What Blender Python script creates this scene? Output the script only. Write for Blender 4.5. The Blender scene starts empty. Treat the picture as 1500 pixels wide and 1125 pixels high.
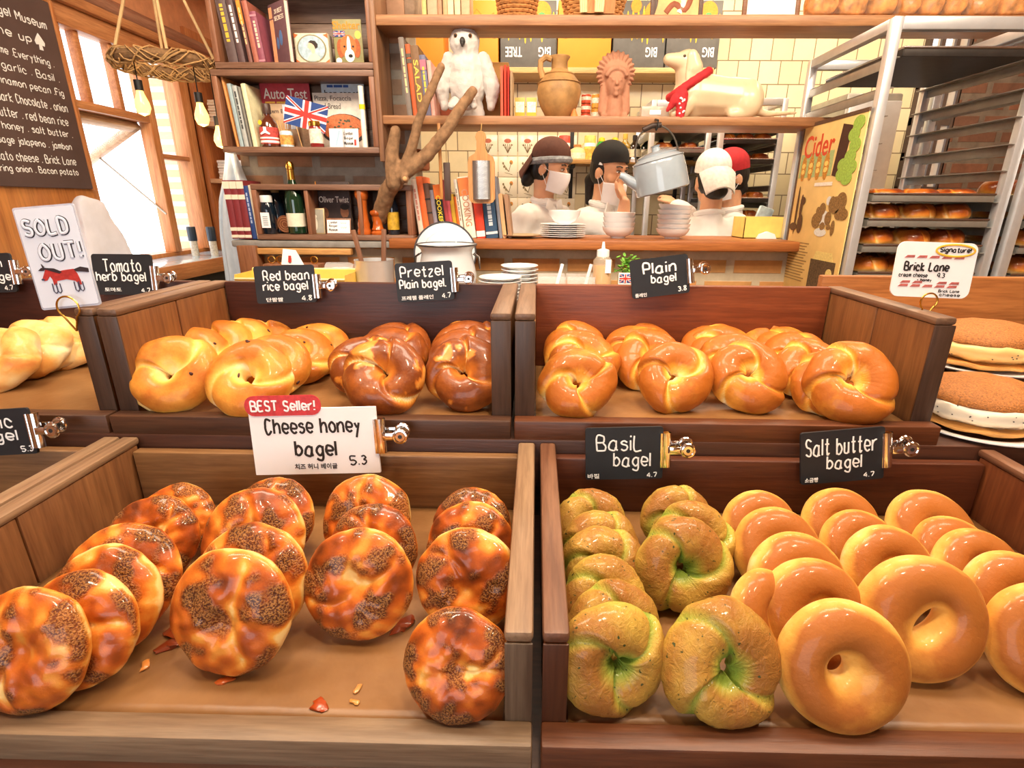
import bpy, bmesh, math, random
from mathutils import Vector as V, Matrix, noise, Euler
sc = bpy.context.scene
COL = sc.collection
PI = math.pi
R_ = math.radians
# ------------------------------------------------------------------ camera
FPX, TILT, YAW, ROLL, SHX, CAMZ = 775.0, R_(18.9), R_(1.0), R_(0.4), 20.0, 1.35
_f = V((-math.sin(YAW)*math.cos(TILT), math.cos(YAW)*math.cos(TILT), -math.sin(TILT)))
_r = V((math.cos(YAW), math.sin(YAW), 0)); _u = _r.cross(_f)
_r, _u = _r*math.cos(ROLL)+_u*math.sin(ROLL), _u*math.cos(ROLL)-_r*math.sin(ROLL)
CAMO = V((0, 0, CAMZ))
cd = bpy.data.cameras.new('camera'); cam = bpy.data.objects.new('camera', cd); COL.objects.link(cam)
cd.sensor_fit = 'HORIZONTAL'; cd.sensor_width = 36; cd.lens = FPX/1500*36; cd.shift_x = -SHX/1500; cd.clip_start = .02; cd.clip_end = 200
mw = Matrix.Identity(4)
for i in range(3):
    mw[i][0], mw[i][1], mw[i][2] = _r[i], _u[i], -_f[i]
mw.translation = CAMO; cam.matrix_world = mw
sc.camera = cam
# ------------------------------------------------------------------ world, lamps, exposure
w = bpy.data.worlds.new('daylight'); sc.world = w; w.use_nodes = True
bg = w.node_tree.nodes['Background']; bg.inputs[0].default_value = (0.93, 0.96, 1.0, 1); bg.inputs[1].default_value = 3.2
vs = sc.view_settings
vs.view_transform = 'Standard'; vs.look = 'None'; vs.gamma = 1; vs.use_curve_mapping = False; vs.exposure = 0.3
def lamp(name, kind, loc, power, colr, size, aim=None, spot=None):
    l = bpy.data.lights.new(name, kind); l.energy = power; l.color = colr
    if kind == 'AREA': l.size = size
    else: l.shadow_soft_size = size
    if spot: l.spot_size = R_(spot); l.spot_blend = .6
    o = bpy.data.objects.new(name, l); COL.objects.link(o); o.location = loc
    if aim: o.rotation_euler = (V(aim)-V(loc)).to_track_quat('-Z', 'Y').to_euler()
    return o
WARM = (1, .80, .56)
for x, y, p in [(-.75, .10, 36), (.15, .20, 46), (.95, .10, 38)]:
    lamp('ceiling_spot', 'SPOT', (x, y, 2.75), p, WARM, .06, (x*.9, .75, 1), 95)
for x, y, p in [(-.9, .95, 36), (.25, .95, 34), (1.3, .9, 34)]:
    lamp('counter_lamp', 'AREA', (x, y, 2.8), p, (1, .84, .64), .7, (x, 2.3, 1.3))
for x, y, p in [(-.1, 2.85, 17), (1.1, 2.85, 17), (2.0, 2.8, 14), (-1.6, 3.0, 14)]:  # last one is an added fill lamp for the dark corner shelf
    lamp('kitchen_and_fill_lamp', 'AREA', (x, y, 2.8), p, (1, .84, .60), .5, (x, y+.1, 1))
sun = lamp('sun', 'SUN', (-5, 2, 5), 1.6, (1, .95, .88), .02, (-1.9, 2.6, 1.0))
# ------------------------------------------------------------------ materials
def rgb(h):
    h = h.lstrip('#'); o = []
    for i in (0, 2, 4):
        c = int(h[i:i+2], 16)/255; o.append(c/12.92 if c <= .04045 else ((c+.055)/1.055)**2.4)
    return (*o, 1)
_M = {}
class NT:
    def __init__(s, name):
        s.m = bpy.data.materials.new(name); s.m.use_nodes = True; s.t = s.m.node_tree; s.b = s.t.nodes['Principled BSDF']
    def n(s, kind, **kw):
        x = s.t.nodes.new(kind)
        for k, v in kw.items():
            if k[0] == 'i' and k[1:].isdigit(): x.inputs[int(k[1:])].default_value = v
            else: setattr(x, k, v)
        return x
    def l(s, a, b): s.t.links.new(a, b)
    def ramp(s, fac, stops):
        r = s.n('ShaderNodeValToRGB'); e = r.color_ramp.elements
        while len(e) < len(stops): e.new(.5)
        for q, (p, c) in zip(e, stops): q.position = p; q.color = c if len(c) == 4 else (*c, 1)
        s.l(fac, r.inputs[0]); return r.outputs[0]
    def noise(s, vec, scale, detail=3, rough=.55, dist=0):
        x = s.n('ShaderNodeTexNoise'); x.inputs['Scale'].default_value = scale; x.inputs['Detail'].default_value = detail
        x.inputs['Roughness'].default_value = rough; x.inputs['Distortion'].default_value = dist
        if vec: s.l(vec, x.inputs['Vector'])
        return x.outputs[0]
    def bump(s, h, strength, dist=.002):
        b = s.n('ShaderNodeBump'); b.inputs['Strength'].default_value = strength; b.inputs['Distance'].default_value = dist
        s.l(h, b.inputs['Height']); s.l(b.outputs[0], s.b.inputs['Normal'])
    def mix(s, fac, a, b, mode='MIX'):
        x = s.n('ShaderNodeMix', data_type='RGBA', blend_type=mode)
        for k, q in ((0, fac), (6, a), (7, b)):
            if hasattr(q, 'is_linked') or isinstance(q, bpy.types.NodeSocket): s.l(q, x.inputs[k])
            else: x.inputs[k].default_value = q
        return x.outputs[2]
    def obj(s, scale=(1, 1, 1)):
        t = s.n('ShaderNodeTexCoord'); m = s.n('ShaderNodeMapping'); m.inputs['Scale'].default_value = scale
        s.l(t.outputs['Object'], m.inputs['Vector']); return m.outputs[0]
def mat(h, rough=.5, metal=0, var=.12, vs_=25, bump=0, bs=60, coat=0, trans=0, emit=0, sss=0, sheen=0, alpha=1, ior=1.45):
    """procedural colour with a little noise variation"""
    key = (h, rough, metal, var, vs_, bump, bs, coat, trans, emit, sss, sheen, alpha)
    if key in _M: return _M[key]
    t = NT('mat_'+h.strip('#')); b = t.b; c = rgb(h)
    b.inputs['Roughness'].default_value = rough; b.inputs['Metallic'].default_value = metal
    b.inputs['Coat Weight'].default_value = coat; b.inputs['Transmission Weight'].default_value = trans; b.inputs['IOR'].default_value = ior
    b.inputs['Alpha'].default_value = alpha
    if sheen: b.inputs['Sheen Weight'].default_value = sheen
    if sss: b.inputs['Subsurface Weight'].default_value = sss; b.inputs['Subsurface Radius'].default_value = (.01, .004, .002); b.inputs['Subsurface Scale'].default_value = .5
    if var or bump:
        vec = t.obj(); n = t.noise(vec, vs_, 4)
        lo = tuple(max(0, x*(1-var)) for x in c[:3]); hi = tuple(min(1, x*(1+var)) for x in c[:3])
        cc = t.ramp(n, [(.3, lo), (.7, hi)]); t.l(cc, b.inputs['Base Color'])
        if bump: t.bump(t.noise(vec, bs, 4), bump)
    else: b.inputs['Base Color'].default_value = c
    if emit: b.inputs['Emission Color'].default_value = c; b.inputs['Emission Strength'].default_value = emit
    _M[key] = t.m; return t.m
def wood(h1, h2, axis='x', sc_=1.0, rough=.45, coat=.0, knots=True, bump=.25):
    key = ('wood', h1, h2, axis, sc_, rough, coat)
    if key in _M: return _M[key]
    t = NT('wood_'+h1.strip('#')+axis); b = t.b
    s = {'x': (1.4, 22, 22), 'y': (22, 1.4, 22), 'z': (22, 22, 1.4)}[axis]
    vec = t.obj(tuple(q*sc_ for q in s)); s2 = tuple(q*sc_*4 for q in s)
    oi = t.n('ShaderNodeObjectInfo'); ad = t.n('ShaderNodeVectorMath', operation='ADD'); t.l(vec, ad.inputs[0])
    cb = t.n('ShaderNodeVectorMath', operation='SCALE'); t.l(oi.outputs['Location'], cb.inputs[0]); cb.inputs['Scale'].default_value = 9.3; t.l(cb.outputs[0], ad.inputs[1])
    n = t.noise(ad.outputs[0], 1.6, 5, .6, 1.2); f = t.noise(t.obj(s2), 2.5, 3, .6, .2)
    a = t.ramp(n, [(.28, rgb(h1)), (.5, tuple((p+q)/2 for p, q in zip(rgb(h1), rgb(h2)))), (.72, rgb(h2))])
    g = t.ramp(f, [(.35, (.55, .5, .46)), (.6, (1, 1, 1))])
    t.l(t.mix(.55, a, g, 'MULTIPLY'), b.inputs['Base Color'])
    b.inputs['Roughness'].default_value = rough; b.inputs['Coat Weight'].default_value = coat; b.inputs['Coat Roughness'].default_value = .25
    t.bump(f, bump, .0015)
    _M[key] = t.m; return t.m
def brick(h1, h2, mortar, bw=.22, bh=.075, ms=.012, axis='xz', offset=.5, rough=.85, dirt=.5, bump=.6):
    key = ('brick', h1, h2, mortar, bw, bh, axis, offset)
    if key in _M: return _M[key]
    t = NT('brick_'+h1.strip('#')); tc = t.n('ShaderNodeTexCoord'); sp = t.n('ShaderNodeSeparateXYZ'); cb = t.n('ShaderNodeCombineXYZ')
    t.l(tc.outputs['Object'], sp.inputs[0]); t.l(sp.outputs['X' if axis[0] == 'x' else 'Y'], cb.inputs[0]); t.l(sp.outputs['Z'], cb.inputs[1])
    br = t.n('ShaderNodeTexBrick'); br.offset = offset; t.l(cb.outputs[0], br.inputs['Vector'])
    br.inputs['Color1'].default_value = rgb(h1); br.inputs['Color2'].default_value = rgb(h2); br.inputs['Mortar'].default_value = rgb(mortar)
    br.inputs['Scale'].default_value = 1; br.inputs['Mortar Size'].default_value = ms; br.inputs['Mortar Smooth'].default_value = .25; br.inputs['Bias'].default_value = 0
    br.inputs['Brick Width'].default_value = bw; br.inputs['Row Height'].default_value = bh
    n = t.noise(tc.outputs['Object'], 14, 5, .65)
    g = t.ramp(n, [(.3, (1-dirt, 1-dirt, 1-dirt)), (.65, (1, 1, 1))])
    t.l(t.mix(.8, br.outputs[0], g, 'MULTIPLY'), t.b.inputs['Base Color']); t.b.inputs['Roughness'].default_value = rough
    inv = t.n('ShaderNodeMath', operation='SUBTRACT'); inv.inputs[0].default_value = 1; t.l(br.outputs['Fac'], inv.inputs[1])
    t.bump(inv.outputs[0], bump, .004)
    _M[key] = t.m; return t.m
def weave(h1, h2, sc_=90):
    key = ('weave', h1, h2, sc_)
    if key in _M: return _M[key]
    t = NT('weave'); wv = t.n('ShaderNodeTexChecker'); vec = t.obj((1, 1, .6)); t.l(vec, wv.inputs[0]); wv.inputs['Scale'].default_value = sc_
    n = t.noise(vec, sc_*.8, 3); c = t.ramp(n, [(.3, rgb(h1)), (.7, rgb(h2))]); t.l(c, t.b.inputs['Base Color']); t.b.inputs['Roughness'].default_value = .7
    t.bump(wv.outputs['Fac'], .8, .003); _M[key] = t.m; return t.m
def glass(h='#ffffff', rough=.03, alpha=.25):
    """thin clear pane or jar wall"""
    key = ('glass', h, alpha)
    if key in _M: return _M[key]
    t = NT('clear_glass'); t.b.inputs['Base Color'].default_value = rgb(h); t.b.inputs['Roughness'].default_value = rough; t.b.inputs['Alpha'].default_value = alpha
    t.b.inputs['Specular IOR Level'].default_value = .7
    _M[key] = t.m; return t.m
STEEL = mat('#d8dadc', .34, .65, .05); CHROME = mat('#e6e6e4', .12, 1, .03); BRASS = mat('#d8a64a', .25, 1, .05); DARKSTEEL = mat('#9c988f', .38, .6, .1)
CHALK = mat('#eef0f0', .9, var=.08, vs_=300); INK = mat('#2b2422', .8, var=.1); SLATE = mat('#1f2126', .55, var=.18, vs_=40); PAPER = mat('#f6f6f8', .6, var=.02)
WHITE = mat('#f2f3f4', .22, var=.02, coat=.3); BLACK = mat('#171616', .45, var=.1); RED = mat('#c23a33', .6); NAVY = mat('#243a73', .6)
# ------------------------------------------------------------------ mesh builder
I4 = Matrix.Identity(4)
def T(x=0, y=0, z=0): return Matrix.Translation((x, y, z))
def RX(a): return Matrix.Rotation(R_(a), 4, 'X')
def RY(a): return Matrix.Rotation(R_(a), 4, 'Y')
def RZ(a): return Matrix.Rotation(R_(a), 4, 'Z')
def SC(x, y, z): return Matrix.Diagonal((x, y, z, 1))
class MB:
    def __init__(s): s.v = []; s.f = []; s.mi = []; s.cur = 0; s.M = I4
    def add(s, vs_, fs, M=None):
        M = s.M @ M if M else s.M; k = len(s.v)
        s.v += [M @ V(p) for p in vs_]; s.f += [tuple(i+k for i in f) for f in fs]; s.mi += [s.cur]*len(fs); return s
    def bm(s, b, M=None):
        b.verts.index_update(); s.add([v.co.copy() for v in b.verts], [[v.index for v in f.verts] for f in b.faces], M); b.free(); return s
    def box(s, c, d, bev=0, M=None, seg=2):
        b = bmesh.new(); bmesh.ops.create_cube(b, size=1)
        for v in b.verts: v.co = V((v.co.x*d[0]+c[0], v.co.y*d[1]+c[1], v.co.z*d[2]+c[2]))
        if bev: bmesh.ops.bevel(b, geom=b.edges[:], offset=min(bev, min(d)*.45), segments=seg, affect='EDGES', profile=.5)
        return s.bm(b, M)
    def b2(s, x0, x1, y0, y1, z0, z1, bev=0, M=None): return s.box(((x0+x1)/2, (y0+y1)/2, (z0+z1)/2), (abs(x1-x0), abs(y1-y0), abs(z1-z0)), bev, M)
    def lathe(s, prof, seg=24, M=None, cap=True):
        vs_ = []; fs = []
        for r, z in prof:
            for i in range(seg): a = 2*PI*i/seg; vs_.append((r*math.cos(a), r*math.sin(a), z))
        for j in range(len(prof)-1):
            for i in range(seg): k = (i+1) % seg; fs.append((j*seg+i, j*seg+k, (j+1)*seg+k, (j+1)*seg+i))
        if cap:
            if prof[0][0] > 1e-4: fs.append(tuple(range(seg))[::-1])
            if prof[-1][0] > 1e-4: fs.append(tuple(range((len(prof)-1)*seg, len(prof)*seg)))
        return s.add(vs_, fs, M)
    def tube(s, pts, r, seg=8, close=False, M=None, flat=None):
        pts = [V(p) for p in pts]; n = len(pts); rr = r if isinstance(r, (list, tuple)) else [r]*n
        vs_ = []; fs = []; up = None
        for i, p in enumerate(pts):
            a = pts[(i-1) % n] if (close or i > 0) else p; b = pts[(i+1) % n] if (close or i < n-1) else p
            t = (b-a).normalized() if (b-a).length > 1e-9 else V((0, 0, 1))
            if up is None: up = V((0, 0, 1)) if abs(t.z) < .9 else V((0, 1, 0))
            if flat: up = V(flat)
            sd = t.cross(up); sd = sd.normalized() if sd.length > 1e-6 else V((1, 0, 0)); u2 = sd.cross(t).normalized(); up = u2
            for k in range(seg):
                an = 2*PI*k/seg; vs_.append(p+(sd*math.cos(an)+u2*math.sin(an)*(.25 if flat else 1))*rr[i])
        m = n if close else n-1
        for j in range(m):
            for k in range(seg):
                k2 = (k+1) % seg; j2 = (j+1) % n; fs.append((j*seg+k, j*seg+k2, j2*seg+k2, j2*seg+k))
        if not close: fs.append(tuple(range(seg))[::-1]); fs.append(tuple(range((n-1)*seg, n*seg)))
        return s.add(vs_, fs, M)
    def ell(s, c, r, seg=16, rings=10, M=None):
        if isinstance(r, (int, float)): r = (r, r, r)
        vs_ = [(0, 0, -1)]; fs = []
        for j in range(1, rings):
            a = -PI/2+PI*j/rings
            for i in range(seg): b = 2*PI*i/seg; vs_.append((math.cos(a)*math.cos(b), math.cos(a)*math.sin(b), math.sin(a)))
        vs_.append((0, 0, 1)); L = len(vs_)-1
        for i in range(seg):
            k = (i+1) % seg; fs.append((0, 1+k, 1+i)); fs.append((L, L-seg+i, L-seg+k))
            for j in range(rings-2): fs.append((1+j*seg+i, 1+j*seg+k, 1+(j+1)*seg+k, 1+(j+1)*seg+i))
        vs_ = [(p[0]*r[0]+c[0], p[1]*r[1]+c[1], p[2]*r[2]+c[2]) for p in vs_]
        return s.add(vs_, fs, M)
    def cap(s, p, q, r0, r1, seg=12):
        p, q = V(p), V(q); d = q-p; L = d.length; M = T(*p) @ d.to_track_quat('Z', 'Y').to_matrix().to_4x4()
        pr = [(r0*math.cos(a), r0*math.sin(a)) for a in [-PI/2+PI/2*i/4 for i in range(5)]]+[(r1*math.cos(a), L+r1*math.sin(a)) for a in [PI/2*i/4 for i in range(5)]]
        return s.lathe([(max(a, 1e-4), b) for a, b in pr], seg, M)
    def prism(s, out, y0, y1, M=None):
        n = len(out); vs_ = [(x, y0, z) for x, z in out]+[(x, y1, z) for x, z in out]
        fs = [tuple(range(n)), tuple(range(n, 2*n))[::-1]]+[(i, i+n, (i+1) % n+n, (i+1) % n) for i in range(n)]
        return s.add(vs_, fs, M)
    def grid(s, fn, nu, nv, M=None):
        vs_ = [fn(i/nu, j/nv) for j in range(nv+1) for i in range(nu+1)]
        fs = [(j*(nu+1)+i, j*(nu+1)+i+1, (j+1)*(nu+1)+i+1, (j+1)*(nu+1)+i) for j in range(nv) for i in range(nu)]
        return s.add(vs_, fs, M)
    def mesh(s, name, mats, ang=38):
        me = bpy.data.meshes.new(name); me.from_pydata([tuple(v) for v in s.v], [], s.f)
        for m in (mats if isinstance(mats, (list, tuple)) else [mats]): me.materials.append(m)
        if any(s.mi): me.polygons.foreach_set('material_index', s.mi)
        b = bmesh.new(); b.from_mesh(me); bmesh.ops.recalc_face_normals(b, faces=b.faces); b.to_mesh(me); b.free()
        me.polygons.foreach_set('use_smooth', [True]*len(me.polygons)); me.set_sharp_from_angle(angle=R_(ang)); me.update(); return me
def link(name, me, parent=None, label=None):
    o = bpy.data.objects.new(name, me); COL.objects.link(o)
    if parent: o.parent = parent
    if label: o['label'] = label
    return o
def obj(name, mb, mats, parent=None, label=None, ang=38): return link(name, mb.mesh(name, mats, ang), parent, label)
def tag(o, label, cat, group=None, kind=None):
    o['label'] = label; o['category'] = cat
    if group: o['group'] = group
    if kind: o['kind'] = kind
    return o
def thing(name, label, cat, loc=(0, 0, 0), rot=None, group=None):
    o = bpy.data.objects.new(name, None); COL.objects.link(o); o.empty_display_size = .05
    M = T(*loc) @ (rot if rot else I4); o.matrix_world = M; return tag(o, label, cat, group)
def struct(name, mb, m, ang=38): o = obj(name, mb, m, ang=ang); o['kind'] = 'structure'; return o
def dup(root, M, label=None, group=None):
    r = root.copy(); COL.objects.link(r); r.matrix_world = M
    if label: r['label'] = label
    if group: r['group'] = group
    for ch in list(root.children):
        c = ch.copy(); COL.objects.link(c); c.parent = r
        for g in list(ch.children): d = g.copy(); COL.objects.link(d); d.parent = c
    return r
def voxel(mb, size, it=3, fac=.5, disp=None):
    """one continuous skin over overlapping shapes"""
    me = bpy.data.meshes.new('t'); me.from_pydata([tuple(v) for v in mb.v], [], mb.f); o = bpy.data.objects.new('t', me); COL.objects.link(o)
    b = bmesh.new(); b.from_mesh(me); bmesh.ops.recalc_face_normals(b, faces=b.faces); b.to_mesh(me); b.free()
    m = o.modifiers.new('r', 'REMESH'); m.mode = 'VOXEL'; m.voxel_size = size
    if it: q = o.modifiers.new('s', 'SMOOTH'); q.iterations = it; q.factor = fac
    ev = o.evaluated_get(bpy.context.evaluated_depsgraph_get()); r = bpy.data.meshes.new_from_object(ev)
    bpy.data.objects.remove(o); out = MB(); out.v = [v.co.copy() for v in r.vertices]; out.f = [tuple(p.vertices) for p in r.polygons]; out.mi = [0]*len(out.f)
    if disp:
        nr = [v.normal.copy() for v in r.vertices]; out.v = [p+n*disp(p) for p, n in zip(out.v, nr)]
    bpy.data.meshes.remove(r); return out
# ------------------------------------------------------------------ where a line of sight meets a plane
def ray(u, v): return _f+_r*((u-750-SHX)/FPX)+_u*((562.5-v)/FPX)
def P(u, v, x=None, y=None, z=None):
    d = ray(u, v); t = (y-CAMO.y)/d.y if y is not None else (z-CAMO.z)/d.z if z is not None else (x-CAMO.x)/d.x
    return CAMO+d*t
def xat(u, y, z):
    """the x at which a point of depth y and height z is seen in picture column u"""
    k = (u-750-SHX)/FPX; dz = z-CAMO.z; return (k*(y*_f.y+dz*_f.z)-(y*_r.y+dz*_r.z))/(_r.x-k*_f.x)
def BX(u0, v0, u1, v1, y):
    """x0, x1, z0, z1 of a box seen between two points at depth y"""
    a = P(u0, (v0+v1)/2, y=y); b = P(u1, (v0+v1)/2, y=y); c = P((u0+u1)/2, v0, y=y); d = P((u0+u1)/2, v1, y=y)
    return a.x, b.x, d.z, c.z
# ------------------------------------------------------------------ lettering
G = {'A':'0039 60|1353','B':'000949585645 05|4563615000','C':'5839190603103052','D':'000939575230 00','E':'590900 50|0545','F':'590900|0545','G':'57391906031040 5434','H':'0009|5059|0555','I':'0009','J':'494230 1002','K':'0009|590550','L':'090050','M':'00093469 60','N':'00095059','O':'391704113051645739','P':'00094957554404','Q':'391704113051645739|4260','R':'00094957554404|3460','S':'5839190715445240 2001','T':'0969|3930','U':'090220405259','V':'093069','W':'0920 456079','X':'0060|0960','Y':'093569|3530','Z':'09590050',
'a':'553615030120 4053|565160','b':'0900|04264553412001','c':'543616031130 51','d':'5950|543616031130 52','e':'035355361603113051','f':'49291710|0535','g':'553615031130 52|565a4c2c0b','h':'0900|0426465450','i':'0600|0809','j':'262b0c|2829','k':'0900|460350','l':'0900','m':'0600|04263530|34566560','n':'0600|0426465450','o':'260411305154 3626','p':'060c|052646533102','q':'55361503113052|565c','r':'0600|03153646','s':'4526051443412001','t':'29213041|0646','u':'0601103042|4640','v':'062046','w':'0610345066','x':'0640|4600','y':'0623|461c','z':'06460040',
'0':'2906023042 4729','1':'071910','2':'07294845 0050','3':'0829 4725 4442 2001','4':'490353|4640','5':'590905355341 2001','6':'4815022042 442503','7':'095920','8':'250829482502204225','9':'442305294740','.':'0001','!':'0903|0001',',':'011a','-':'0444','\'':'0907','&':'6015283748 0311 3053','+':'0444|2226'}
def _yv(c): return int(c) if c.isdigit() else -(ord(c)-96)
def glyph(ch):
    st = []; wd = 0
    for s in G[ch].split('|'):
        s = s.replace(' ', ''); q = [(int(s[i]), _yv(s[i+1])) for i in range(0, len(s)-1, 2)]
        wd = max(wd, max(a for a, _ in q)); st.append(q)
    return st, wd
def smooth_line(q, n=4):
    if len(q) < 3: return q
    o = []
    for i in range(len(q)-1):
        p0, p1, p2, p3 = q[max(i-1, 0)], q[i], q[i+1], q[min(i+2, len(q)-1)]
        for k in range(n):
            t = k/n; o.append(tuple(.5*((2*b)+(-a+c)*t+(2*a-5*b+4*c-d)*t*t+(-a+3*b-3*c+d)*t**3) for a, b, c, d in zip(p0, p1, p2, p3)))
    return o+[q[-1]]
def fit(mb, w, h, cx, cz, y, rot=0):
    xs = [p.x for p in mb.v]; zs = [p.z for p in mb.v]; x0, x1, z0, z1 = min(xs), max(xs), min(zs), max(zs)
    sx = w/max(x1-x0, 1e-6); sz = (h/max(z1-z0, 1e-6)) if h else sx; c, s = math.cos(R_(rot)), math.sin(R_(rot))
    for i, p in enumerate(mb.v):
        a = (p.x-(x0+x1)/2)*sx; b = (p.z-(z0+z1)/2)*sz; mb.v[i] = V((cx+a*c-b*s, y+p.y, cz+a*s+b*c))
    return mb
def hand(text, w, h, cx, cz, y, lw=.0016, rot=0, jit=.35, seed=1):
    """hand lettering: each stroke is a rounded ribbon of chalk or ink"""
    rnd = random.Random(seed+len(text)); lines = []; x = 0
    for ch in text:
        if ch == ' ': x += 5; continue
        st, wd = glyph(ch); dy = rnd.uniform(-jit, jit)
        for q in st: lines.append([(x+a+rnd.uniform(-jit, jit)*.4, b+dy) for a, b in smooth_line(q)])
        x += wd+2.6
    xs = [a for l in lines for a, _ in l]; zs = [b for l in lines for _, b in l]
    x0, x1, z0, z1 = min(xs), max(xs), min(zs), max(zs); sx = w/max(x1-x0, .1); sz = h/max(z1-z0, .1) if h else sx; c, s = math.cos(R_(rot)), math.sin(R_(rot)); mb = MB()
    for l in lines:
        pts = []
        for a, b in l: a = (a-(x0+x1)/2)*sx; b = (b-(z0+z1)/2)*sz; pts.append((cx+a*c-b*s, y, cz+a*s+b*c))
        mb.tube(pts, lw, 6, flat=(0, -1, 0))
    return mb
_TX = {}
def print_(text, w, h, cx, cz, y, rot=0):
    """printed lettering from Blender's built-in font"""
    if text not in _TX:
        c = bpy.data.curves.new('t', 'FONT'); c.body = text; c.extrude = .012; c.offset = .012; c.resolution_u = 3; o = bpy.data.objects.new('t', c); COL.objects.link(o)
        m = bpy.data.meshes.new_from_object(o.evaluated_get(bpy.context.evaluated_depsgraph_get()))
        _TX[text] = ([v.co.copy() for v in m.vertices], [tuple(p.vertices) for p in m.polygons]); bpy.data.objects.remove(o); bpy.data.meshes.remove(m)
    vs_, fs = _TX[text]; mb = MB(); mb.add([(p.x, -p.z*.03, p.y) for p in vs_], fs); return fit(mb, w, h, cx, cz, y, rot)
def join(*mbs):
    o = MB()
    for i, m in enumerate(mbs):
        k = len(o.v); o.v += m.v; o.f += [tuple(q+k for q in f) for f in m.f]; o.mi += m.mi
    return o
def rrect(w, h, r, n=5, z0=0):
    o = []
    for cx, cz, a0 in ((w/2-r, h-r, 0), (-w/2+r, h-r, 90), (-w/2+r, r, 180), (w/2-r, r, 270)):
        for i in range(n+1): a = R_(a0+90*i/n); o.append((cx+r*math.cos(a), z0+cz+r*math.sin(a)))
    return o
def ellipse(w, h, cx=0, cz=0, n=28): return [(cx+w/2*math.cos(2*PI*i/n), cz+h/2*math.sin(2*PI*i/n)) for i in range(n)]
def disc(mb, w, h, cx, cz, y, t=.0006): return mb.prism(ellipse(w, h, cx, cz), y-t, y)
# ================================================================== bread
def sm(a, b, x): t = min(1, max(0, (x-a)/(b-a))); return t*t*(3-2*t)
def crust(name, stops, rough=.32, coat=.45, wr=0, speck=None, spk=900, hole=None, bumpk=.42):
    t = NT('crust_'+name); at = t.n('ShaderNodeAttribute', attribute_name='bake'); sp = t.n('ShaderNodeSeparateColor'); t.l(at.outputs['Color'], sp.inputs[0])
    vec = t.obj(); oi = t.n('ShaderNodeObjectInfo'); ad = t.n('ShaderNodeVectorMath', operation='ADD'); sc_ = t.n('ShaderNodeVectorMath', operation='SCALE')
    t.l(oi.outputs['Location'], sc_.inputs[0]); sc_.inputs['Scale'].default_value = 7; t.l(vec, ad.inputs[0]); t.l(sc_.outputs[0], ad.inputs[1]); vec = ad.outputs[0]
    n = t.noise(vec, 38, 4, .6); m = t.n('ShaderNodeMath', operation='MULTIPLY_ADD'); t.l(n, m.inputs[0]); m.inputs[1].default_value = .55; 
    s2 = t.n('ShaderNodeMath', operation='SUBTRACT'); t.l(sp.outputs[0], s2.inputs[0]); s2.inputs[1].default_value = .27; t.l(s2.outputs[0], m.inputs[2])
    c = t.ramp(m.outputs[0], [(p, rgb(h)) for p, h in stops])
    if hole:
        c = t.mix(sp.outputs[2], c, rgb(hole))
    hgt = t.noise(vec, 130, 6, .62)
    if speck:
        f = t.noise(vec, spk, 2, .5, .4); fr = t.ramp(f, [(.44, (0, 0, 0)), (.56, (1, 1, 1))])
        mk = t.n('ShaderNodeMath', operation='MULTIPLY'); t.l(sp.outputs[1], mk.inputs[0]); mk.inputs[1].default_value = .72
        dk = t.mix(fr, rgb(speck[0]), rgb(speck[1])); c = t.mix(mk.outputs[0], c, dk)
        mm = t.n('ShaderNodeMath', operation='MULTIPLY'); t.l(f, mm.inputs[0]); t.l(sp.outputs[1], mm.inputs[1]); a2 = t.n('ShaderNodeMath', operation='ADD'); t.l(mm.outputs[0], a2.inputs[0]); 
        q = t.n('ShaderNodeMath', operation='MULTIPLY'); q.inputs[1].default_value = .35; t.l(hgt, q.inputs[0]); t.l(q.outputs[0], a2.inputs[1]); hgt = a2.outputs[0]; bumpk = .9
    elif wr:
        wv = t.noise(t.obj((1, 1, 1)), 85, 3, .7, 2.2); a2 = t.n('ShaderNodeMath', operation='MULTIPLY_ADD'); t.l(wv, a2.inputs[0]); a2.inputs[1].default_value = wr; t.l(hgt, a2.inputs[2]); hgt = a2.outputs[0]
        dk = t.noise(vec, 150, 2, .5); dr = t.ramp(dk, [(.68, (0, 0, 0)), (.72, (1, 1, 1))]); c = t.mix(dr, c, rgb('#3c4420'))
    t.l(c, t.b.inputs['Base Color']); t.b.inputs['Roughness'].default_value = rough; t.b.inputs['Coat Weight'].default_value = coat; t.b.inputs['Coat Roughness'].default_value = .10
    t.b.inputs['Subsurface Weight'].default_value = .03; t.b.inputs['Subsurface Radius'].default_value = (.012, .005, .002); t.b.inputs['Subsurface Scale'].default_value = .6
    t.b.inputs['Specular IOR Level'].default_value = .28; t.bump(hgt, bumpk, .0022); return t.m
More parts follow.
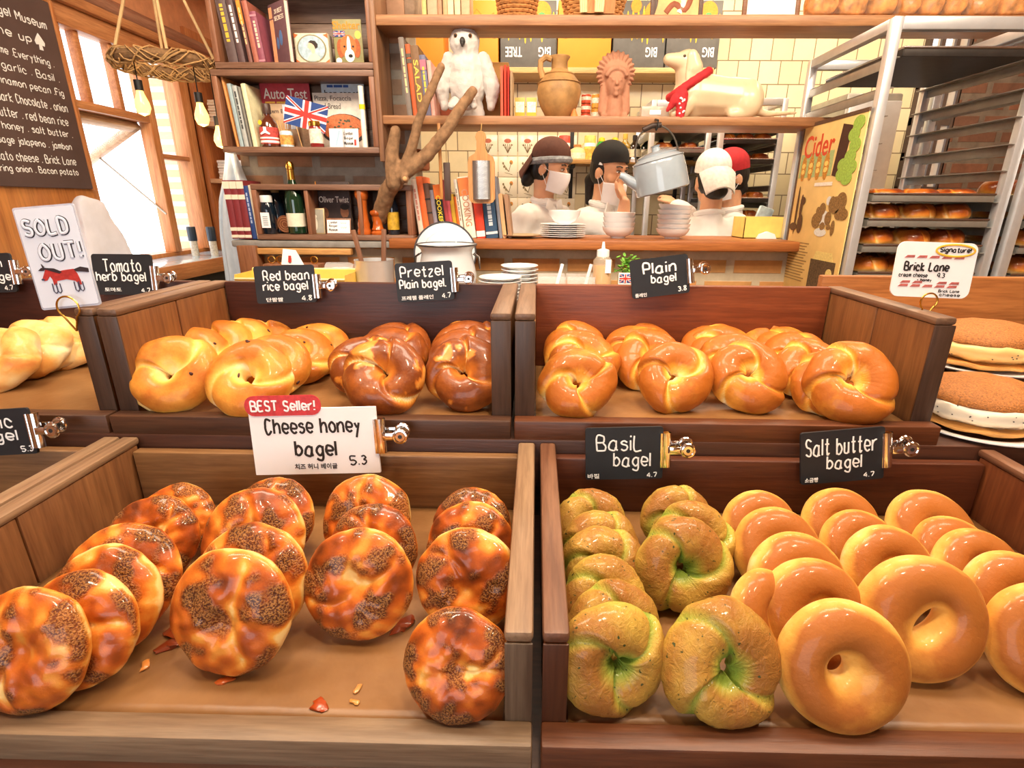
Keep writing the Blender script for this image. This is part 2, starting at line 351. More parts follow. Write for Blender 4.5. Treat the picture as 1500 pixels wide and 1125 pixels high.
CRUST = {
 'plain': crust('plain', [(.02, '#f8e6b6'), (.22, '#f4ca74'), (.46, '#e6a03a'), (.82, '#ad5f1c')], .5, .22),
 'salt': crust('salt', [(.02, '#f8e4b0'), (.22, '#f3c46a'), (.46, '#dfa048'), (.86, '#a66228')], .5, .22),
 'bean': crust('bean', [(.03, '#f7e6b8'), (.28, '#f4ca78'), (.58, '#e8a644'), (.95, '#b4661f')], .5, .15),
 'pretzel': crust('pretzel', [(.02, '#f4dca4'), (.16, '#e6aa52'), (.36, '#cf8434'), (.70, '#b26222'), (1, '#743815')], .36, .3),
 'basil': crust('basil', [(.03, '#8fa03a'), (.26, '#b2b048'), (.52, '#c6a446'), (.95, '#9a662c')], .45, .28, wr=3.2, hole='#7c9234', bumpk=.4),
 'cheese': crust('cheese', [(.02, '#f2cb80'), (.15, '#e49c40'), (.36, '#cb6c22'), (.58, '#a44c16'), (.9, '#602a0d')], .4, .35, speck=('#43200f', '#a8743c'), spk=520),
 'tomato': crust('tomato', [(.06, '#f8e8c2'), (.42, '#f4d190'), (.75, '#eaa756'), (1, '#cf6c34')], .5, .15),
 'bun': crust('bun', [(.05, '#f0cf92'), (.4, '#e09a40'), (.75, '#ba6420'), (1, '#7c3312')], .35, .4),
}
RING = dict(  # seams, twist, seam height, hole radius, thickness, lump, groove
 plain=(3, 1, .22, .006, .88, .06, .12), salt=(0, 0, 0, .0085, .90, .025, 0), bean=(2, 1, .18, .007, .88, .06, .10), pretzel=(3, 1, .22, .005, .9, .06, .12),
 basil=(3, 1, .22, .006, .9, .07, .12), tomato=(4, 1, .15, .004, .9, .13, .05), bun=(4, 1, .14, .004, .8, .06, .08))
def ring_mesh(kind, seed, N=112, L=44):
    rnd = random.Random(kind+str(seed)); K, TW, A, hr, th, lump, gr = RING[kind]
    r = (.06-hr)/2; R0 = hr+r; ph = rnd.uniform(0, 6.28); w1 = rnd.uniform(.15, .45); p2 = rnd.uniform(0, 6.28); ex = rnd.uniform(.95, 1.04)
    off = V((rnd.uniform(0, 50), rnd.uniform(0, 50), seed*3.1)); sx, sy = rnd.uniform(-.006, .006), rnd.uniform(-.006, .006); slot = (0, .007, 0, .004, .002)[seed % 5]; vs_ = []; bk = []
    for i in range(N):
        u = 2*PI*i/N; uu = u+w1*math.sin(u+ph)
        for j in range(L):
            v = 2*PI*j/L; cv, sv = math.cos(v), math.sin(v)
            s = ((K*uu+TW*v+ph+.35*math.sin(2*u+p2))/(2*PI)) % 1 if K else .5
            front = sm(-.45, .35, sv+.25)
            saw = ((s/.86)**.75 if s < .86 else 1-sm(.86, 1, s))*front if K else 0
            g = math.exp(-(min(abs(s-.97), 1-abs(s-.97), s+.03)/.045)**2)*front if K else 0
            d = 1+A*(saw-.5*front)-gr*g
            q = V((math.cos(u)*R0+r*cv*math.cos(u), math.sin(u)*R0+r*cv*math.sin(u), r*sv))
            nz = noise.noise(q*28+off); n2 = noise.noise(q*70+off)
            d += lump*nz*1.6+lump*.45*n2+(.028*noise.noise(V((math.cos(u)*9, math.sin(u)*9, v*.5+seed*3)))*front if kind == 'basil' else 0)+(.012*noise.noise(V((math.cos(u)*8, math.sin(u)*8, v*.5+seed*3)))*front if kind == 'plain' else 0)
            rr = r*d; z = rr*sv*th; z = z if z > 0 else z*.72
            rad = R0+rr*cv*(1 if cv > 0 else 1.0)
            x = rad*math.cos(u)*ex+(sx if cv < 0 else 0)*(-cv); y = rad*math.sin(u)/ex+(sy if cv < 0 else 0)*(-cv)
            if kind == 'salt' and cv < 0: y += slot*math.sin(u)*cv*-1; x -= slot*.5*math.cos(u)*cv*-1
            vs_.append((x, y, z))
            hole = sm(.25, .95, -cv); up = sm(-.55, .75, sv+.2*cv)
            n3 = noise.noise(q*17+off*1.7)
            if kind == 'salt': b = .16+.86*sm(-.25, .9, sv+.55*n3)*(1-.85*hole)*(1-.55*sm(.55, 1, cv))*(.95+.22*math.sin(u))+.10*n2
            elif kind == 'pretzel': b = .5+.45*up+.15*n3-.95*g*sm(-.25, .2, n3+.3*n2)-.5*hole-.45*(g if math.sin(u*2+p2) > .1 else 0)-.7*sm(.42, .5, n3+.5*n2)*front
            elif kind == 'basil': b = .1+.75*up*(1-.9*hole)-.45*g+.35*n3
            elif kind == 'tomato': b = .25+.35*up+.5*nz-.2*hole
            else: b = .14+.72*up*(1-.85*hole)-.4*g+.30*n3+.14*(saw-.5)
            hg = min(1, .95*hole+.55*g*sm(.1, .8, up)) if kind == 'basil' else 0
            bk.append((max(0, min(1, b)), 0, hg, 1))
    fs = [(i*L+j, ((i+1) % N)*L+j, ((i+1) % N)*L+(j+1) % L, i*L+(j+1) % L) for i in range(N) for j in range(L)]
    return finish(kind, vs_, fs, bk)
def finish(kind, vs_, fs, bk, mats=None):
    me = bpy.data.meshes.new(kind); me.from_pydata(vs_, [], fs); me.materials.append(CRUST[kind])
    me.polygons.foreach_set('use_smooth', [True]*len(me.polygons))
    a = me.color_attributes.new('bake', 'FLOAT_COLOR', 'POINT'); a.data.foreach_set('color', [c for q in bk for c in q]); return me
def disc_mesh(kind, seed, N=100, K=26, dimple=1.0):
    """flattened round bagel whose hole has closed to a dimple"""
    rnd = random.Random(kind+'d'+str(seed)); off = V((rnd.uniform(0, 50), rnd.uniform(0, 50), seed*2.3)); dx, dy = rnd.uniform(-.006, .006), rnd.uniform(-.006, .006)
    vs_ = []; bk = []; fs = []; cr = [rnd.uniform(0, 6.28) for _ in range(2)]; cs = [rnd.choice([-1, 1])*rnd.uniform(.3, 1) for _ in range(2)]
    def pt(k, i, top):
        rho = math.sin(PI/2*min(1, k/K)) if top else math.cos(PI/2*(k/K)) ; a = 2*PI*i/N
        ro = .06*(1+.05*noise.noise(V((math.cos(a)*1.6, math.sin(a)*1.6, 0))+off)+.02*noise.noise(V((math.cos(a)*5, math.sin(a)*5, 3))+off))
        x, y = rho*ro*math.cos(a), rho*ro*math.sin(a); q = V((x, y, 0))
        g = 0
        for c0, c1 in zip(cr, cs):
            da = (a-c0-c1*rho*1.3+PI) % (2*PI)-PI; g = max(g, math.exp(-(da*max(rho, .15)/.09)**2)*sm(.1, .3, rho)*sm(1.05, .75, rho))
        prof = max(0, 1-rho**2.6)**.5
        if top:
            z = .006+.021*prof-dimple*.011*math.exp(-((x-dx)**2+(y-dy)**2)/(2*.0095**2))-.0045*g*prof+.0035*noise.noise(q*45+off)*prof+.0016*noise.noise(q*120+off)*prof
        else: z = .006-.016*prof
        n1 = noise.noise(q*30+off*1.3); n2 = noise.noise(q*75+off)
        speck = sm(-.02, .26, n1+.5*n2)*(1 if top else 0)*sm(0.0, .25, prof)*(1-.8*g)
        dm = math.exp(-((x-dx)**2+(y-dy)**2)/(2*.011**2))
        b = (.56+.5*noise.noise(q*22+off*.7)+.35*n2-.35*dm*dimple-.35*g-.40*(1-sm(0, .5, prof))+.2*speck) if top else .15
        vs_.append((x, y, z)); bk.append((max(0, min(1, b)), speck, 0, 1))
    for k in range(1, K+1):
        for i in range(N): pt(k, i, True)
    for k in range(1, 9):
        for i in range(N): pt(k*K/9, i, False)
    rows = K+8
    for k in range(rows-1):
        for i in range(N): j = (i+1) % N; fs.append((k*N+i, (k+1)*N+i, (k+1)*N+j, k*N+j))
    pt(0, 0, True); fs += [(len(vs_)-1, i, (i+1) % N) for i in range(N)]
    fs.append(tuple((rows-1)*N+i for i in range(N))[::-1])
    return finish(kind, vs_, fs, bk)
_BK = {}
def bread_mesh(kind, k):
    if (kind, k) not in _BK: _BK[(kind, k)] = disc_mesh(kind, k) if kind == 'cheese' else ring_mesh(kind, k)
    return _BK[(kind, k)]
NAMES = {'plain': 'plain_bagel', 'salt': 'salt_butter_bagel', 'bean': 'red_bean_rice_bagel', 'pretzel': 'pretzel_bagel', 'basil': 'basil_bagel', 'cheese': 'cheese_honey_bagel', 'tomato': 'tomato_herb_bagel'}
HALF = {'cheese': .021}
def place(kind, u, vtop, wpx, lean, yaw, floor, label, group, spin=None, var=None, ymax=9, prev=None, D=None, yset=None):
    d = D or .12; ca, sa = math.cos(R_(lean)), math.sin(R_(lean))
    def solve(d):
        tube = d*.19; Rm = d/2-tube; ez = math.hypot(tube*ca, tube*.80*sa)-.002
        hc, ht = Rm*ca+ez, Rm*ca+ez+.002
        if kind == 'cheese': Rm = d/2-.003; hc = Rm*ca+.003+.004*sa; ht = Rm*ca+.008
        zt = floor+hc+ht; pt = P(u, vtop, z=zt); y = pt.y-Rm*sa*.9; ym = .390 if floor < .95 else .815
        y = min(max(y, ym, (prev+.024) if prev else 0), max(ymax, (prev+.024) if prev else 0))
        return V((xat(u, y, floor+hc), y, floor+hc))
    for _ in range(4):
        c = solve(d)
        if D is None: d = max(.100, min(.142, wpx*((c-CAMO).dot(_f))/FPX))
    c = solve(d)
    rnd = random.Random(label); k = rnd.randrange(5) if var is None else var
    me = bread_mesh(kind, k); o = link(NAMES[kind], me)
    sp_ = (rnd.uniform(-45, 45) if kind == 'salt' else rnd.uniform(0, 360)) if spin is None else spin
    o.matrix_world = T(*c) @ RZ(yaw) @ RX(90-lean) @ RZ(sp_) @ SC(d/.12, d/.12, d/.12)
    tag(o, label, 'bagel', group)
    if kind == 'bean': beans(o, k)
    return c.y
def beans(o, k):
    """dark red beans showing through the crust"""
    rnd = random.Random(k*7+1); me = o.data
    for _ in range(7):
        i = rnd.randrange(len(me.vertices)); p = me.vertices[i].co
        if p.z < .004: continue
        b = MB(); b.ell((0, 0, 0), (.0035*rnd.uniform(.7, 1.3), .0022, .0015), 10, 6); q = obj('red_bean', b, mat('#43211c', .5), o)
        q.matrix_local = T(*p) @ p.normalized().to_track_quat('Z', 'Y').to_matrix().to_4x4() @ RZ(rnd.uniform(0, 180))
ORD = ['front one', 'second back', 'third back', 'fourth back', 'fifth back', 'sixth back', 'seventh back']
def column(kind, look, where, floor, rows, group, lean0=36, ymax=9, var0=0):
    """rows: (u, v of the top, width, yaw[, lean]) from the front bagel backwards"""
    prev = None
    for i, r in enumerate(rows):
        lean = (r[4] if len(r) > 4 else lean0+min(10, 4*i))-(13 if floor < .95 else -11)
        lab = f'{look}, {ORD[i] if i < len(rows)-1 or i < 2 else "rearmost"} in {where}'
        prev = place(kind, r[0], r[1], r[2], lean, r[3], floor, lab, group, var=(var0+i) % 5, prev=prev, ymax=ymax, spin=r[5] if len(r) > 5 else None)
        if DEBUG: print(NAMES[kind], where, i, round(prev, 3))
DEBUG = False
LO, UP = .887, 1.022
g = 'cheese honey bagels in the tray under the white card'; lk = 'honey glazed cheese bagel'
column('cheese', lk, 'leftmost row beside the side board', LO, [(52, 882, 180, 0), (126, 831, 165, 3), (160, 793, 160, 5), (185, 762, 160, 8), (228, 722, 128, 8), (262, 705, 108, 10)], g, 36)
column('cheese', lk, 'second row from the left', LO, [(345, 797, 182, -4, 34), (374, 762, 165, 0), (376, 712, 150, 0), (402, 697, 123, 0)], g, 38, var0=1)
column('cheese', lk, 'row below the white card', LO, [(528, 768, 160, 0), (548, 733, 130, 0), (540, 692, 128, 0)], g, 36, var0=3)
column('cheese', lk, 'row against the divider', LO, [(686, 767, 150, -6), (690, 731, 130, -4), (692, 711, 115, -4)], g, 36, var0=2)
place('cheese', 672, 914, 160, 28, -8, LO, 'cheese honey bagel lying alone in front, nearest the divider', g, var=4)
g = 'basil bagels in the tray under the basil sign'; lk = 'green flecked basil bagel'
column('basil', lk, 'leftmost row against the tray side', LO, [(896, 889, 165, 12, 30), (900, 858, 140, 8), (886, 822, 130, 6), (885, 775, 118, 6), (880, 750, 105, 4), (866, 720, 90, 4)], g, 36)
column('basil', lk, 'short row below the basil sign', LO, [(1000, 763, 140, 4), (1014, 738, 122, 4), (992, 714, 105, 4)], g, 34, var0=2)
place('basil', 1056, 887, 178, 26, 6, LO, 'shiny basil bagel standing alone in front, beside the salt butter bagels', g, var=3)
g = 'salt butter bagels in the tray under the salt butter sign'; lk = 'smooth golden salt butter bagel'
column('salt', lk, 'row beside the basil', LO, [(1232, 888, 188, -2, 34), (1188, 826, 158, 0), (1166, 788, 148, 2), (1138, 749, 128, 2), (1112, 724, 112, 2)], g, 40)
place('salt', 1122, 842, 95, 30, 30, LO, 'smooth golden salt butter bagel half hidden between the basil and salt butter rows', g, var=1)
column('salt', lk, 'middle salt butter row', LO, [(1345, 821, 180, -6, 36), (1298, 776, 135, 0), (1258, 752, 112, 0), (1230, 720, 112, 0)], g, 42, var0=1)
column('salt', lk, 'rightmost row', LO, [(1532, 862, 165, -10), (1484, 815, 145, -4), (1430, 781, 130, 0), (1396, 762, 120, 0), (1362, 724, 128, 0)], g, 40, var0=3)
YM = 1.035
g = 'red bean rice bagels in the tray under the red bean sign'; lk = 'pale golden red bean rice bagel'
column('bean', lk, 'row by the left board', UP, [(255, 493, 125, 8, 30), (282, 481, 118, 10), (320, 473, 112, 12), (350, 468, 105, 12), (382, 467, 100, 12)], g, 36, YM)
column('bean', lk, 'row behind the red tag', UP, [(368, 511, 122, 6, 34), (400, 495, 108, 10), (438, 485, 100, 12), (466, 464, 98, 12)], g, 38, YM, 2)
g = 'pretzel bagels in the tray under the pretzel sign'; lk = 'dark brown glossy pretzel bagel'
column('pretzel', lk, 'row below the pretzel sign', UP, [(563, 498, 122, 2, 30), (535, 493, 105, -6), (572, 481, 105, 4), (582, 464, 100, 4)], g, 36, YM)
column('pretzel', lk, 'row against the centre divider', UP, [(682, 495, 118, -4, 30), (684, 481, 110, -4), (686, 471, 104, -4), (690, 462, 100, -4)], g, 36, YM, 2)
g = 'plain bagels in the tray under the plain bagel sign'; lk = 'golden twisted plain bagel'
column('plain', lk, 'leftmost row by the divider', UP, [(846, 512, 110, 4, 28), (852, 487, 106, 2), (845, 467, 98, 2)], g, 34, YM)
column('plain', lk, 'second row from the divider', UP, [(987, 503, 110, -4, 28), (953, 486, 104, -10), (936, 478, 100, -8), (942, 468, 96, -4)], g, 34, YM, 1)
column('plain', lk, 'middle row under the sign clip', UP, [(1095, 502, 112, -6, 28), (1076, 490, 104, -8), (1060, 480, 100, -8), (1046, 469, 98, -6)], g, 34, YM, 3)
column('plain', lk, 'fourth row from the divider', UP, [(1186, 500, 100, -14, 34), (1166, 489, 100, -14), (1150, 479, 95, -10), (1128, 470, 95, -8)], g, 36, YM, 2)
place('plain', 1246, 513, 126, 36, -14, UP, 'big twisted plain bagel turned sideways at the right end of the front', g, var=4)
place('plain', 1212, 519, 100, 40, -18, UP, 'plain bagel tucked behind the big one at the right end', g, var=2)
g = 'tomato herb bagels in the far left tray'; lk = 'pale lumpy tomato herb bagel'
column('tomato', lk, 'far left tray', UP, [(2, 480, 108, 4, 34), (46, 471, 105, 6), (76, 463, 100, 8), (104, 457, 95, 8)], g, 38, YM)
# ================================================================== display trays
LW = dict(rail=wood('#806048', '#9e8163', 'y'), side=wood('#70472b', '#976840', 'z'), back=wood('#6d492b', '#946d44', 'x'), front=wood('#6f5640', '#947c61', 'x'), end=wood('#513c2e', '#7d6852', 'z'), floor=wood('#5f422b', '#7c5f40', 'x'))
RW = dict(rail=wood('#68412d', '#865e44', 'y'), side=wood('#663219', '#834b28', 'z'), back=wood('#4d2311', '#69371c', 'x'), front=wood('#4e2814', '#724326', 'x'), end=wood('#411f0f', '#5d351e', 'z'), floor=wood('#593521', '#734b30', 'x'))
UW = dict(rail=wood('#624634', '#836650', 'y'), side=wood('#6e4326', '#936134', 'z'), back=wood('#321711', '#4b241a', 'x'), front=wood('#3f261a', '#5e3c26', 'x'), end=wood('#3e2b21', '#5c4435', 'z'), floor=wood('#3e281a', '#593c28', 'x'))
UR = dict(UW, back=wood('#682f14', '#864423', 'x'), side=wood('#6b4324', '#8d5e34', 'z'), front=wood('#4b2814', '#733f21', 'x'))
def tray(label, x0, x1, y0, y1, zf, ztop, zback, W, st=.03, fz=.008, fb=.04, bd=.018):
    t = thing('display_tray', label, 'tray', (x0, y0, zf)); w_ = x1-x0; d = y1-y0; h = ztop-zf
    b = MB(); b.b2(.002, w_-.002, .012, d, -.02, 0, .002); obj('bottom_board', b, W['floor'], t)
    b = MB(); b.b2(0, w_, -.014, .012, -fb+fz, fz, .003); obj('front_board', b, W['front'], t)
    b = MB(); b.b2(st, w_-st, d-bd, d, -.02, zback-zf, .003); obj('back_board', b, W['back'], t)
    for xa, xb, inner in ((0, st, st), (w_-st, w_, w_-st)):
        b = MB(); m = d*.48
        b.b2(xa+.002, xb-.002, .013, m-.0012, -.02, h-.012, .002); b.b2(xa+.002, xb-.002, m+.0012, d-.001, -.02, h-.012, .002)
        s = obj('side_board', b, W['side'], t)
        b = MB(); b.b2(xa, xb, .0125, d+.004, h-.012, h, .004); obj('top_rail', b, W['rail'], s)
        b = MB(); b.b2(xa+.0005, xb-.0005, .0115, .0145, 0, h-.012, .001); obj('end_grain', b, W['end'], s)
    return t
tray('lower left wooden display tray holding the cheese honey bagels', -.653, .002, .354, .752, .885, .995, .978, LW, .026)
tray('lower right wooden display tray holding basil and salt butter bagels', .010, .712, .354, .752, .885, .995, .978, RW, .024)
tray('lower wooden tray at the left picture edge under the garlic sign', -1.32, -.657, .354, .752, .885, .995, .978, LW, .026)
tray('upper left wooden display tray holding red bean and pretzel bagels', -.672, -.036, .774, 1.10, 1.02, 1.193, 1.193, UW, .032)
tray('upper right wooden display tray holding the plain bagels', -.031, .628, .774, 1.10, 1.02, 1.193, 1.193, UR, .032)
tray('upper wooden tray at the left picture edge holding tomato herb bagels', -1.33, -.676, .774, 1.10, 1.02, 1.193, 1.193, UW, .030)
DK = wood('#3a2016', '#54301f', 'x')
b = MB(); b.b2(-1.4, 1.5, .757, 1.16, .80, .998, .004); b.b2(-1.4, 1.5, .30, 1.16, .05, .862, .004); b.b2(-1.38, 1.48, .36, 1.14, .0, .05)
tag(obj('display_stand', b, DK), 'dark wooden stepped stand that carries the bagel trays', 'stand')
# parchment
PARCH = NT('parchment'); _v = PARCH.obj(); PARCH.l(PARCH.ramp(PARCH.noise(_v, 9, 5), [(.3, rgb('#714b28')), (.7, rgb('#90683f'))]), PARCH.b.inputs['Base Color']); PARCH.b.inputs['Roughness'].default_value = .38; PARCH.bump(PARCH.noise(_v, 16, 4), .5, .004); PARCH = PARCH.m
def sheet(name, label, x0, x1, y0, y1, z, m=PARCH):
    b = MB(); b.grid(lambda i, j: (x0+(x1-x0)*i, y0+(y1-y0)*j, z+.0016+.0012*noise.noise(V((i*5, j*4, x0)))), 40, 30)
    o = obj(name, b, m); q = o.modifiers.new('s', 'SOLIDIFY'); q.thickness = .0006; return tag(o, label, 'baking paper', 'baking paper lining the trays')
sheet('parchment_sheet', 'brown baking paper lining the tray of cheese honey bagels', -.625, -.026, .367, .732, .886)
sheet('parchment_sheet', 'brown baking paper lining the tray of salt butter bagels', .036, .686, .367, .732, .886)
sheet('parchment_sheet', 'brown baking paper lining the tray of red bean bagels', -.638, -.070, .787, 1.08, 1.0205)
sheet('parchment_sheet', 'brown baking paper lining the tray of plain bagels', .003, .594, .787, 1.08, 1.0205)
sheet('parchment_sheet', 'brown baking paper lining the tray of tomato herb bagels', -1.29, -.708, .787, 1.08, 1.0205)
for i, (u, v, s, h) in enumerate([(468, 1033, .012, '#a3421a'), (331, 996, .009, '#b0521e'), (263, 926, .02, '#8a3a18'), (250, 945, .014, '#7c3216'), (590, 917, .016, '#8a3a1a'), (213, 974, .008, '#d98a40'), (519, 1028, .006, '#d09048'), (524, 1008, .006, '#c98a4c'), (195, 1058, .010, '#b8641e')]):
    p = P(u, v, z=.889); b = MB(); rnd = random.Random(i); b.ell((0, 0, 0), (s, s*.45, s*.25), 10, 6)
    for q in b.v: q += V((noise.noise(q*140+V((i, 0, 0)))*s*.5, noise.noise(q*170)*s*.5, 0))
    o = obj('bagel_crumb', b, mat(h, .3, coat=.5, bump=.4)); o.matrix_world = T(p.x, p.y, .889) @ RZ(rnd.uniform(0, 180))
    tag(o, 'toasted orange brown cheese crumb lying loose on the baking paper', 'crumb', 'cheese crumbs on the paper')
# ================================================================== hand lettered signs and clips
def quad(px, y, tilt=8, yaw=0):
    """centre, width, height and roll of a sign from its four corners (tl, tr, br, bl) on an upright plane at depth y"""
    c = P(sum(p[0] for p in px)/4, sum(p[1] for p in px)/4, y=y); Rm = RZ(yaw) @ RX(-tilt); n = Rm @ V((0, -1, 0)); ax = Rm @ V((1, 0, 0)); az = Rm @ V((0, 0, 1)); q = []
    for u, v in px:
        d = ray(u, v); t = (c-CAMO).dot(n)/d.dot(n); p = CAMO+d*t-c; q.append((p.dot(ax), p.dot(az)))
    w_ = (math.hypot(q[1][0]-q[0][0], q[1][1]-q[0][1])+math.hypot(q[2][0]-q[3][0], q[2][1]-q[3][1]))/2
    h = (math.hypot(q[3][0]-q[0][0], q[3][1]-q[0][1])+math.hypot(q[2][0]-q[1][0], q[2][1]-q[1][1]))/2
    roll = math.degrees(math.atan2(q[1][1]-q[0][1], q[1][0]-q[0][0])+math.atan2(q[2][1]-q[3][1], q[2][0]-q[3][0]))/2
    return c, w_, h, T(*c) @ Rm @ RY(-roll)
def clip(M, label, s=1.0, jaw=.036, m=CHROME):
    """bulldog clip lying sideways: jaws on the sign, body and two curled finger loops to the right"""
    t = thing('bulldog_clip', label, 'clip', (0, 0, 0), M, 'bulldog clips holding the signs'); j = jaw*s
    b = MB(); pr = [(-.013, -.0045), (-.012, -.0070), (-.009, -.0074), (-.0075, -.0062), (-.006, -.0078), (0, -.0080), (.006, -.0066), (.010, -.003), (.0105, .003), (.006, .0066), (-.012, .006), (-.013, .0035), (-.013, .0025), (.004, .0028), (.004, -.0028), (-.013, -.0025)]
    n = len(pr); b.add([(x*s, y*s, -j) for x, y in pr]+[(x*s, y*s, j) for x, y in pr], [(i, (i+1) % n, (i+1) % n+n, i+n) for i in range(n)]+[(i, i+1, n-2-i, n-1-i) for i in range(6)]+[(i+n, n-1-i+n, n-2-i+n, i+1+n) for i in range(6)]); obj('jaw', b, m, t, ang=60)
    for sy, dz in ((-1, 0), (1, .007)):
        b = MB(); y = sy*.010*s; z0 = dz*s
        b.b2(.006*s, .036*s, y-.001*s, y+.001*s, z0-.0075*s, z0+.0075*s, .0008); c0 = (.042*s, y, z0)
        b.tube([(c0[0]+.012*s*math.cos(a), y, z0+.012*s*math.sin(a)) for a in [2*PI*i/24 for i in range(24)]], .0042*s, 9, close=True)
        b.lathe([(1e-4, .002*s), (.009*s, -.001*s), (.012*s, .003*s)], 20, M=T(*c0) @ RX(90)); lp = obj('finger_loop', b, m, t)
        b = MB(); b.lathe([(1e-4, 0), (.0042*s, 0), (.0042*s, .0012*s), (1e-4, .0012*s)], 14, M=T(c0[0], y-.0022*s, z0) @ RX(90)); obj('hole', b, mat('#2a2624', .5), lp)
    return t
def slate(px, y, label, lines, clipl=None, tilt=8, yaw=0, white=False, cs=1.0, cv=None, r=.006):
    """lines: (text, width, height, cx, cz as fractions of the board, kind, stroke)"""
    c, w_, h, M = quad(px, y, tilt, yaw); t = thing('price_sign' if not white else 'price_card', label, 'sign', rot=M @ T(0, 0, -h/2))
    b = MB(); b.prism(rrect(w_, h, r), -.002, .002); obj('board' if not white else 'card', b, PAPER if white else SLATE, t)
    fg = INK if white else CHALK
    for tx, fw, fh, fx, fz, kind, lw in lines:
        f = hand(tx, fw*w_, fh*h, (fx-.5)*w_, fz*h, -.0024, lw) if kind == 'h' else print_(tx, fw*w_, fh*h, (fx-.5)*w_, fz*h, -.0023)
        obj('lettering', f, fg, t)
    if clipl:
        cvv = .5 if cv is None else cv
        clip(M @ T(w_/2+.006*cs, 0, (cvv-.5)*h), clipl, cs, jaw=min(.5*h/cs*.9, .036))
    return t, w_, h, M
Lw = .00135
slate([(373, 390), (460, 388), (464, 442), (376, 446)], 1.068, 'small black slate sign reading Red bean rice bagel with chrome clip', [('Red bean', .76, .27, .53, .74, 'h', Lw), ('rice bagel', .74, .30, .50, .43, 'h', Lw), ('단팥쌀', .28, .11, .3, .1, 'p', 0), ('4.8', .16, .13, .84, .12, 'h', .0009)], 'chrome clip on the red bean rice sign', cs=.66, cv=.42)
slate([(577, 386), (661, 382), (667, 438), (584, 444)], 1.068, 'small black slate sign reading Pretzel Plain bagel with chrome clip', [('Pretzel', .74, .29, .46, .76, 'h', Lw), ('Plain bagel.', .80, .30, .46, .42, 'h', Lw), ('프레첼 플레인', .56, .11, .35, .1, 'p', 0), ('4.7', .14, .13, .86, .12, 'h', .0009)], 'chrome clip on the pretzel sign', cs=.66, cv=.5)
slate([(922, 382), (1005, 372), (1012, 428), (926, 439)], 1.068, 'small black slate sign reading Plain bagel on the upper right tray', [('Plain', .56, .30, .5, .74, 'h', .0018), ('bagel', .42, .28, .56, .42, 'h', Lw), ('플레인', .2, .10, .15, .08, 'p', 0), ('3.8', .14, .12, .87, .13, 'h', .0009)], 'chrome clip on the plain bagel sign', cs=.66, cv=.55)
slate([(136, 370), (222, 375), (228, 430), (140, 434)], 1.068, 'small black slate sign reading Tomato herb bagel behind the sold out sign', [('Tomato', .62, .30, .50, .72, 'h', Lw), ('herb bagel', .82, .29, .46, .42, 'h', Lw), ('토마토', .28, .10, .3, .13, 'p', 0), ('4.7', .14, .10, .85, .12, 'h', .0009)], 'chrome clip on the tomato herb sign', cs=.66, cv=.42)
slate([(-62, 374), (17, 371), (25, 427), (-58, 432)], 1.068, 'black slate sign cut off by the left picture edge with clip', [('Spinach', .8, .3, .42, .72, 'h', Lw), ('bagel', .5, .28, .72, .38, 'h', Lw), ('4.7', .14, .12, .86, .12, 'h', .0009)], 'chrome clip left of the sold out sign', cs=.66, cv=.5)
slate([(857, 627), (969, 625), (972, 700), (858, 703)], .722, 'black slate sign reading BasiL bagel on the lower right tray', [('BasiL', .58, .33, .43, .70, 'h', .00125), ('bagel', .47, .35, .6, .34, 'h', .00125), ('바질', .15, .09, .10, .07, 'p', 0), ('4.7', .12, .09, .86, .08, 'h', .0008)], 'chrome clip on the basil sign', cs=.74, cv=.55, r=.004)
slate([(1170, 635), (1292, 625), (1296, 700), (1174, 710)], .722, 'black slate sign reading Salt butter bagel on the lower right tray', [('Salt butter', .84, .33, .48, .70, 'h', .00125), ('bagel', .41, .33, .52, .35, 'h', .00125), ('소금빵', .16, .09, .13, .08, 'p', 0), ('4.7', .12, .09, .82, .11, 'h', .0008)], 'chrome clip on the salt butter sign', cs=.74, cv=.55, r=.004)
slate([(-68, 604), (44, 597), (54, 664), (-60, 670)], .722, 'black slate sign ending in nic bagel at the left picture edge', [('Garlic', .62, .3, .46, .72, 'h', .0014), ('bagel', .58, .3, .50, .40, 'h', .0014), ('5.3', .15, .12, .88, .12, 'h', .0009)], 'chrome clip on the garlic sign at the left edge', cs=.74, cv=.5, r=.004)
t, w_, h, M = slate([(366, 600), (552, 596), (556, 692), (374, 696)], .723, 'white card reading Cheese honey bagel 5.3 with red best seller tag', [('Cheese honey', .74, .30, .49, .70, 'h', .0017), ('bagel', .32, .30, .5, .36, 'h', .0019), ('치즈 허니 베이글', .34, .085, .49, .12, 'p', 0), ('5.3', .13, .14, .83, .20, 'h', .0012)], 'steel clip on the cheese honey card', white=True, cs=.74, cv=.56, r=.001)
b = MB(); b.prism([(p[0]-.22*w_, p[1]+1.05*h-.5*.30*h) for p in rrect(.60*w_, .30*h, .14*h)], -.0034, -.0024); tg = obj('best_seller_tag', b, mat('#cc3b3f', .6, var=.2, vs_=120), t, 'red rounded best seller tag')
obj('lettering', hand('BEST Seller!', .50*w_, .16*h, -.22*w_, 1.05*h, -.0044, .0014), PAPER, tg)
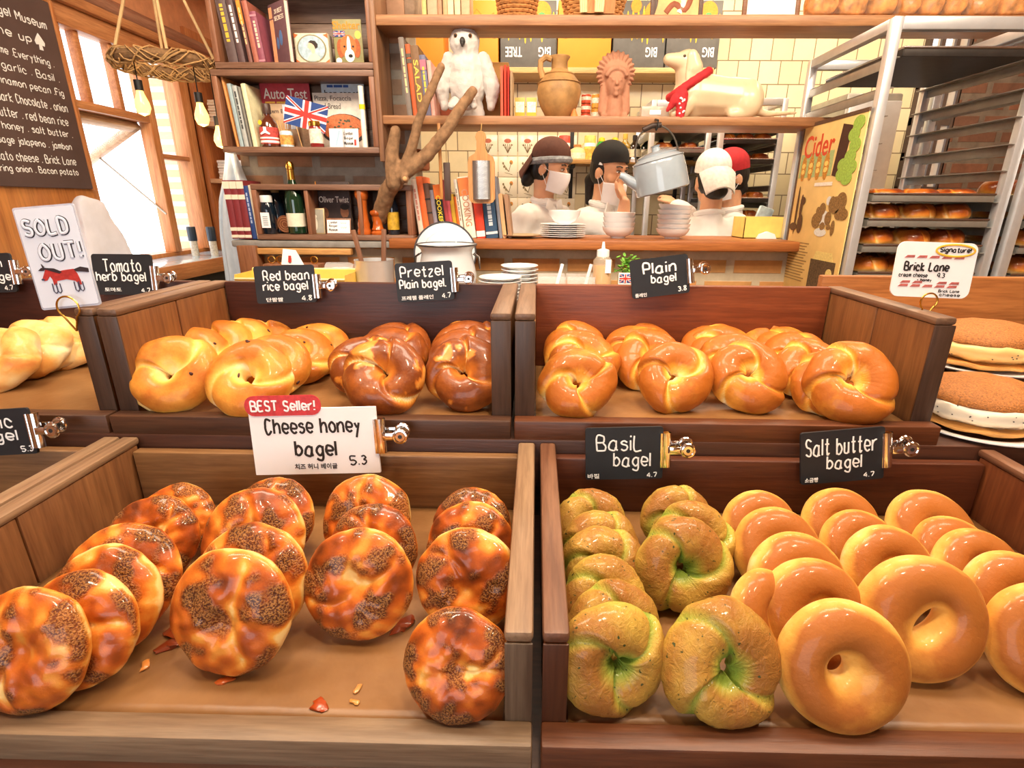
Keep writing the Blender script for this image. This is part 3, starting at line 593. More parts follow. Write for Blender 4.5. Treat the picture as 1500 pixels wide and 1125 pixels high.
# sold out card on its ring clip
c, w_, h, M = quad([(18, 307), (106, 299), (152, 448), (64, 456)], .80, 6, 6); t = thing('sold_out_sign', 'clear acrylic sold out sign with a drawing of a red horse', 'sign', rot=M @ T(0, 0, -h/2))
b = MB(); b.prism(rrect(w_, h, .004), -.0015, .0015); obj('acrylic_plate', b, glass('#dfeaff', .03, .5), t)
b = MB(); b.prism(rrect(w_*.95, h*.96, .003, z0=.02*h), -.0019, -.0015); obj('paper_sheet', b, mat('#dfe6f4', .55, var=.02), t)
def outline_text(tx, W_, H_, cx, cz, y, lw):
    """bubble letters: a pale stroke inside a dark one"""
    return hand(tx, W_, H_, cx, cz, y, lw*1.7, jit=.1), hand(tx, W_, H_, cx, cz, y-.0012, lw*1.05, jit=.1)
for tx, W_, fx, fz in (('SOLD', .70, .46, .80), ('OUT!', .66, .58, .56)):
    a, b2_ = outline_text(tx, W_*w_, .155*h, (fx-.5)*w_, fz*h, -.0022, .0019); l = obj('lettering', a, mat('#3b3a45', .8), t); obj('letter_filling', b2_, mat('#dfe6f4', .55, var=.02), l)
hb = [(-.30, .34), (-.33, .31), (-.31, .285), (-.26, .29), (-.20, .33), (-.17, .29), (-.17, .24), (-.12, .24), (-.11, .275), (.06, .285), (.20, .26), (.24, .22), (.29, .22), (.28, .27), (.26, .33), (.22, .38), (.05, .375), (-.08, .365), (-.16, .40), (-.24, .40)]
b = MB(); b.prism([(x*w_, z*h) for x, z in hb][::-1], -.0026, -.0019); d = obj('horse_drawing', b, mat('#b5322c', .8, var=.25, vs_=150), t)
b = MB()
for q in ([(-.26, .415), (-.10, .40), (.02, .36), (-.03, .345), (-.14, .372), (-.25, .40)], [(.22, .375), (.34, .395), (.46, .375), (.46, .335), (.34, .345), (.25, .352)], [(-.36, .39), (-.30, .415), (-.22, .41), (-.28, .385)]): b.prism([(x*w_, z*h) for x, z in q], -.0030, -.0020)
b.tube([(-.27*w_, -.0028, .41*h), (-.28*w_, -.0028, .45*h), (-.25*w_, -.0028, .42*h)], .0008, 5); obj('mane', b, mat('#33262b', .8, var=.2), d)
b = MB()
for x in (-.165, -.10, .20, .28): b.tube([(x*w_+a*w_*.03, -.0028, (.205+e*.05)*h) for a, e in ((-1, 1), (-1.1, -.6), (0, -1), (1, -.6), (.9, .9))], .0007, 5)
disc(b, .05*w_, .02*h, -.32*w_, .30*h, -.0028); obj('hooves', b, mat('#40405a', .8), d)
def ringclip(u, v, y, label, m=BRASS, s=.017, stem=.02):
    p = P(u, v, y=y); t = thing('ring_clip', label, 'clip', (p.x, y, p.z-s)); b = MB(); pts = [(s*math.sin(a), -.004, s*math.cos(a)+s) for a in [-2.5+5.0*i/24 for i in range(25)]]
    b.tube([(0, 0, -stem)]+pts+[(0, 0, -stem)], .0014, 7); obj('wire_ring', b, m, t); return t
ringclip(103, 450, .787, 'brass ring clip holding up the sold out sign')
# signature card
c, w_, h, M = quad([(1316, 353), (1436, 358), (1414, 438), (1302, 434)], .86, 6, -4); t = thing('price_card', 'white rounded card reading Signature Brick Lane beside the wire rack', 'sign', rot=M @ T(0, 0, -h/2))
b = MB(); b.prism(rrect(w_, h, .012), -.0015, .0015); obj('card', b, PAPER, t)
for tx, fw, fh, fx, fz, lw in (('Brick Lane', .56, .16, .40, .56, .0013), ('Signature!', .38, .11, .72, .86, .0009), ('cream cheese', .36, .07, .25, .40, .0006), ('+ honey', .18, .06, .40, .31, .0006), ('9.3', .09, .08, .60, .41, .0007), ('Brick Lane', .26, .05, .74, .13, .0005), ('cheese', .26, .05, .76, .06, .0005)):
    obj('lettering', hand(tx, fw*w_, fh*h, (fx-.5)*w_, fz*h, -.0022, lw), INK, t)
b = MB(); b.tube([(.22*w_+.24*w_*math.cos(a), -.0022, .86*h+.105*h*math.sin(a)) for a in [2*PI*i/28 for i in range(28)]], .0016, 6, close=True, flat=(0, -1, 0)); obj('yellow_oval', b, mat('#f0b93c', .7), t)
b = MB()
for row, (z, n, x0) in enumerate(((.71, 5, -.40), (.25, 5, -.40), (.185, 5, -.42))):
    for i in range(n):
        if row == 1 and i in (2,): continue
        x = (x0+i*.155)*w_; b.prism([(x, z*h), (x+.125*w_, (z+.006)*h), (x+.128*w_, (z+.05)*h), (x+.004, (z+.046)*h)], -.0021, -.0015)
obj('brick_drawing', b, mat('#b5605a', .8, var=.3, vs_=200), t)
ringclip(1358, 441, .85, 'brass wire clip holding the signature card', s=.013, stem=.016)
# ================================================================== stepped shelf of filled bagels at the right edge
SH = wood('#5a3220', '#7e4c2e', 'x')
b = MB(); b.b2(.655, 1.25, .80, 1.14, .93, .985, .004); obj_sh = tag(obj('sandwich_shelf', b, SH), 'brown wooden step shelf under the plated filled bagels', 'shelf')
b = MB(); b.b2(0, .6, .17, .345, 0, .065, .004); o = obj('upper_step', b, SH, obj_sh); o.location = (.655, .80, .985)
b = MB(); b.b2(0, .66, 0, .02, 0, .25, .003); o = obj('back_board', b, wood('#8c5228', '#b4743e', 'x'), obj_sh); o.location = (.60, 1.13, .96)
def plate(mb, r, h=.018):
    return mb.lathe([(1e-4, .004), (r*.55, .004), (r*.62, .005), (r*.92, h-.002), (r, h), (r*1.0, h+.002), (r*.9, h+.0005), (r*.6, .009), (1e-4, .009)], 40, cap=False)
def sandwich(x, y, z, label, plabel, r=.115, fillm='#f4ead2', seed=0):
    b = MB(); plate(b, r); o = obj('dinner_plate', b, WHITE); o.location = (x, y, z); tag(o, plabel, 'plate', 'white plates under the filled bagels')
    t = thing('filled_bagel', label, 'sandwich', (x, y-.005, z+.010), SC(1.12, 1.12, 1.0), 'filled bagels on plates')
    def half(z0, h, r0, m, nm, seedn, top):
        b = MB(); b.ell((0, 0, 0), (r0, r0*.92, h), 40, 20)
        for p in b.v:
            p.z = p.z if (p.z > 0) == top else p.z*.25
            p += V((0, 0, .004*noise.noise(p*40+V((seedn, 0, 0)))))
        b.v = [p+V((0, 0, z0)) for p in b.v]; return obj(nm, b, m, t)
    half(.016, .016, .081, mat('#d39a52', .55, var=.2, bump=.3), 'bottom_half', seed, False)
    b = MB(); b.ell((0, 0, .042), (.084, .078, .034), 40, 16); b.v = [p+V((0, 0, .006*noise.noise(p*60+V((seed, 3, 0))))) for p in b.v]; f = obj('cream_filling', b, mat(fillm, .35, var=.06, bump=.3), t)
    b = MB(); rnd = random.Random(seed)
    for _ in range(26):
        a = rnd.uniform(-2.9, -.25); zz = rnd.uniform(.026, .056); k = math.sqrt(max(0, 1-((zz-.042)/.034)**2)); b.ell((.084*math.cos(a)*k, .078*math.sin(a)*k, zz), .0011, 6, 4)
    obj('pepper_specks', b, mat('#4a4038'), f)
    half(.054, .032, .081, crumbm, 'top_half', seed+5, True)
crumbm = mat('#a2642a', .6, var=.45, vs_=420, bump=.9, bs=420)
_p = P(1450, 640, z=.987); sandwich(.752, .855, .986, 'filled bagel with pale cream and pepper specks on the lower plate', 'white plate under the lower cream filled bagel', seed=1)
sandwich(.855, 1.00, 1.051, 'filled bagel with honey coloured syrup on the upper plate', 'white plate under the upper syrup filled bagel', r=.115, fillm='#f0c880', seed=2)
b = MB(); plate(b, .07); o = obj('dinner_plate', b, WHITE); o.location = (.705, 1.03, 1.052); tag(o, 'white plate rim peeking out beside the upper filled bagel', 'plate', 'white plates under the filled bagels')
# ================================================================== room
TILE = brick('#ece0bc', '#e6d6aa', '#8a7860', .128, .128, .0035, 'xz', .5, rough=.18, dirt=.08, bump=.35)
BRICKS = brick('#b88a68', '#9c8672', '#aaa294', .27, .092, .020, 'xz', .5, dirt=.4)
BRICKO = brick('#c88448', '#bc9058', '#bcae94', .235, .088, .020, 'xz', .5, dirt=.3)
b = MB(); b.b2(-2.1, 3.6, -1.6, 3.8, -.06, 0); struct('floor', b, wood('#6a4a34', '#8a6648', 'y', .5))
b = MB(); b.b2(-2.1, 3.6, -1.7, 3.8, 2.95, 3.02); struct('ceiling', b, mat('#c98a58', .8, bump=.1))
b = MB(); b.b2(-2.1, 2.31, 3.70, 3.80, 0, 2.95); struct('wall_back', b, TILE)
b = MB(); b.b2(2.56, 3.6, 3.66, 3.80, 0, 2.95); struct('wall_right', b, brick('#8a5a42', '#6a4a3a', '#7a6a5c', .26, .09, .02, 'xz', .5, dirt=.5))
b = MB(); b.b2(3.6, 3.7, -1.6, 3.8, 0, 2.95); struct('wall_east_unseen', b, mat('#d8b48c', .8))  # unseen wall, added to close the room against skylight
b = MB(); b.b2(-2.1, 3.6, -1.7, -1.6, 0, .85); b.b2(-2.1, 3.6, -1.7, -1.6, 2.35, 2.95); b.b2(-2.1, -1.5, -1.7, -1.6, .85, 2.35); b.b2(2.2, 3.6, -1.7, -1.6, .85, 2.35); b.b2(.25, 2.2, -1.7, -1.6, .85, 2.35); struct('wall_front_unseen', b, mat('#d8b48c', .8))  # unseen wall behind the camera, added; half-closed opening limits the daylight fill
# left wall with its window
XL = -2.0; WY0, WY1, WZ0, WZ1 = 2.50, 3.30, 1.08, 2.075; b = MB()
b.b2(-2.1, XL, -1.6, WY0-.02, 0, 2.95); b.b2(-2.1, XL, WY1, 3.70, 0, 2.95); b.b2(-2.1, XL, WY0-.02, WY1, 0, WZ0); b.b2(-2.1, XL, WY0-.02, WY1, WZ1, 2.95)
struct('wall_left', b, wood('#b06a34', '#d48f52', 'z', .6))
OW = wood('#b8703c', '#d89a62', 'z'); OWY = wood('#a8683c', '#cc8e5a', 'y')
w1 = bpy.data.objects.new('window_1', None); COL.objects.link(w1); w1['kind'] = 'structure'
b = MB(); b.b2(-2.05, XL+.01, WY0-.02, WY0+.02, WZ0, WZ1, .004); b.b2(-2.05, XL+.012, 2.965, 3.02, WZ0, WZ1-.0, .004); b.b2(-2.05, XL+.03, 3.24, 3.32, WZ0, WZ1+.02, .004)
o = obj('window_frame', b, OW, w1); o['kind'] = 'structure'
b = MB(); b.b2(-2.05, XL+.02, WY0-.03, WY1, WZ1-.035, WZ1+.045, .004); b.b2(-2.05, XL+.012, WY0, 2.97, 1.725, 1.760, .004); b.b2(-2.05, XL+.012, 3.02, WY1, 1.56, 1.585, .004)
for y in (2.615, 2.81): b.b2(-2.04, XL, y-.013, y+.013, 1.760, WZ1-.03, .003)
o = obj('window_frame', b, OWY, w1); o['kind'] = 'structure'
b = MB(); b.b2(-2.047, -2.043, WY0, 2.97, 1.765, WZ1-.04); b.b2(-2.047, -2.043, 3.03, 3.22, WZ0, WZ1-.04); o = obj('window_glass', b, glass('#f2f8ff', .02, .12), w1); o['kind'] = 'structure'
# top hung sash pushed outwards
sm_ = T(-2.04, 0, 1.712) @ RY(60); b = MB()
for y0, y1, z0, z1 in ((2.54, 2.955, -.04, 0), (2.54, 2.955, -.60, -.56), (2.54, 2.58, -.60, 0), (2.915, 2.955, -.60, 0)): b.b2(-.018, .018, y0, y1, z0, z1, .003, M=sm_)
o = obj('awning_sash', b, wood('#b8906c', '#dcbc98', 'y'), w1); o['kind'] = 'structure'
b = MB(); b.b2(-.003, .003, 2.57, 2.92, -.57, -.03, M=sm_); o = obj('window_glass', b, glass('#eaf4ff', .02, .15), w1); o['kind'] = 'structure'
b = MB(); b.tube([(-2.30, 2.94, 1.58), (-2.0, 2.965, 1.28)], .005, 6); o = obj('sash_stay', b, DARKSTEEL, w1); o['kind'] = 'structure'
b = MB(); b.lathe([(.034, -.5), (.034, 3.75)], 14, M=RX(-90)); b.v = [p+V((XL+.03, 0, 2.185)) for p in b.v]; struct('trim_1', b, wood('#8a5a44', '#a87860', 'y'))
b = MB(); b.b2(XL, XL+.05, 1.4, 3.7, 2.12, 2.17, .005); struct('trim_2', b, OWY)
b = MB(); b.b2(XL, XL+.5, -.2, 3.7, 2.5, 2.62, .01); b.b2(XL+.01, XL+.02, -.2, 3.7, 2.22, 2.5); struct('trim_3', b, mat('#c88a62', .7, bump=.1))
# pier of rendered brick seen outside the window
b = MB(); b.b2(-2.30, -2.12, 3.42, 4.1, 0, 2.6); struct('wall_outside', b, brick('#e0cca8', '#d8b888', '#efe8dc', .20, .07, .016, 'yz', .5, dirt=.15))
# brick column, low wall and its slab
b = MB(); b.b2(-1.27, -.53, 2.43, 2.63, 0, 2.95); struct('wall_pillar', b, BRICKS)
for i, (z0, z1, x1) in enumerate(((1.30, 1.385, -.488), (1.485, 1.565, -.492), (1.70, 1.79, -.478), (1.87, 1.93, -.50), (2.04, 2.2, -.49))):
    b = MB(); b.b2(-.60, x1, 2.44, 2.62, z0, z1, .012); struct('trim_pillar', b, mat('#9c5c3a' if i % 2 else '#8a7460', .85, var=.3, bump=.6))
b = MB(); b.b2(-1.27, 1.07, 2.30, 2.56, 0, 1.168); struct('wall_counter', b, BRICKO)
b = MB(); b.b2(-.60, 1.06, 2.21, 2.60, 1.170, 1.209, .006); tag(obj('counter_top', b, wood('#8a4c24', '#b8743e', 'x', .8)), 'thick reddish brown wooden counter slab on the low brick wall', 'counter')
b = MB(); b.b2(-1.27, -.60, 2.25, 2.60, 1.168, 1.195, .006); struct('trim_4', b, mat('#8a8884', .8, var=.2, bump=.5))
SHW = wood('#8a5a38', '#b48458', 'x', .7)
b = MB(); b.b2(-.605, 1.22, 2.25, 2.47, 1.634, 1.666, .005); tag(obj('wall_shelf', b, SHW), 'long wooden shelf carrying the owl, jug, bust and dog figure', 'shelf')
b = MB(); b.b2(-.615, 2.4, 2.25, 2.41, 1.962, 1.998, .005); tag(obj('wall_shelf', b, SHW), 'upper wooden shelf with baskets, frames and bagged bread', 'shelf')
b = MB(); b.b2(-.617, -.597, 2.24, 2.43, 1.50, 2.6, .003); struct('trim_5', b, wood('#7a5238', '#9c7454', 'z'))
b = MB(); b.b2(-.2, 1.0, 3.45, 3.70, 2.055, 2.085, .004); tag(obj('wall_shelf', b, wood('#b88a50', '#d8b078', 'x')), 'pale wooden shelf on the tiles under the fruit crates', 'shelf')
_ks = tag(obj('wall_shelf', MB().b2(-.05, 1.02, 3.46, 3.70, 1.575, 1.60, .004), wood('#a8783c', '#c89a58', 'x')), 'wooden bottle shelf on black brackets behind the bakers', 'shelf')
for x in (.22, .90, 2.0)[:2]: b = MB(); b.b2(x-.012, x+.012, 3.685, 3.70, 1.38, 2.0, .002); b.b2(x-.012, x+.012, 3.48, 3.70, 1.556, 1.575, .002); obj('shelf_bracket', b, BLACK, _ks)
# window bar with two pepper grinders
b = MB(); b.b2(XL+.002, -1.72, 1.2, 3.40, 1.02, 1.06, .004); wb = tag(obj('window_bar', b, mat('#a8b8c0', .22, var=.15, coat=.4)), 'narrow counter with grey blue top under the window', 'counter')
b = MB(); b.b2(-1.735, -1.712, 1.2, 3.40, .985, 1.058, .003); obj('wooden_edge', b, OWY, wb)
b = MB(); b.b2(XL+.01, -1.76, 1.25, 3.38, .0, 1.02); obj('front_panel', b, mat('#2e2c30', .5), wb)
for u, lab in ((287, 'salt grinder with black cap on the window bar, nearer the window'), (315, 'salt grinder with black cap on the window bar, nearer the brick column')):
    p = P(u, 374, z=1.062); t = thing('salt_grinder', lab, 'grinder', (max(p.x, -1.96), p.y, 1.06), None, 'salt grinders on the window bar')
    b = MB(); b.lathe([(.018, 0), (.019, .005), (.019, .085)], 18); obj('glass_body', b, mat('#c8bfae', .1, var=.3, vs_=120, coat=.8), t)
    b = MB(); b.lathe([(.0215, .080), (.022, .085), (.022, .15), (.02, .155)], 18); obj('cap', b, mat('#2a3440', .3), t)
# panelling, menu board
b = MB(); b.b2(XL, XL+.022, 1.0, 2.475, 1.06, 2.12, .003); struct('trim_6', b, wood('#b4703a', '#d8934e', 'z', .5))
t = thing('menu_board', 'large chalkboard menu with handwritten bagel list on the left wall', 'menu board', (XL+.024, 1.73, 1.395), RZ(90))
b = MB(); b.b2(-.76, .725, -.016, 0, 0, .70, .004); obj('board', b, mat('#5a4845', .7, var=.12, vs_=8), t); 
for x in (.725, -.775): b = MB(); b.b2(x, x+.015, -.02, 0, -.005, .71, .002); obj('frame', b, OW, t)
MENU = [('Bagel Museum', .255, .682, .605, .040), ('line up', .16, .594, .536, .036), ('Sesame .Everything .', .30, .672, .470, .034), ('herb . garlic . Basil .', .37, .680, .418, .034), ('Walnut . Cinnamon pecan .Fig', .44, .686, .366, .034), ('Nuts . dark Chocolate . onion', .39, .686, .313, .032), ('Salt . Butter . red bean rice', .40, .672, .260, .032), ('Cheese honey . salt butter .', .43, .678, .210, .032), ('Sausage jalapeno . jambon', .37, .658, .160, .032), ('Potato cheese . Brick Lane', .38, .662, .108, .032), ('Spring onion . Bacon potato', .38, .660, .062, .032)]
for i, (tx, wd, xr, z, h) in enumerate(MENU): obj('lettering', hand(tx, wd, h, xr-wd/2, z, -.0175, .0022 if i < 2 else .0017, seed=i), CHALK, t)
b = MB(); sp = [(0, .03), (.012, .015), (.022, 0), (.018, -.012), (.006, -.010), (.008, -.028), (-.008, -.028), (-.006, -.010), (-.018, -.012), (-.022, 0), (-.012, .015)]
b.prism([(x+.632, z+.540) for x, z in sp], -.0185, -.0165); obj('spade_drawing', b, CHALK, t)
# white paper bag leaning by the window
b = MB(); b.prism([(-.10, 0), (.13, 0), (.115, .03), (.02, .20), (-.05, .215), (-.08, .19)], -.04, .03); q = P(128, 350, y=1.9)
o = obj('white_cloth', voxel(b, .012, 4, .5, lambda p: .008*noise.noise(p*14)), mat('#d8d8e2', .8, var=.05)); o.matrix_world = T(-1.90, 2.36, 1.06) @ RZ(75) @ SC(1.0, .8, 1.45); tag(o, 'white cloth draped in a heap below the menu board', 'cloth')
# ------------------------------------------------------------------ corner shelf, apron
t = thing('corner_shelf', 'orange wooden shelf unit in the far corner beside the window', 'shelf', (XL+.01, 3.36, 1.06))
for x in (0, .78): b = MB(); b.b2(x, x+.03, 0, .32, 0, 1.2, .003); obj('upright', b, wood('#a85e30', '#c8804a', 'z'), t)
for z in (0, .39, .70, 1.02): b = MB(); b.b2(.03, .78, 0, .32, z, z+.025, .003); obj('shelf_board', b, wood('#c89468', '#e4c09a', 'x'), t)
b = MB(); b.b2(.03, .78, .31, .32, 0, 1.2); obj('back_panel', b, wood('#9a5230', '#b86a3e', 'z'), t)
for i, (x, z, n) in enumerate(((.12, .415, 7), (.30, .415, 5), (.12, .725, 8), (.30, .725, 6))):
    for k in range(n):
        b = MB(); b.box((0, 0, .0075), (.15, .20, .014), .003); o = obj('paper_stack', b, mat(['#f2f0ec', '#eadfce', '#e6d2b8'][i % 3], .7, var=.04)); o.location = (XL+.03+x, 3.50+.006*(k % 2), 1.06+z+.0151*k)
        tag(o, ['white folded box in the stack on the lowest shelf of the corner unit', 'cream folded box beside it on the lowest shelf of the corner unit', 'tan folded box in the pile on the middle shelf of the corner unit', 'white folded box right of the tan pile in the corner unit'][i], 'box', ['lower white folded boxes', 'lower cream folded boxes', 'tan folded boxes', 'upper white folded boxes'][i])
b = MB()
def cloth(i, j):
    hw = .016+.050*min(1, j*3.2)+.022*j; k = min(1, j*5); return (-1.283-.045*j+(i-.5)*2*hw+.006*math.sin(j*9), 2.372+k*(.016*math.sin(i*13+j*1.5)+.007*math.sin(i*29-j*3))+.02*abs(i-.5), 1.560-.66*j-.02*math.sin(i*9)*j)
b.grid(cloth, 44, 40); o = obj('apron', b, mat('#c4d2e0', .85, var=.06)); md = o.modifiers.new('s', 'SOLIDIFY'); md.thickness = .006; tag(o, 'pale blue white apron hanging on the left edge of the brick column', 'apron')
b = MB(); b.tube([(0, .05, 0), (0, -.02, 0), (0, -.03, .014)], .004, 6, M=T(-1.262, 2.385, 1.555)); tag(obj('coat_hook', b, DARKSTEEL), 'small steel hook on the brick column that holds the apron', 'hook')
# ------------------------------------------------------------------ woven twig lamp
lc = P(246, 95, y=2.3); t = thing('twig_lamp', 'hanging ring of woven twigs with bare bulbs on four ropes by the window', 'lamp', (lc.x, 2.3, lc.z))
rnd = random.Random(5); b = MB(); R0 = .165
b.tube([(R0*math.cos(a), R0*math.sin(a), 0) for a in [2*PI*i/32 for i in range(32)]], .02, 8, close=True); obj('ring', b, mat('#7a5c3c', .9, var=.3, vs_=80, bump=.8), t)
b = MB()
for i in range(90):
    a0 = rnd.uniform(0, 6.28); ln = rnd.uniform(.5, 1.3); ph = rnd.uniform(0, 6.28); k = rnd.choice([-1, 1])*rnd.uniform(3, 7); pts = []
    for j in range(9): a = a0+ln*j/8; q = ph+k*ln*j/8; rr = .024+.010*noise.noise(V((i, j*.5, 0))); pts.append(((R0+rr*math.cos(q))*math.cos(a), (R0+rr*math.cos(q))*math.sin(a), rr*1.1*math.sin(q)))
    b.tube(pts, .0026, 5)
o = obj('twigs', b, mat('#b08a58', .85, var=.35, vs_=30), t); o['kind'] = 'stuff'
for a in (.5, 2.2, 3.7, 5.3): b = MB(); b.tube([(R0*math.cos(a), R0*math.sin(a), .02), (.02*math.cos(a), .02*math.sin(a), .42)], .0055, 7); obj('rope', b, mat('#c8a878', .9, bump=.6, bs=300), t)
for (x, y, z) in ((-.05, -.12, -.075), (.115, -.03, -.10), (.125, .06, -.17)):
    b = MB(); b.tube([(x, y, .0), (x, y, z)], .0022, 5); b.lathe([(.014, z-.035), (.014, z)], 12, M=T(x, y, 0)); c_ = obj('bulb_socket', b, BLACK, t)
    b = MB(); b.lathe([(.011, -.035), (.013, -.045), (.024, -.075), (.026, -.092), (.018, -.112), (1e-4, -.120)], 16, M=T(x, y, z)); obj('light_bulb', b, mat('#ffc868', .2, var=0, emit=2.2), c_)
    lamp('bulb_light', 'POINT', (lc.x+x, 2.3+y, lc.z+z-.14), .7, (1, .72, .4), .03)
# ------------------------------------------------------------------ far lattice door, refrigerator
d1 = bpy.data.objects.new('door_1', None); COL.objects.link(d1); d1['kind'] = 'structure'; b = MB(); DKW = mat('#54443c', .6, bump=.2)
for x in (2.31, 2.385, 2.47, 2.545): b.b2(x, x+.022, 3.66, 3.70, 0, 2.95)
for z in (.9, 1.2, 1.42, 1.62, 1.82, 2.02, 2.5): b.b2(2.31, 2.567, 3.665, 3.695, z, z+.045)
o = obj('door_lattice', b, DKW, d1); o['kind'] = 'structure'
b = MB(); b.b2(2.33, 2.55, 3.678, 3.682, 0, 2.95); o = obj('door_glass', b, glass('#fff2dc', .05, .3), d1); o['kind'] = 'structure'
t = thing('steel_refrigerator', 'tall stainless steel refrigerator beside the far bread rack', 'refrigerator', (1.66, 3.22, 0))
b = MB(); b.b2(0, .30, 0, .46, .08, 1.92, .012); obj('cabinet', b, DARKSTEEL, t)
for z in (.12, 1.02): b = MB(); b.b2(.01, .29, -.02, 0, z, z+.86, .008); q = obj('door', b, STEEL, t); b = MB(); b.tube([(.05, -.02, z+.3), (.05, -.05, z+.32), (.05, -.05, z+.55), (.05, -.02, z+.57)], .008, 7); obj('handle', b, CHROME, q)
# painted flower tiles
FT = MB().box((0, 0, 0), (.122, .012, .122), .003).mesh('flower_tile', mat('#f4ead2', .18, var=.03)); F1 = MB(); F1.prism(ellipse(.045, .026, 0, .026), -.0072, -.006); FR = F1.mesh('bloom', mat('#c2725a', .7, var=.3, vs_=200))
F2 = MB(); F2.prism(ellipse(.022, .026, .022, .026), -.0072, -.006); FO = F2.mesh('bloom', mat('#dc9444', .7, var=.3, vs_=200)); S1 = MB()
for x in (-.028, -.016, 0, .014, .026): S1.tube([(0, -.0068, -.045), (x*.5, -.0068, -.02), (x, -.0068, .008)], .0022, 5, flat=(0, -1, 0))
for x, z in ((-.026, 0), (.026, .002), (-.014, -.014), (.015, -.016)): S1.prism(ellipse(.014, .007, x, z, 10), -.0073, -.0062)
SR = S1.mesh('stem', mat('#7a6a4c', .7, var=.3)); S2 = MB()
for x, z in ((-.03, .02), (-.024, .0), (-.012, -.012), (.02, .02)): S2.tube([(.006, -.0068, -.03), (x, -.0068, z)], .002, 5, flat=(0, -1, 0)); S2.prism(ellipse(.012, .016, x, z, 10), -.0073, -.0062)
S2.tube([(-.02, -.0068, -.035), (.03, -.0068, -.048)], .0015, 5, flat=(0, -1, 0)); SO = S2.mesh('stem', mat('#8a7a54', .7, var=.3))
_c = P(775, 213, y=3.69)
for r in range(5):
    for k in range(-1, 4):
        if r == 0 and k == 3: kk = 1
        o = link('flower_tile', FT); o.location = (_c.x-.01+(k-1)*.1265, 3.700, _c.z-r*.1265)
        for m in ((FR, SR) if r == 0 else (FO, SO)): link('bloom' if m in (FR, FO) else 'stem', m, o)
        tag(o, 'cream wall tile painted with a red thistle in the top flowered row' if r == 0 else 'cream wall tile painted with a small orange flower below the thistle row', 'tile', 'red thistle tiles' if r == 0 else 'orange flower tiles')
# ================================================================== books and shelf goods
PAGES = mat('#e9dfc8', .9, var=.12, vs_=400)
def book(x, y, z, t_, h, d, colr, label, group=None, title=None, tcol='#e8d8a0', lean=0, face=False, bands=(), yaw=0, rough=.55, name='book', ty=.5, tf=.6):
    """spine towards -y (x = thickness); with face=True the front cover looks at -y (x = cover width, d = thickness)"""
    t = thing(name, label, 'book', (x, y, z), RZ(yaw) @ RY(lean), group); m = mat(colr, rough, var=.10, vs_=60); c = .0022; b = MB()
    if face:
        b.b2(-t_/2, t_/2, 0, c, 0, h, .0008); b.b2(-t_/2, t_/2, d-c, d, 0, h, .0008); b.b2(-t_/2, -t_/2+c, 0, d, 0, h, .0008)
        p = MB(); p.b2(-t_/2+c, t_/2-.003, c, d-c, .002, h-.002)
    else:
        b.b2(-t_/2, -t_/2+c, .002, d, 0, h, .0008); b.b2(t_/2-c, t_/2, .002, d, 0, h, .0008)
        pr = [(-t_/2, .003), (-t_/2*.6, .0005), (0, -.0006), (t_/2*.6, .0005), (t_/2, .003), (t_/2, .006), (-t_/2, .006)]; n = len(pr)
        b.add([(px, py, 0) for px, py in pr]+[(px, py, h) for px, py in pr], [tuple(range(n))[::-1], tuple(range(n, 2*n))]+[(i, (i+1) % n, (i+1) % n+n, i+n) for i in range(n)])
        p = MB(); p.b2(-t_/2+c, t_/2-c, .005, d-.003, .003, h-.004)
    cv = obj('cover', b, m, t); obj('pages', p, PAGES, t)
    for z0, z1, hc in bands:
        b = MB(); b.b2(-t_/2*.98, t_/2*.98, -.0009 if not face else -.0006, .003, z0*h, z1*h, 0); obj('band', b, mat(hc, .6), cv)
    if title:
        tm = mat(tcol, .6, var=.04)
        if face:
            for tx, w_, hh, cx, cz in title: obj('title', print_(tx, w_*t_, hh*h if hh else None, cx*t_, cz*h, -.0008), tm, cv)
        elif title == '~':
            rr = random.Random(label); b = MB(); z0 = .30*h
            while z0 < .82*h: ln = rr.uniform(.03, .10)*h; b.b2(-t_*.16, t_*.16, -.0012, .001, z0, z0+ln); z0 += ln+.018*h
            obj('title_marks', b, tm, cv)
        else: obj('title', print_(title, h*tf, t_*.58, 0, h*ty, -.0011, rot=-90), tm, cv)
    return t, cv
def spines(y, z, rows, group, d=.15):
    """rows: u0, u1 at the foot, v of the top, v of the foot, lean, colour, label, title, title colour, bands"""
    for r in rows:
        u0, u1, vt, vb, lean, c, lab = r[:7]; x0, x1, z0, z1 = BX(u0, vt, u1, vb, y)
        book((x0+x1)/2, y, z, x1-x0-.001, max(.05, P((u0+u1)/2, vt, y=y).z-z), d, c, lab, group, r[7] if len(r) > 7 else None, r[8] if len(r) > 8 else '#e8d8a0', lean, bands=r[9] if len(r) > 9 else ())
CW = wood('#6e4e3c', '#94705a', 'x'); CWZ = wood('#7a4e36', '#a06e50', 'z')
def crate(label, x0, x1, z0, z1, y0=2.25, y1=2.43, t_=.022, parts=()):
    t = thing('wall_crate', label, 'crate', (x0, y0, z0)); w_, h, d = x1-x0, z1-z0, y1-y0
    b = MB(); b.b2(0, w_, 0, d, 0, t_, .003); obj('bottom_board', b, CW, t); b = MB(); b.b2(0, w_, 0, d, h-t_, h, .003); obj('top_board', b, CW, t)
    for x in (0, w_-t_): b = MB(); b.b2(x, x+t_, 0, d, t_, h-t_, .003); obj('side_board', b, CWZ, t)
    b = MB()
    for k in range(3): b.b2(t_, w_-t_, d-.012, d-.002, t_+(h-2*t_)*k/3+.001, t_+(h-2*t_)*(k+1)/3-.001, .001)
    obj('back_slats', b, wood('#6a5040', '#8c6e5a', 'x'), t)
    for x in parts: b = MB(); b.b2(x-x0-.008, x-x0+.008, .005, d-.012, t_, h-t_, .002); obj('divider', b, CWZ, t)
    return t
Y1 = 2.27
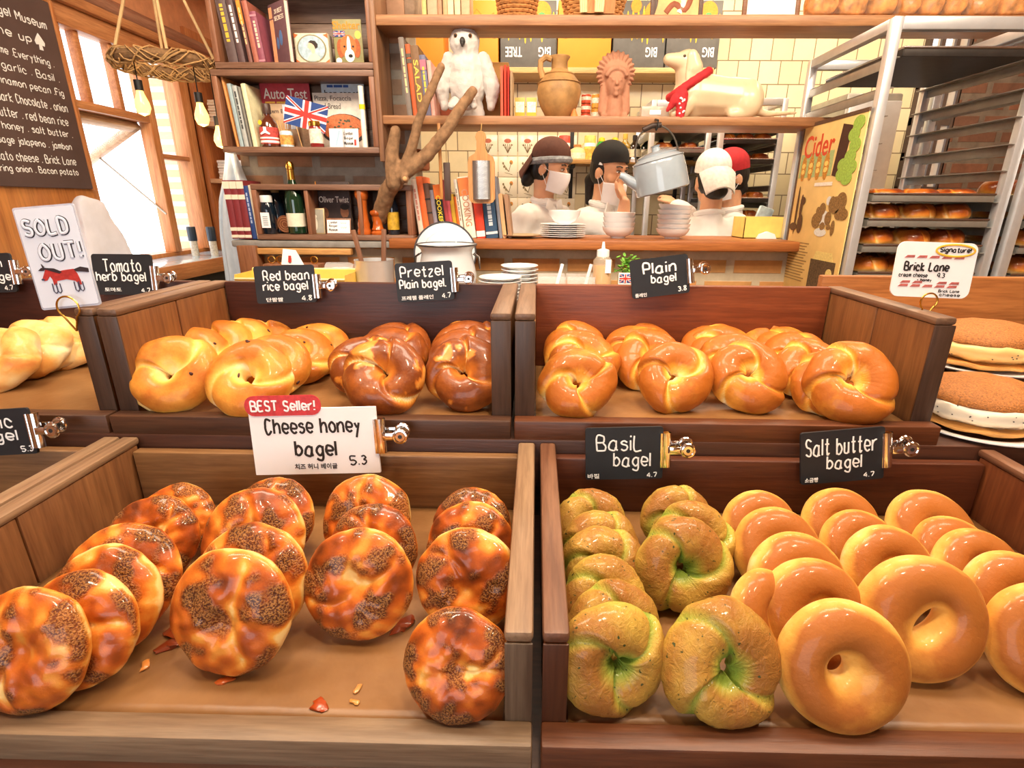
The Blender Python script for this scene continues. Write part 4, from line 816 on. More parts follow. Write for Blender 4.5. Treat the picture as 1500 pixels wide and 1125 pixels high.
ca = BX(316, 104, 550, 104, 2.25); cb = BX(322, 222, 556, 222, 2.25)
zA, zB, zT = P(430, 101, y=2.25).z, P(430, 219, y=2.25).z, 2.12
crate('upper wooden wall crate with old hardbacks and a portrait tin', ca[0], ca[1], zA+.001, zT)
crate('lower wooden wall crate with magazines, bottles and a paper flag', cb[0]+.012, cb[1], zB-.012, zA-.001)
zA += .0235; zB += .0105
g = 'old books in the upper wall crate'
spines(Y1, zA, [(327, 342, -14, 96, -5, '#5c4a48', 'tall dark hardback with gold title, first from the left in the upper crate', '~', '#d8b23c'), (343, 353, -10, 97, -5, '#5a4444', 'dark hardback with white script on its spine in the upper crate', '~', '#f0ece4'),
 (358, 364, -2, 98, -5, '#7c5248', 'brown hardback with an orange band at the top of its spine', '~', '#e8c890', [(.62, .98, '#f08a2c')]), (366, 374, 0, 98, -5, '#a4604e', 'reddish brown clothbound book leaning in the upper crate'), (375, 385, 16, 98, -5, '#8c4a5c', 'maroon clothbound book with small gilt ornament in the upper crate', '~', '#e8c8b0', [(.90, .94, '#b8808c'), (.03, .07, '#b8808c')])], g)
x0, x1, z0, z1 = BX(391, 12, 430, 98, 2.28)
t, cv = book(x0+.045, 2.285, zA, .115, .20, .018, '#6e4f54', 'book with brown illustrated cover turned sideways in the upper crate', g, [('20 BEST', .5, .075, .12, .86), ('SECRETS', .58, .075, .12, .75)], '#e8dcc8', face=True, yaw=-38)
b = MB(); b.b2(-.055, -.030, -.0008, 0, 0, .15); b.b2(-.055, -.034, -.0009, 0, .155, .19); obj('cover_strip', b, mat('#f0a878', .6), cv); b = MB(); disc(b, .022, .05, .012, .085, -.0004); disc(b, .016, .04, -.012, .07, -.0004); obj('cover_figure', b, mat('#5878a8', .7, var=.3), cv)
# portrait tin and puppy magazine
x0, x1, z0, z1 = BX(432, 48, 482, 99, 2.29); w_, h = x1-x0, P(457, 48, y=2.29).z-zA
t = thing('portrait_tin', 'square tin with an oval painted portrait of a lady on its lid', 'tin', ((x0+x1)/2, 2.29, zA)); b = MB(); b.b2(-w_/2, w_/2, 0, .045, 0, h, .004); obj('box', b, mat('#d8d2b8', .35, var=.15, vs_=90), t)
b = MB(); b.prism(ellipse(w_*.86, h*.90, 0, h/2), -.0012, 0); fr = obj('oval_frame', b, mat('#8c8462', .4), t); b = MB(); b.prism(ellipse(w_*.78, h*.82, 0, h/2), -.0018, -.001); obj('portrait_ground', b, mat('#a8c0cc', .5, var=.25, vs_=60), fr)
b = MB(); b.prism([(x*w_, z*h) for x, z in ((-.16, .12), (.20, .12), (.22, .22), (.12, .34), (.07, .42), (.02, .42), (.0, .34), (-.10, .26))], -.0026, -.0016); obj('portrait_dress', b, mat('#e6dcc0', .6, var=.1), fr)
b = MB(); b.prism(ellipse(w_*.22, h*.27, .01*w_, .58*h), -.0028, -.0018); b.prism([(-.10*w_, .57*h), (-.13*w_, .53*h), (-.09*w_, .52*h)], -.0028, -.0018); b.prism(ellipse(w_*.11, h*.2, .04*w_, .44*h), -.0027, -.0017); obj('portrait_face', b, mat('#ecc8a8', .6), fr)
b = MB(); b.prism([(x*w_, z*h) for x, z in ((-.08, .70), (0, .76), (.12, .74), (.19, .64), (.18, .54), (.11, .50), (.08, .60), (.02, .66))], -.0034, -.0022); obj('portrait_hair', b, mat('#33281f', .6), fr)
b = MB()
for sx in (-1, 1):
    for sz in (.06, .94): b.prism([(sx*w_*.49, sz*h-.004*(1 if sz > .5 else -1)*-1), (sx*w_*.36, (sz*h)), (sx*w_*.49, (sz+(.11 if sz < .5 else -.11))*h)], -.0014, 0)
obj('corner_ornament', b, mat('#cc6a34', .5), t)
x0, x1, z0, z1 = BX(489, 28, 531, 99, 2.29); w_, h = x1-x0, P(510, 28, y=2.29).z-zA
t, cv = book((x0+x1)/2, 2.29, zA, w_, h, .006, '#8f8a5c', 'magazine with a beagle puppy and a small flag on its cover', None, [('Shelter', .94, .17, -.02, .87)], '#f08a1e', face=True, name='magazine')
def part(nm, shapes, hx, par, var=.15):
    b = MB()
    for k, q in enumerate(shapes): b.prism(q, q_y[0]-.00008*(k % 7), q_y[0]+.0006)
    return obj(nm, b, mat(hx, .65, var=var, vs_=150), par)
q_y = [-.0014]
def E_(w0, h0, cx, cz): return ellipse(w0*w_, h0*h, cx*w_, cz*h, 22)
part('dog_ears', [E_(.26, .42, -.27, .36), E_(.26, .42, .29, .36)], '#a8582c', cv); q_y[0] = -.0020; part('dog_head', [E_(.56, .52, 0, .40)], '#c07038', cv); q_y[0] = -.0026; part('dog_muzzle', [E_(.34, .30, .03, .20), E_(.14, .5, .02, .38), E_(.2, .14, -.36, .08)], '#f4efe6', cv)
q_y[0] = -.0032; part('dog_nose', [E_(.15, .08, .06, .19), E_(.07, .045, -.13, .40), E_(.07, .045, .17, .40)], '#1c1614', cv); q_y[0] = -.0014; part('gold_seal', [E_(.22, .18, .36, .66)], '#e0c860', cv)
def flag(par, w0, h0, cx, cz, y, rot=0):
    """small Union flag: blue field, white and red crosses"""
    M = T(cx, y, cz) @ RY(-rot); b = MB(); b.prism([(-w0/2, -h0/2), (w0/2, -h0/2), (w0/2, h0/2), (-w0/2, h0/2)], 0, .0006, M); f = obj('flag', b, mat('#2b4a8c', .7, var=.08), par)
    def bar(px, pz, qx, qz, tk): d = math.hypot(qx-px, qz-pz); nx, nz = -(qz-pz)/d*tk, (qx-px)/d*tk; return [(px+nx, pz+nz), (qx+nx, qz+nz), (qx-nx, qz-nz), (px-nx, pz-nz)]
    def lim(q): return [(max(-w0/2, min(w0/2, a)), max(-h0/2, min(h0/2, c))) for a, c in q]
    a, c = w0/2, h0/2
    for nm, k, dy, colr in (('flag_white', 1, -.0004, PAPER), ('flag_red', .52, -.0010, RED)):
        b = MB()
        for n_, q in enumerate((bar(-a, -c, a, c, h0*.11*k), bar(-a, c, a, -c, h0*.11*k), bar(0, -c, 0, c, h0*.16*k), bar(-a, 0, a, 0, h0*.16*k))): b.prism(lim(q), dy-.0004-.00005*n_, dy+.0003, M)
        obj(nm, b, colr, f)
    return f
flag(cv, .40*w_, .13*h, -.28*w_, .68*h, -.0018)
# lower crate
g = 'books and magazines in the lower wall crate'
spines(Y1, zB, [(338, 342, 112, 212, -5, '#d89050', 'orange edged picture book at the left end of the lower crate'), (344, 350, 122, 213, -4, '#9fb4b8', 'pale grey blue paperback in the lower crate'), (351, 358, 125, 214, -4, '#b0b4b0', 'grey paperback with black lettering in the lower crate', '~', '#3c4040'), (359, 363, 127, 214, -4, '#7c7870', 'dark grey thin paperback in the lower crate'), (364, 371, 122, 214, -4, '#e6e2b8', 'pale yellow spined book beside the rum bottle in the lower crate')], g)
def mag(u0, v0, u1, v1, y, zb, c, lab, title, tc, th=.005, yaw=0, name='magazine'):
    x0, x1, _, _ = BX(u0, v0, u1, v1, y); h = P((u0+u1)/2, v0, y=y).z-zb; return book((x0+x1)/2, y, zb, x1-x0, h, th, c, lab, g, title, tc, face=True, name=name, yaw=yaw)+(x1-x0, h)
t, cv, w_, h = mag(385, 116, 457, 214, 2.385, zB, '#c24450', 'red car magazine titled Auto Test in the lower crate', [('Auto Test', .88, .15, 0, .80)], '#fbf6ee')
q_y[0] = -.0012; part('cover_picture', [[(-.45*w_, 0), (.5*w_, 0), (.5*w_, .62*h), (-.45*w_, .62*h)]], '#c8a27c', cv); q_y[0] = -.0018; part('cover_car', [E_(.5, .2, .1, .50), E_(.7, .16, .1, .42)], '#8a5c50', cv); q_y[0] = -.0018; part('title_marks', [[(x*w_, .665*h), ((x+l)*w_, .665*h), ((x+l)*w_, .69*h), (x*w_, .69*h)] for x, l in ((-.42, .2), (-.19, .26), (.1, .3))], '#f0c050', cv)
t, cv, w_, h = mag(387, 152, 437, 214, 2.36, zB, '#c8a888', 'tan booklet behind the rum bottle in the lower crate', [('Stern Basel', .7, .09, .0, .84)], '#5a4a48'); q_y[0] = -.0014; part('cover_picture', [[(.1*w_, .45*h), (.48*w_, .45*h), (.48*w_, .98*h), (.1*w_, .98*h)]], '#d8dce8', cv)
t, cv, w_, h = mag(474, 117, 536, 214, 2.39, zB, '#cfe0ea', 'pale blue food magazine standing behind the pizza book', [('bon appetit', .92, .12, .03, .80)], '#3a3c44'); q_y[0] = -.0010; part('title_marks', [[(x*w_, .895*h), ((x+l)*w_, .895*h), ((x+l)*w_, .93*h), (x*w_, .93*h)] for x, l in ((-.36, .14), (-.2, .2), (.02, .12))], '#3460b0', cv)
t, cv, w_, h = mag(461, 136, 535, 214, 2.365, zB, '#efe8da', 'cream pizza, focaccia and bread cookbook with a pizza on its cover', [('Pizza, Focaccia', .72, .10, -.10, .90), ('and Bread', .44, .10, -.18, .77)], '#7a726a', .012, name='cookbook')
q_y[0] = -.0014; part('pizza_pan', [E_(.92, .56, .06, .36)], '#3a3436', cv); q_y[0] = -.0020; part('pizza', [E_(.84, .49, .05, .385)], '#d87a4c', cv, .3); q_y[0] = -.0026; rnd = random.Random(3)
part('pizza_topping', [E_(.05, .035, .05+.3*rnd.uniform(-1, 1), .385+.16*rnd.uniform(-1, 1)) for _ in range(26)], '#5c5a44', cv)
def lathe_part(nm, prof, m, par, seg=20, label=None): b = MB(); b.lathe(prof, seg); return obj(nm, b, m, par, label)
def at(u, v, y, z): p = P(u, v, y=y); return (p.x, y, z)
t = thing('rum_bottle', 'round brown spirit bottle with a flag label in the lower crate', 'bottle', at(397, 210, 2.30, zB))
lathe_part('glass_body', [(.030, 0), (.036, .004), (.036, .06), (.034, .085), (.022, .105), (.013, .115), (.013, .125)], mat('#5a2c1c', .08, coat=1), t); lathe_part('cap', [(.0155, .122), (.016, .125), (.016, .155), (.014, .158)], mat('#4a342c', .4), t)
b = MB(); b.lathe([(.0365, .012), (.0365, .072)], 20, cap=False); lb = obj('label_band', b, mat('#c04a44', .6, var=.3, vs_=120), t); b = MB(); b.lathe([(.0368, .030), (.0368, .036)], 20, cap=False); b.lathe([(.0368, .016), (.0368, .024)], 20, cap=False); obj('label_stripes', b, PAPER, lb)
b = MB(); b.prism([(-.006, .072), (.006, .072), (.006, .058), (.020, .048), (.016, .044), (0, .050), (-.016, .044), (-.020, .048), (-.006, .058)], -.0385, -.0375); obj('label_emblem', b, PAPER, lb); b = MB(); b.prism(ellipse(.016, .018, -.018, .088, 10), -.0325, -.031); obj('yellow_tag', b, mat('#f0c832', .6), t)
t = thing('stick_jar', 'small glass jar with wooden sticks and colourful label in the lower crate', 'jar', at(421, 211, 2.30, zB)); lathe_part('glass_body', [(.022, 0), (.025, .003), (.025, .055), (.022, .06)], mat('#c8dcea', .1, var=.3, vs_=140), t); b = MB(); b.lathe([(.0256, .01), (.0256, .045)], 20, cap=False); obj('label_band', b, mat('#e8a050', .6, var=.5, vs_=90), t)
for k in range(7): b = MB(); x = -.016+.0052*k; b.box((0, 0, .05), (.0048, .002, .10), .0006, M=T(x, .002*(k % 3), .0) @ RY(-8+2*k)); obj('wooden_stick', b, mat('#d8a870', .8), t)
t = thing('jam_jar', 'jam jar with gold lid and white and red label in front of the pizza book', 'jar', at(465, 212, 2.285, zB)); lathe_part('glass_body', [(.024, 0), (.0265, .004), (.0265, .07), (.023, .078)], mat('#8c2c2c', .08, coat=1), t); b = MB(); b.lathe([(.0268, .014), (.0268, .066)], 20, cap=False); obj('label_band', b, mat('#f2e4d2', .6, var=.25, vs_=80), t); lathe_part('lid', [(.0255, .076), (.026, .078), (.026, .092), (.024, .094)], BRASS, t)
p = P(448, 168, y=2.275); t = thing('paper_flag', 'paper Union flag on a stick above the jam jar', 'flag', (p.x, 2.275, zB)); f = flag(t, .165, .10, 0, p.z-zB, 0, -14); b = MB(); b.tube([(-.03, .002, .0), (-.052, .002, p.z-zB)], .0018, 6); obj('stick', b, mat('#caa06a', .8), t)
for u, lab, colr, tx in ((495, 'small white folded card with blue streak beside the pizza book', '#dfeaf4', None), (514, 'small white card with handwritten shop name in the lower crate', '#f4f2f0', ('London', 'Bagel', 'Museum'))):
    q = P(u, 212, y=2.28); t = thing('paper_card', lab, 'card', (q.x, 2.28, zB), RX(-6)); b = MB(); b.b2(-.032, .032, 0, .001, 0, .07); obj('card', b, mat(colr, .6, var=.03), t)
    if tx:
        for k, s in enumerate(tx): obj('lettering', hand(s, .034, .012, -.008, .052-.018*k, -.0012, .0008), INK, t)
        b = MB(); b.b2(.014, .022, -.0012, 0, .008, .03); obj('red_mark', b, RED, t)
    else: b = MB(); b.prism([(-.01, .008), (-.004, .008), (.012, .062), (.006, .062)], -.0008, 0); obj('blue_streak', b, mat('#a8c8e0', .6), t)
t = thing('white_roll', 'upright white paper roll with yellow tag at the right end of the lower crate', 'paper roll', at(535, 212, 2.27, zB)); b = MB(); b.lathe([(.010, 0), (.010, .215)], 14); obj('tube', b, mat('#f0ece0', .6), t); b = MB(); b.lathe([(.0112, .135), (.0112, .152)], 14); obj('tag', b, mat('#e8d020', .6), t)
# ------------------------------------------------------------------ shelf boxes on the slab: encyclopedias, bottles, classic novel, pepper mills
cz0 = P(480, 352, y=2.25).z; c3 = BX(378, 352, 606, 352, 2.25)
cr = crate('low wooden pigeonhole crate on the slab with bottles, novel and pepper mills', c3[0], c3[1], cz0, P(480, 270, y=2.25).z-.0, parts=(P(450, 310, y=2.25).x, P(527, 310, y=2.25).x, ))
cz = cz0+.0225
g = 'books left of the champagne bottle'
spines(2.262, cz-.02, [(333, 343, 264, 351, -1, '#7c2a30', 'maroon encyclopedia with ivory bands, leftmost of three', None, '', [(.86, .98, '#e6dcc6'), (.68, .76, '#e6dcc6'), (.14, .20, '#e6dcc6'), (.02, .07, '#e6dcc6')]), (343, 353, 264, 352, -1, '#7c2a30', 'maroon encyclopedia with ivory bands, middle of three', None, '', [(.86, .98, '#e6dcc6'), (.68, .76, '#e6dcc6'), (.14, .20, '#e6dcc6'), (.02, .07, '#e6dcc6')]), (353, 363, 264, 352, -1, '#7c2a30', 'maroon encyclopedia with ivory bands, next to the blue book', None, '', [(.86, .98, '#e6dcc6'), (.68, .76, '#e6dcc6'), (.14, .20, '#e6dcc6'), (.02, .07, '#e6dcc6')]),
 (364, 371, 272, 352, -2, '#24407c', 'slim dark blue book beside the maroon encyclopedias', '~', '#a8b8d8'), (371, 377, 271, 352, -2, '#d8d0bc', 'slim cream book between the blue book and the crate')], g)
t = thing('dark_bottle', 'dark bottle with white cap and square white label in the low crate', 'bottle', at(398, 350, 2.28, cz)); DKG = mat('#14202c', .08, var=.1, coat=1)
lathe_part('glass_body', [(.026, 0), (.029, .004), (.029, .10), (.022, .122), (.02, .128)], DKG, t); lathe_part('cap', [(.0235, .125), (.024, .127), (.024, .150), (.022, .152)], WHITE, t); b = MB(); b.prism([(-.018, .025), (.018, .025), (.018, .085), (-.018, .085)], -.0305, -.0285); lb = obj('label', b, PAPER, t)
b = MB()
for k in range(5): b.b2(-.010, .010, -.0312, -.0304, .035+.008*k, .038+.008*k)
obj('label_print', b, mat('#8a8a90', .8), lb)
t = thing('dark_bottle', 'tall dark bottle with wooden stopper behind the round wooden disc', 'bottle', at(412, 350, 2.34, cz)); lathe_part('glass_body', [(.028, 0), (.032, .004), (.032, .12), (.018, .15), (.014, .165)], DKG, t); lathe_part('stopper', [(.015, .163), (.017, .166), (.017, .185), (.012, .19)], mat('#b08a58', .6), t)
t = thing('wooden_disc', 'round dark wooden disc with carved rings leaning in the low crate', 'disc', at(419, 326, 2.315, cz+.003), RX(8)); b = MB(); b.lathe([(1e-4, 0), (.034, 0), (.036, .004), (.034, .009), (1e-4, .009)], 28, M=T(0, 0, .036) @ RX(90)); obj('disc', b, wood('#6a3a24', '#9a5e3c', 'x'), t)
b = MB()
for r in (.011, .020, .029): b.tube([(r*math.cos(a), -.0095, .036+r*math.sin(a)) for a in [2*PI*i/24 for i in range(24)]], .0012, 5, close=True)
obj('carved_rings', b, mat('#b88458', .6), t)
t = thing('champagne_bottle', 'green champagne bottle with gold foil neck and pale label', 'bottle', at(438, 350, 2.285, cz)); hh = P(438, 237, y=2.285).z-cz; k = hh/.32
lathe_part('glass_body', [(.036*k, 0), (.042*k, .005*k), (.042*k, .15*k), (.036*k, .18*k), (.018*k, .235*k), (.0145*k, .26*k)], mat('#14301e', .06, var=.1, coat=1), t, 28); lathe_part('foil', [(.0182*k, .225*k), (.0165*k, .25*k), (.0155*k, .285*k), (.018*k, .288*k), (.0175*k, .31*k), (.012*k, .32*k)], BRASS, t, 24)
b = MB(); b.lathe([(.0424*k, .035*k), (.0424*k, .095*k)], 28, cap=False); obj('label_band', b, mat('#e8e2cc', .6, var=.08, vs_=60), t)
x0, x1, z0, z1 = BX(466, 268, 513, 326, 2.36); w_, h = x1-x0, P(490, 266, y=2.36).z-cz
t, cv = book((x0+x1)/2, 2.36, cz, w_, h, .022, '#4c3c38', 'dark hardback novel titled Oliver Twist facing out of the low crate', None, [('Oliver Twist', .92, .12, 0, .66)], '#f2ece0', face=True, name='novel')
q_y[0] = -.0014; part('gold_band', [[(-.36*w_, .87*h), (.36*w_, .87*h), (.38*w_, .93*h), (-.38*w_, .93*h)]], '#d8a83c', cv); part('cover_face', [E_(.24, .22, -.32, .40)], '#a06a4c', cv); part('cover_face', [E_(.26, .24, .30, .42)], '#a06a4c', cv); q_y[0] = -.002; part('cover_coat', [E_(.4, .28, .32, .18), E_(.28, .12, .32, .52), E_(.2, .3, -.44, .34)], '#2a2220', cv); part('cover_hand', [E_(.2, .2, -.02, .16)], '#8c5a30', cv)
b = MB(); b.b2(-.53*w_, -.50*w_, -.002, .02, 0, h); obj('spine_edge', b, mat('#d08838', .5), cv)
t = thing('photo_stand', 'small framed grey picture standing in the low crate beside the novel', 'picture frame', at(466, 350, 2.30, cz), RX(-8)); b = MB(); b.b2(-.034, .034, 0, .01, 0, .104, .002); obj('frame', b, mat('#b8a078', .4, .3), t); b = MB(); b.b2(-.029, .029, -.001, 0, .005, .099); pc = obj('picture', b, mat('#9a9688', .5, var=.2), t); b = MB(); b.prism(ellipse(.016, .05, -.004, .04), -.002, -.0005); b.prism(ellipse(.012, .014, -.004, .07), -.002, -.0005); obj('figure', b, mat('#d8d2c0', .6), pc)
t = thing('name_card', 'white handwritten card with shop name propped under the novel', 'card', at(497, 350, 2.29, cz), RX(-10)); b = MB(); b.b2(-.048, .048, 0, .002, .004, .058, .001); obj('card', b, PAPER, t)
b = MB(); b.b2(-.052, .052, .002, .006, 0, .065, .001); obj('wooden_holder', b, CWZ, t)
for k, s in enumerate(('London', 'Bagel', 'Museum')): obj('lettering', hand(s, .034, .010, -.022, .048-.015*k, -.001, .0007), INK, t)
b = MB()
for k in range(2): b.tube([(.010+.004*i, -.0012, .045-.018*k+.003*(-1)**i) for i in range(7)], .0006, 5, flat=(0, -1, 0))
obj('scribble', b, INK, t)
MILL = mat('#b4581e', .25, var=.18, vs_=30, coat=.6)
def mill(u, vt, vb, y, lab):
    hh = P(u, vt, y=y).z-cz; s = hh/.24; r = .030*(1 if s > .8 else .95); t = thing('pepper_mill', lab, 'pepper mill', at(u, vb, y, cz), None, 'wooden pepper mills')
    lathe_part('body', [(r*.95, 0), (r, .004), (r, .02*s), (r*.82, .035*s), (r*.90, .05*s), (r*.75, .07*s), (r*.62, .12*s), (r*.66, .16*s), (r*.72, .172*s)], MILL, t, 24); lathe_part('head', [(r*.74, .174*s), (r*.95, .19*s), (r*1.0, .205*s), (r*.9, .222*s), (r*.4, .235*s), (1e-4, .238*s)], MILL, t, 24)
mill(535, 273, 350, 2.285, 'tall turned wooden pepper mill in the low crate'); mill(555, 306, 350, 2.285, 'short turned wooden pepper mill in front of the branch')
t = thing('dark_bottle', 'slim black bottle with yellow label at the right of the low crate', 'bottle', at(578, 350, 2.30, cz)); lathe_part('glass_body', [(.022, 0), (.024, .004), (.024, .11), (.012, .15), (.010, .17)], DKG, t); b = MB(); b.lathe([(.0244, .02), (.0244, .09)], 18, cap=False); obj('label_band', b, mat('#c8a030', .5, var=.4, vs_=40), t); lathe_part('cap', [(.012, .168), (.0125, .17), (.0125, .188)], BLACK, t)
t = thing('wooden_rail', 'pale wooden rail on bracket below the pigeonhole crate', 'rail', (P(388, 363, y=2.27).x, 2.27, 1.11)); L = P(518, 375, y=2.27).x-P(388, 363, y=2.27).x; b = MB(); b.b2(-.02, L, -.03, 0, .03, .055, .003); obj('bar', b, wood('#c08848', '#e0b070', 'x'), t); b = MB(); b.b2(-.10, -.02, -.04, .01, -.10, .065, .004); obj('end_block', b, wood('#7a4a30', '#9a6a48', 'z'), t)
# ------------------------------------------------------------------ cookbooks on the counter slab
g = 'cookbooks leaning on the counter slab'; zc = 1.2095
spines(2.29, zc, [(612, 620, 262, 352, -6, '#d8c4b4', 'worn white cookbook, leftmost of the leaning row', '~', '#c08070'), (620, 629, 258, 352, -6, '#e86a30', 'thick bright orange cookbook near the left end of the row'), (629, 637, 268, 352, -6, '#6c4a3a', 'brown cookbook with dark bands beside the orange one', None, '', [(.2, .24, '#2c2420'), (.45, .48, '#2c2420'), (.7, .73, '#2c2420')]), (637, 643, 278, 352, -6, '#8c8490', 'grey lilac cookbook behind the enamel lid'), (643, 654, 270, 352, -6, '#26221e', 'black cookbook with yellow COOKERY title and orange top', 'COOKERY', '#f0d838', [(.74, 1, '#f07a28')]),
 (654, 660, 263, 352, -6, '#a03c40', 'dark red cookbook right of the COOKERY book'), (660, 665, 285, 352, -6, '#c4545c', 'thin pinkish red cookbook in the leaning row'), (665, 671, 284, 352, -6, '#c8a030', 'mustard yellow cookbook in the leaning row'), (671, 675, 288, 352, -6, '#d8702c', 'thin orange cookbook in the leaning row'), (675, 680, 262, 352, -7, '#eee6d8', 'tall white slim cookbook left of the COOKING book', '~', '#9a8a7a')], g, .17)
spines(2.28, zc, [(681, 697, 258, 353, -7, '#f0e6d2', 'cream COOKING cookbook with orange top behind the paddle board', 'COOKING', '#c89070', [(.70, .98, '#e07a3c')]), (698, 711, 288, 353, -5, '#d84024', 'bright red cookbook with white barcode label', None, '', [(.04, .18, '#f0ece4')]), (712, 730, 286, 354, -6, '#2c4a68', 'thick navy blue cookbook below the paddle board', '~', '#c8d4dc', [(.1, .16, '#c8d0d8')]), (731, 736, 258, 353, -6, '#7c808c', 'tall grey cookbook at the right end of the row')], g, .17)
for u0, u1, vt, vb, c, lab in ((736, 743, 283, 353, '#e0b07c', 'pale thin wooden board leaning right of the cookbooks'), (744, 751, 284, 353, '#a8805e', 'weathered brown wooden board leaning last in the row')):
    q = P(u1, vb, y=2.29); hh = P(u0, vt, y=2.29).z-zc; b = MB(); b.prism(rrect(.016, hh, .007), 0, .16); o = obj('wooden_board', b, wood(c, c, 'z')); o.matrix_world = T(q.x-.01, 2.29, zc) @ RY(-6); tag(o, lab, 'board')
p = P(648, 262, y=2.24)
for u, v0, v1, c, wd, lab in ((647, 180, 292, '#c88a48', .012, 'long thin yellow wooden ruler hanging from the shelf'), (656, 238, 294, '#4a342a', .026, 'dark brown wooden bat hanging from the shelf by a cord')):
    q = P(u, v1, y=2.235); z1 = P(u, v0, y=2.235).z; t = thing('hanging_board', lab, 'board', (q.x, 2.235, q.z)); b = MB(); b.b2(-wd/2, wd/2, 0, .01, 0, z1-q.z, .002); obj('blade', b, wood(c, c, 'z'), t); b = MB(); b.tube([(0, .005, z1-q.z), (0, .005, 1.634-q.z)], .0015, 5); obj('cord', b, mat('#b89868'), t)
# paddle board with grater
q = P(706, 298, y=2.215); hh = P(704, 192, y=2.215).z-q.z; t = thing('paddle_board', 'wooden paddle board with a metal grater hanging from the shelf by a string', 'board', (q.x, 2.215, q.z)); w_ = P(726, 260, y=2.215).x-P(687, 260, y=2.215).x
o_ = [(x*w_, z*hh) for x, z in ((-.5, .07), (-.42, .02), (-.3, 0), (.3, 0), (.42, .02), (.5, .07), (.5, .58), (.45, .65), (.24, .70), (.17, .76), (.16, .86), (.20, .92), (.17, .97), (.08, 1), (-.08, 1), (-.17, .97), (-.20, .92), (-.16, .86), (-.17, .76), (-.24, .70), (-.45, .65), (-.5, .58))]
b = MB(); b.prism(o_, 0, .012); obj('board', b, wood('#b47a40', '#d09a5c', 'z', 1.4), t); b = MB()
b.grid(lambda i, j: (-.33*w_+.66*w_*i, -.003-.016*math.sin(PI*i)**.6-.0009*math.sin(i*40)*math.sin(j*150), (.06+.54*j)*hh), 40, 90); obj('grater', b, mat('#aeb4ba', .3, .9, .06), t, 'curved ribbed metal grater plate'); b = MB(); b.tube([(0, .006, .97*hh), (.004, .006, 1.634-q.z+.0)], .0016, 5); obj('string', b, mat('#c8a060', .9), t)
# plates and bowls on the slab
def plate_stack(u, vt, vb, y, wpx, n, z, lab, grp, dz=None):
    r = wpx/2*((V((P(u, vb, y=y).x, y, z))-CAMO).dot(_f))/FPX; hh = P(u, vt, y=y).z-z; dz = dz or hh/n*.97; x = P(u, vb, y=y).x
    pr = [(r*.55, 0), (r*.6, .0), (r*.66, .004), (r*.96, dz*.9), (r, dz*1.0), (r*.985, dz*1.12), (r*.9, dz*.75), (r*.62, dz*.35), (1e-4, dz*.35)]; me = MB().lathe(pr, 40).mesh('dinner_plate', WHITE)
    for k in range(n): o = link('dinner_plate', me); o.location = (x+.0006*((k*7) % 3-1), y, z+dz*k); tag(o, lab, 'plate', grp)
    return x, z+dz*(n-1)+dz*.36, r
def bowl_stack(u, vt, vb, y, wpx, n, z, lab, grp, dz=.022, x=None, tilt=0):
    r = wpx/2*((V((0, y, z))-CAMO).dot(_f))/FPX; hh = r*.98 if n > 1 else P(u, vt, y=y).z-z; x = P(u, vb, y=y).x if x is None else x; h0 = hh if n == 1 else P(u, vt, y=y).z-z-dz*(n-1)
    pr = [(r*.42, 0), (r*.44, .0), (r*.45, .006), (r*.72, h0*.30), (r*.92, h0*.66), (r, h0), (r*.965, h0), (r*.88, h0*.68), (r*.66, h0*.34), (r*.3, .01), (1e-4, .01)]; me = MB().lathe(pr, 40).mesh('white_bowl', WHITE)
    for k in range(n):
        o = link('white_bowl', me); o.matrix_world = T(x+.001*((k*5) % 3-1), y, z+dz*k) @ (RY(tilt) if k == n-1 else I4); tag(o, lab, 'bowl', grp)
x, z, r = plate_stack(824, 327, 352, 2.36, 66, 7, 1.2095, 'white plate in the stack under the single bowl on the counter slab', 'white plates stacked on the slab')
bowl_stack(827, 308, 327, 2.36, 47, 1, z+.0, 'white bowl sitting alone on top of the plate stack', None)
_o = [o for o in COL.objects if o.name == 'white_bowl'][0]
bowl_stack(905, 311, 354, 2.36, 47, 4, 1.2095, 'white bowl in the lower stack left of the taller stack', 'short stack of white bowls', .0195)
bowl_stack(984, 300, 354, 2.36, 48, 6, 1.2095, 'white bowl in the taller stack near the baker in the white cap', 'tall stack of white bowls', .0190, tilt=4)
b = MB(); plate(b, .085, .012); o = obj('dark_plate', b, mat('#a8906c', .3, var=.2)); o.location = (P(764, 352, y=2.33).x, 2.33, 1.2095); tag(o, 'single brown rimmed plate between the cookbooks and the plate stack', 'plate')
x0, x1, z0, z1 = BX(1086, 318, 1142, 354, 2.45); t = thing('yellow_carton', 'open yellow paper carton at the right end of the counter slab', 'box', ((x0+x1)/2, 2.42, 1.2095)); w_, h = x1-x0, z1-1.2095; ym = mat('#f0cf6c', .6, var=.08)
b = MB(); b.b2(-w_/2, w_/2, 0, .003, 0, h*.96); b.b2(-w_/2, w_/2, .14, .143, 0, h); b.b2(-w_/2, -w_/2+.003, 0, .143, 0, h); b.b2(w_/2-.003, w_/2, 0, .143, 0, h*1.0); b.b2(-w_/2, w_/2, 0, .143, 0, .003); obj('walls', b, ym, t); b = MB(); b.prism([(-.03, 0), (.05, 0), (.04, .02), (.01, .03), (-.02, .018)], -.03, -.004); obj('paper_napkin', b, PAPER, t)
b = MB(); b.b2(-.035, .035, -.005, .02, 0, .17, .006); o = obj('snack_packet', b, mat('#c8dce8', .3, var=.35, vs_=30)); q = P(1107, 315, y=2.66); o.matrix_world = T(q.x, 2.66, 1.175) @ RY(18); tag(o, 'silver blue packet leaning behind the yellow carton', 'packet')
_ws = MB(); _ws.b2(.2, 1.0, 2.61, 2.72, 1.14, 1.175, .004); tag(obj('kitchen_ledge', _ws, STEEL), 'steel ledge on the kitchen side of the counter slab', 'ledge')
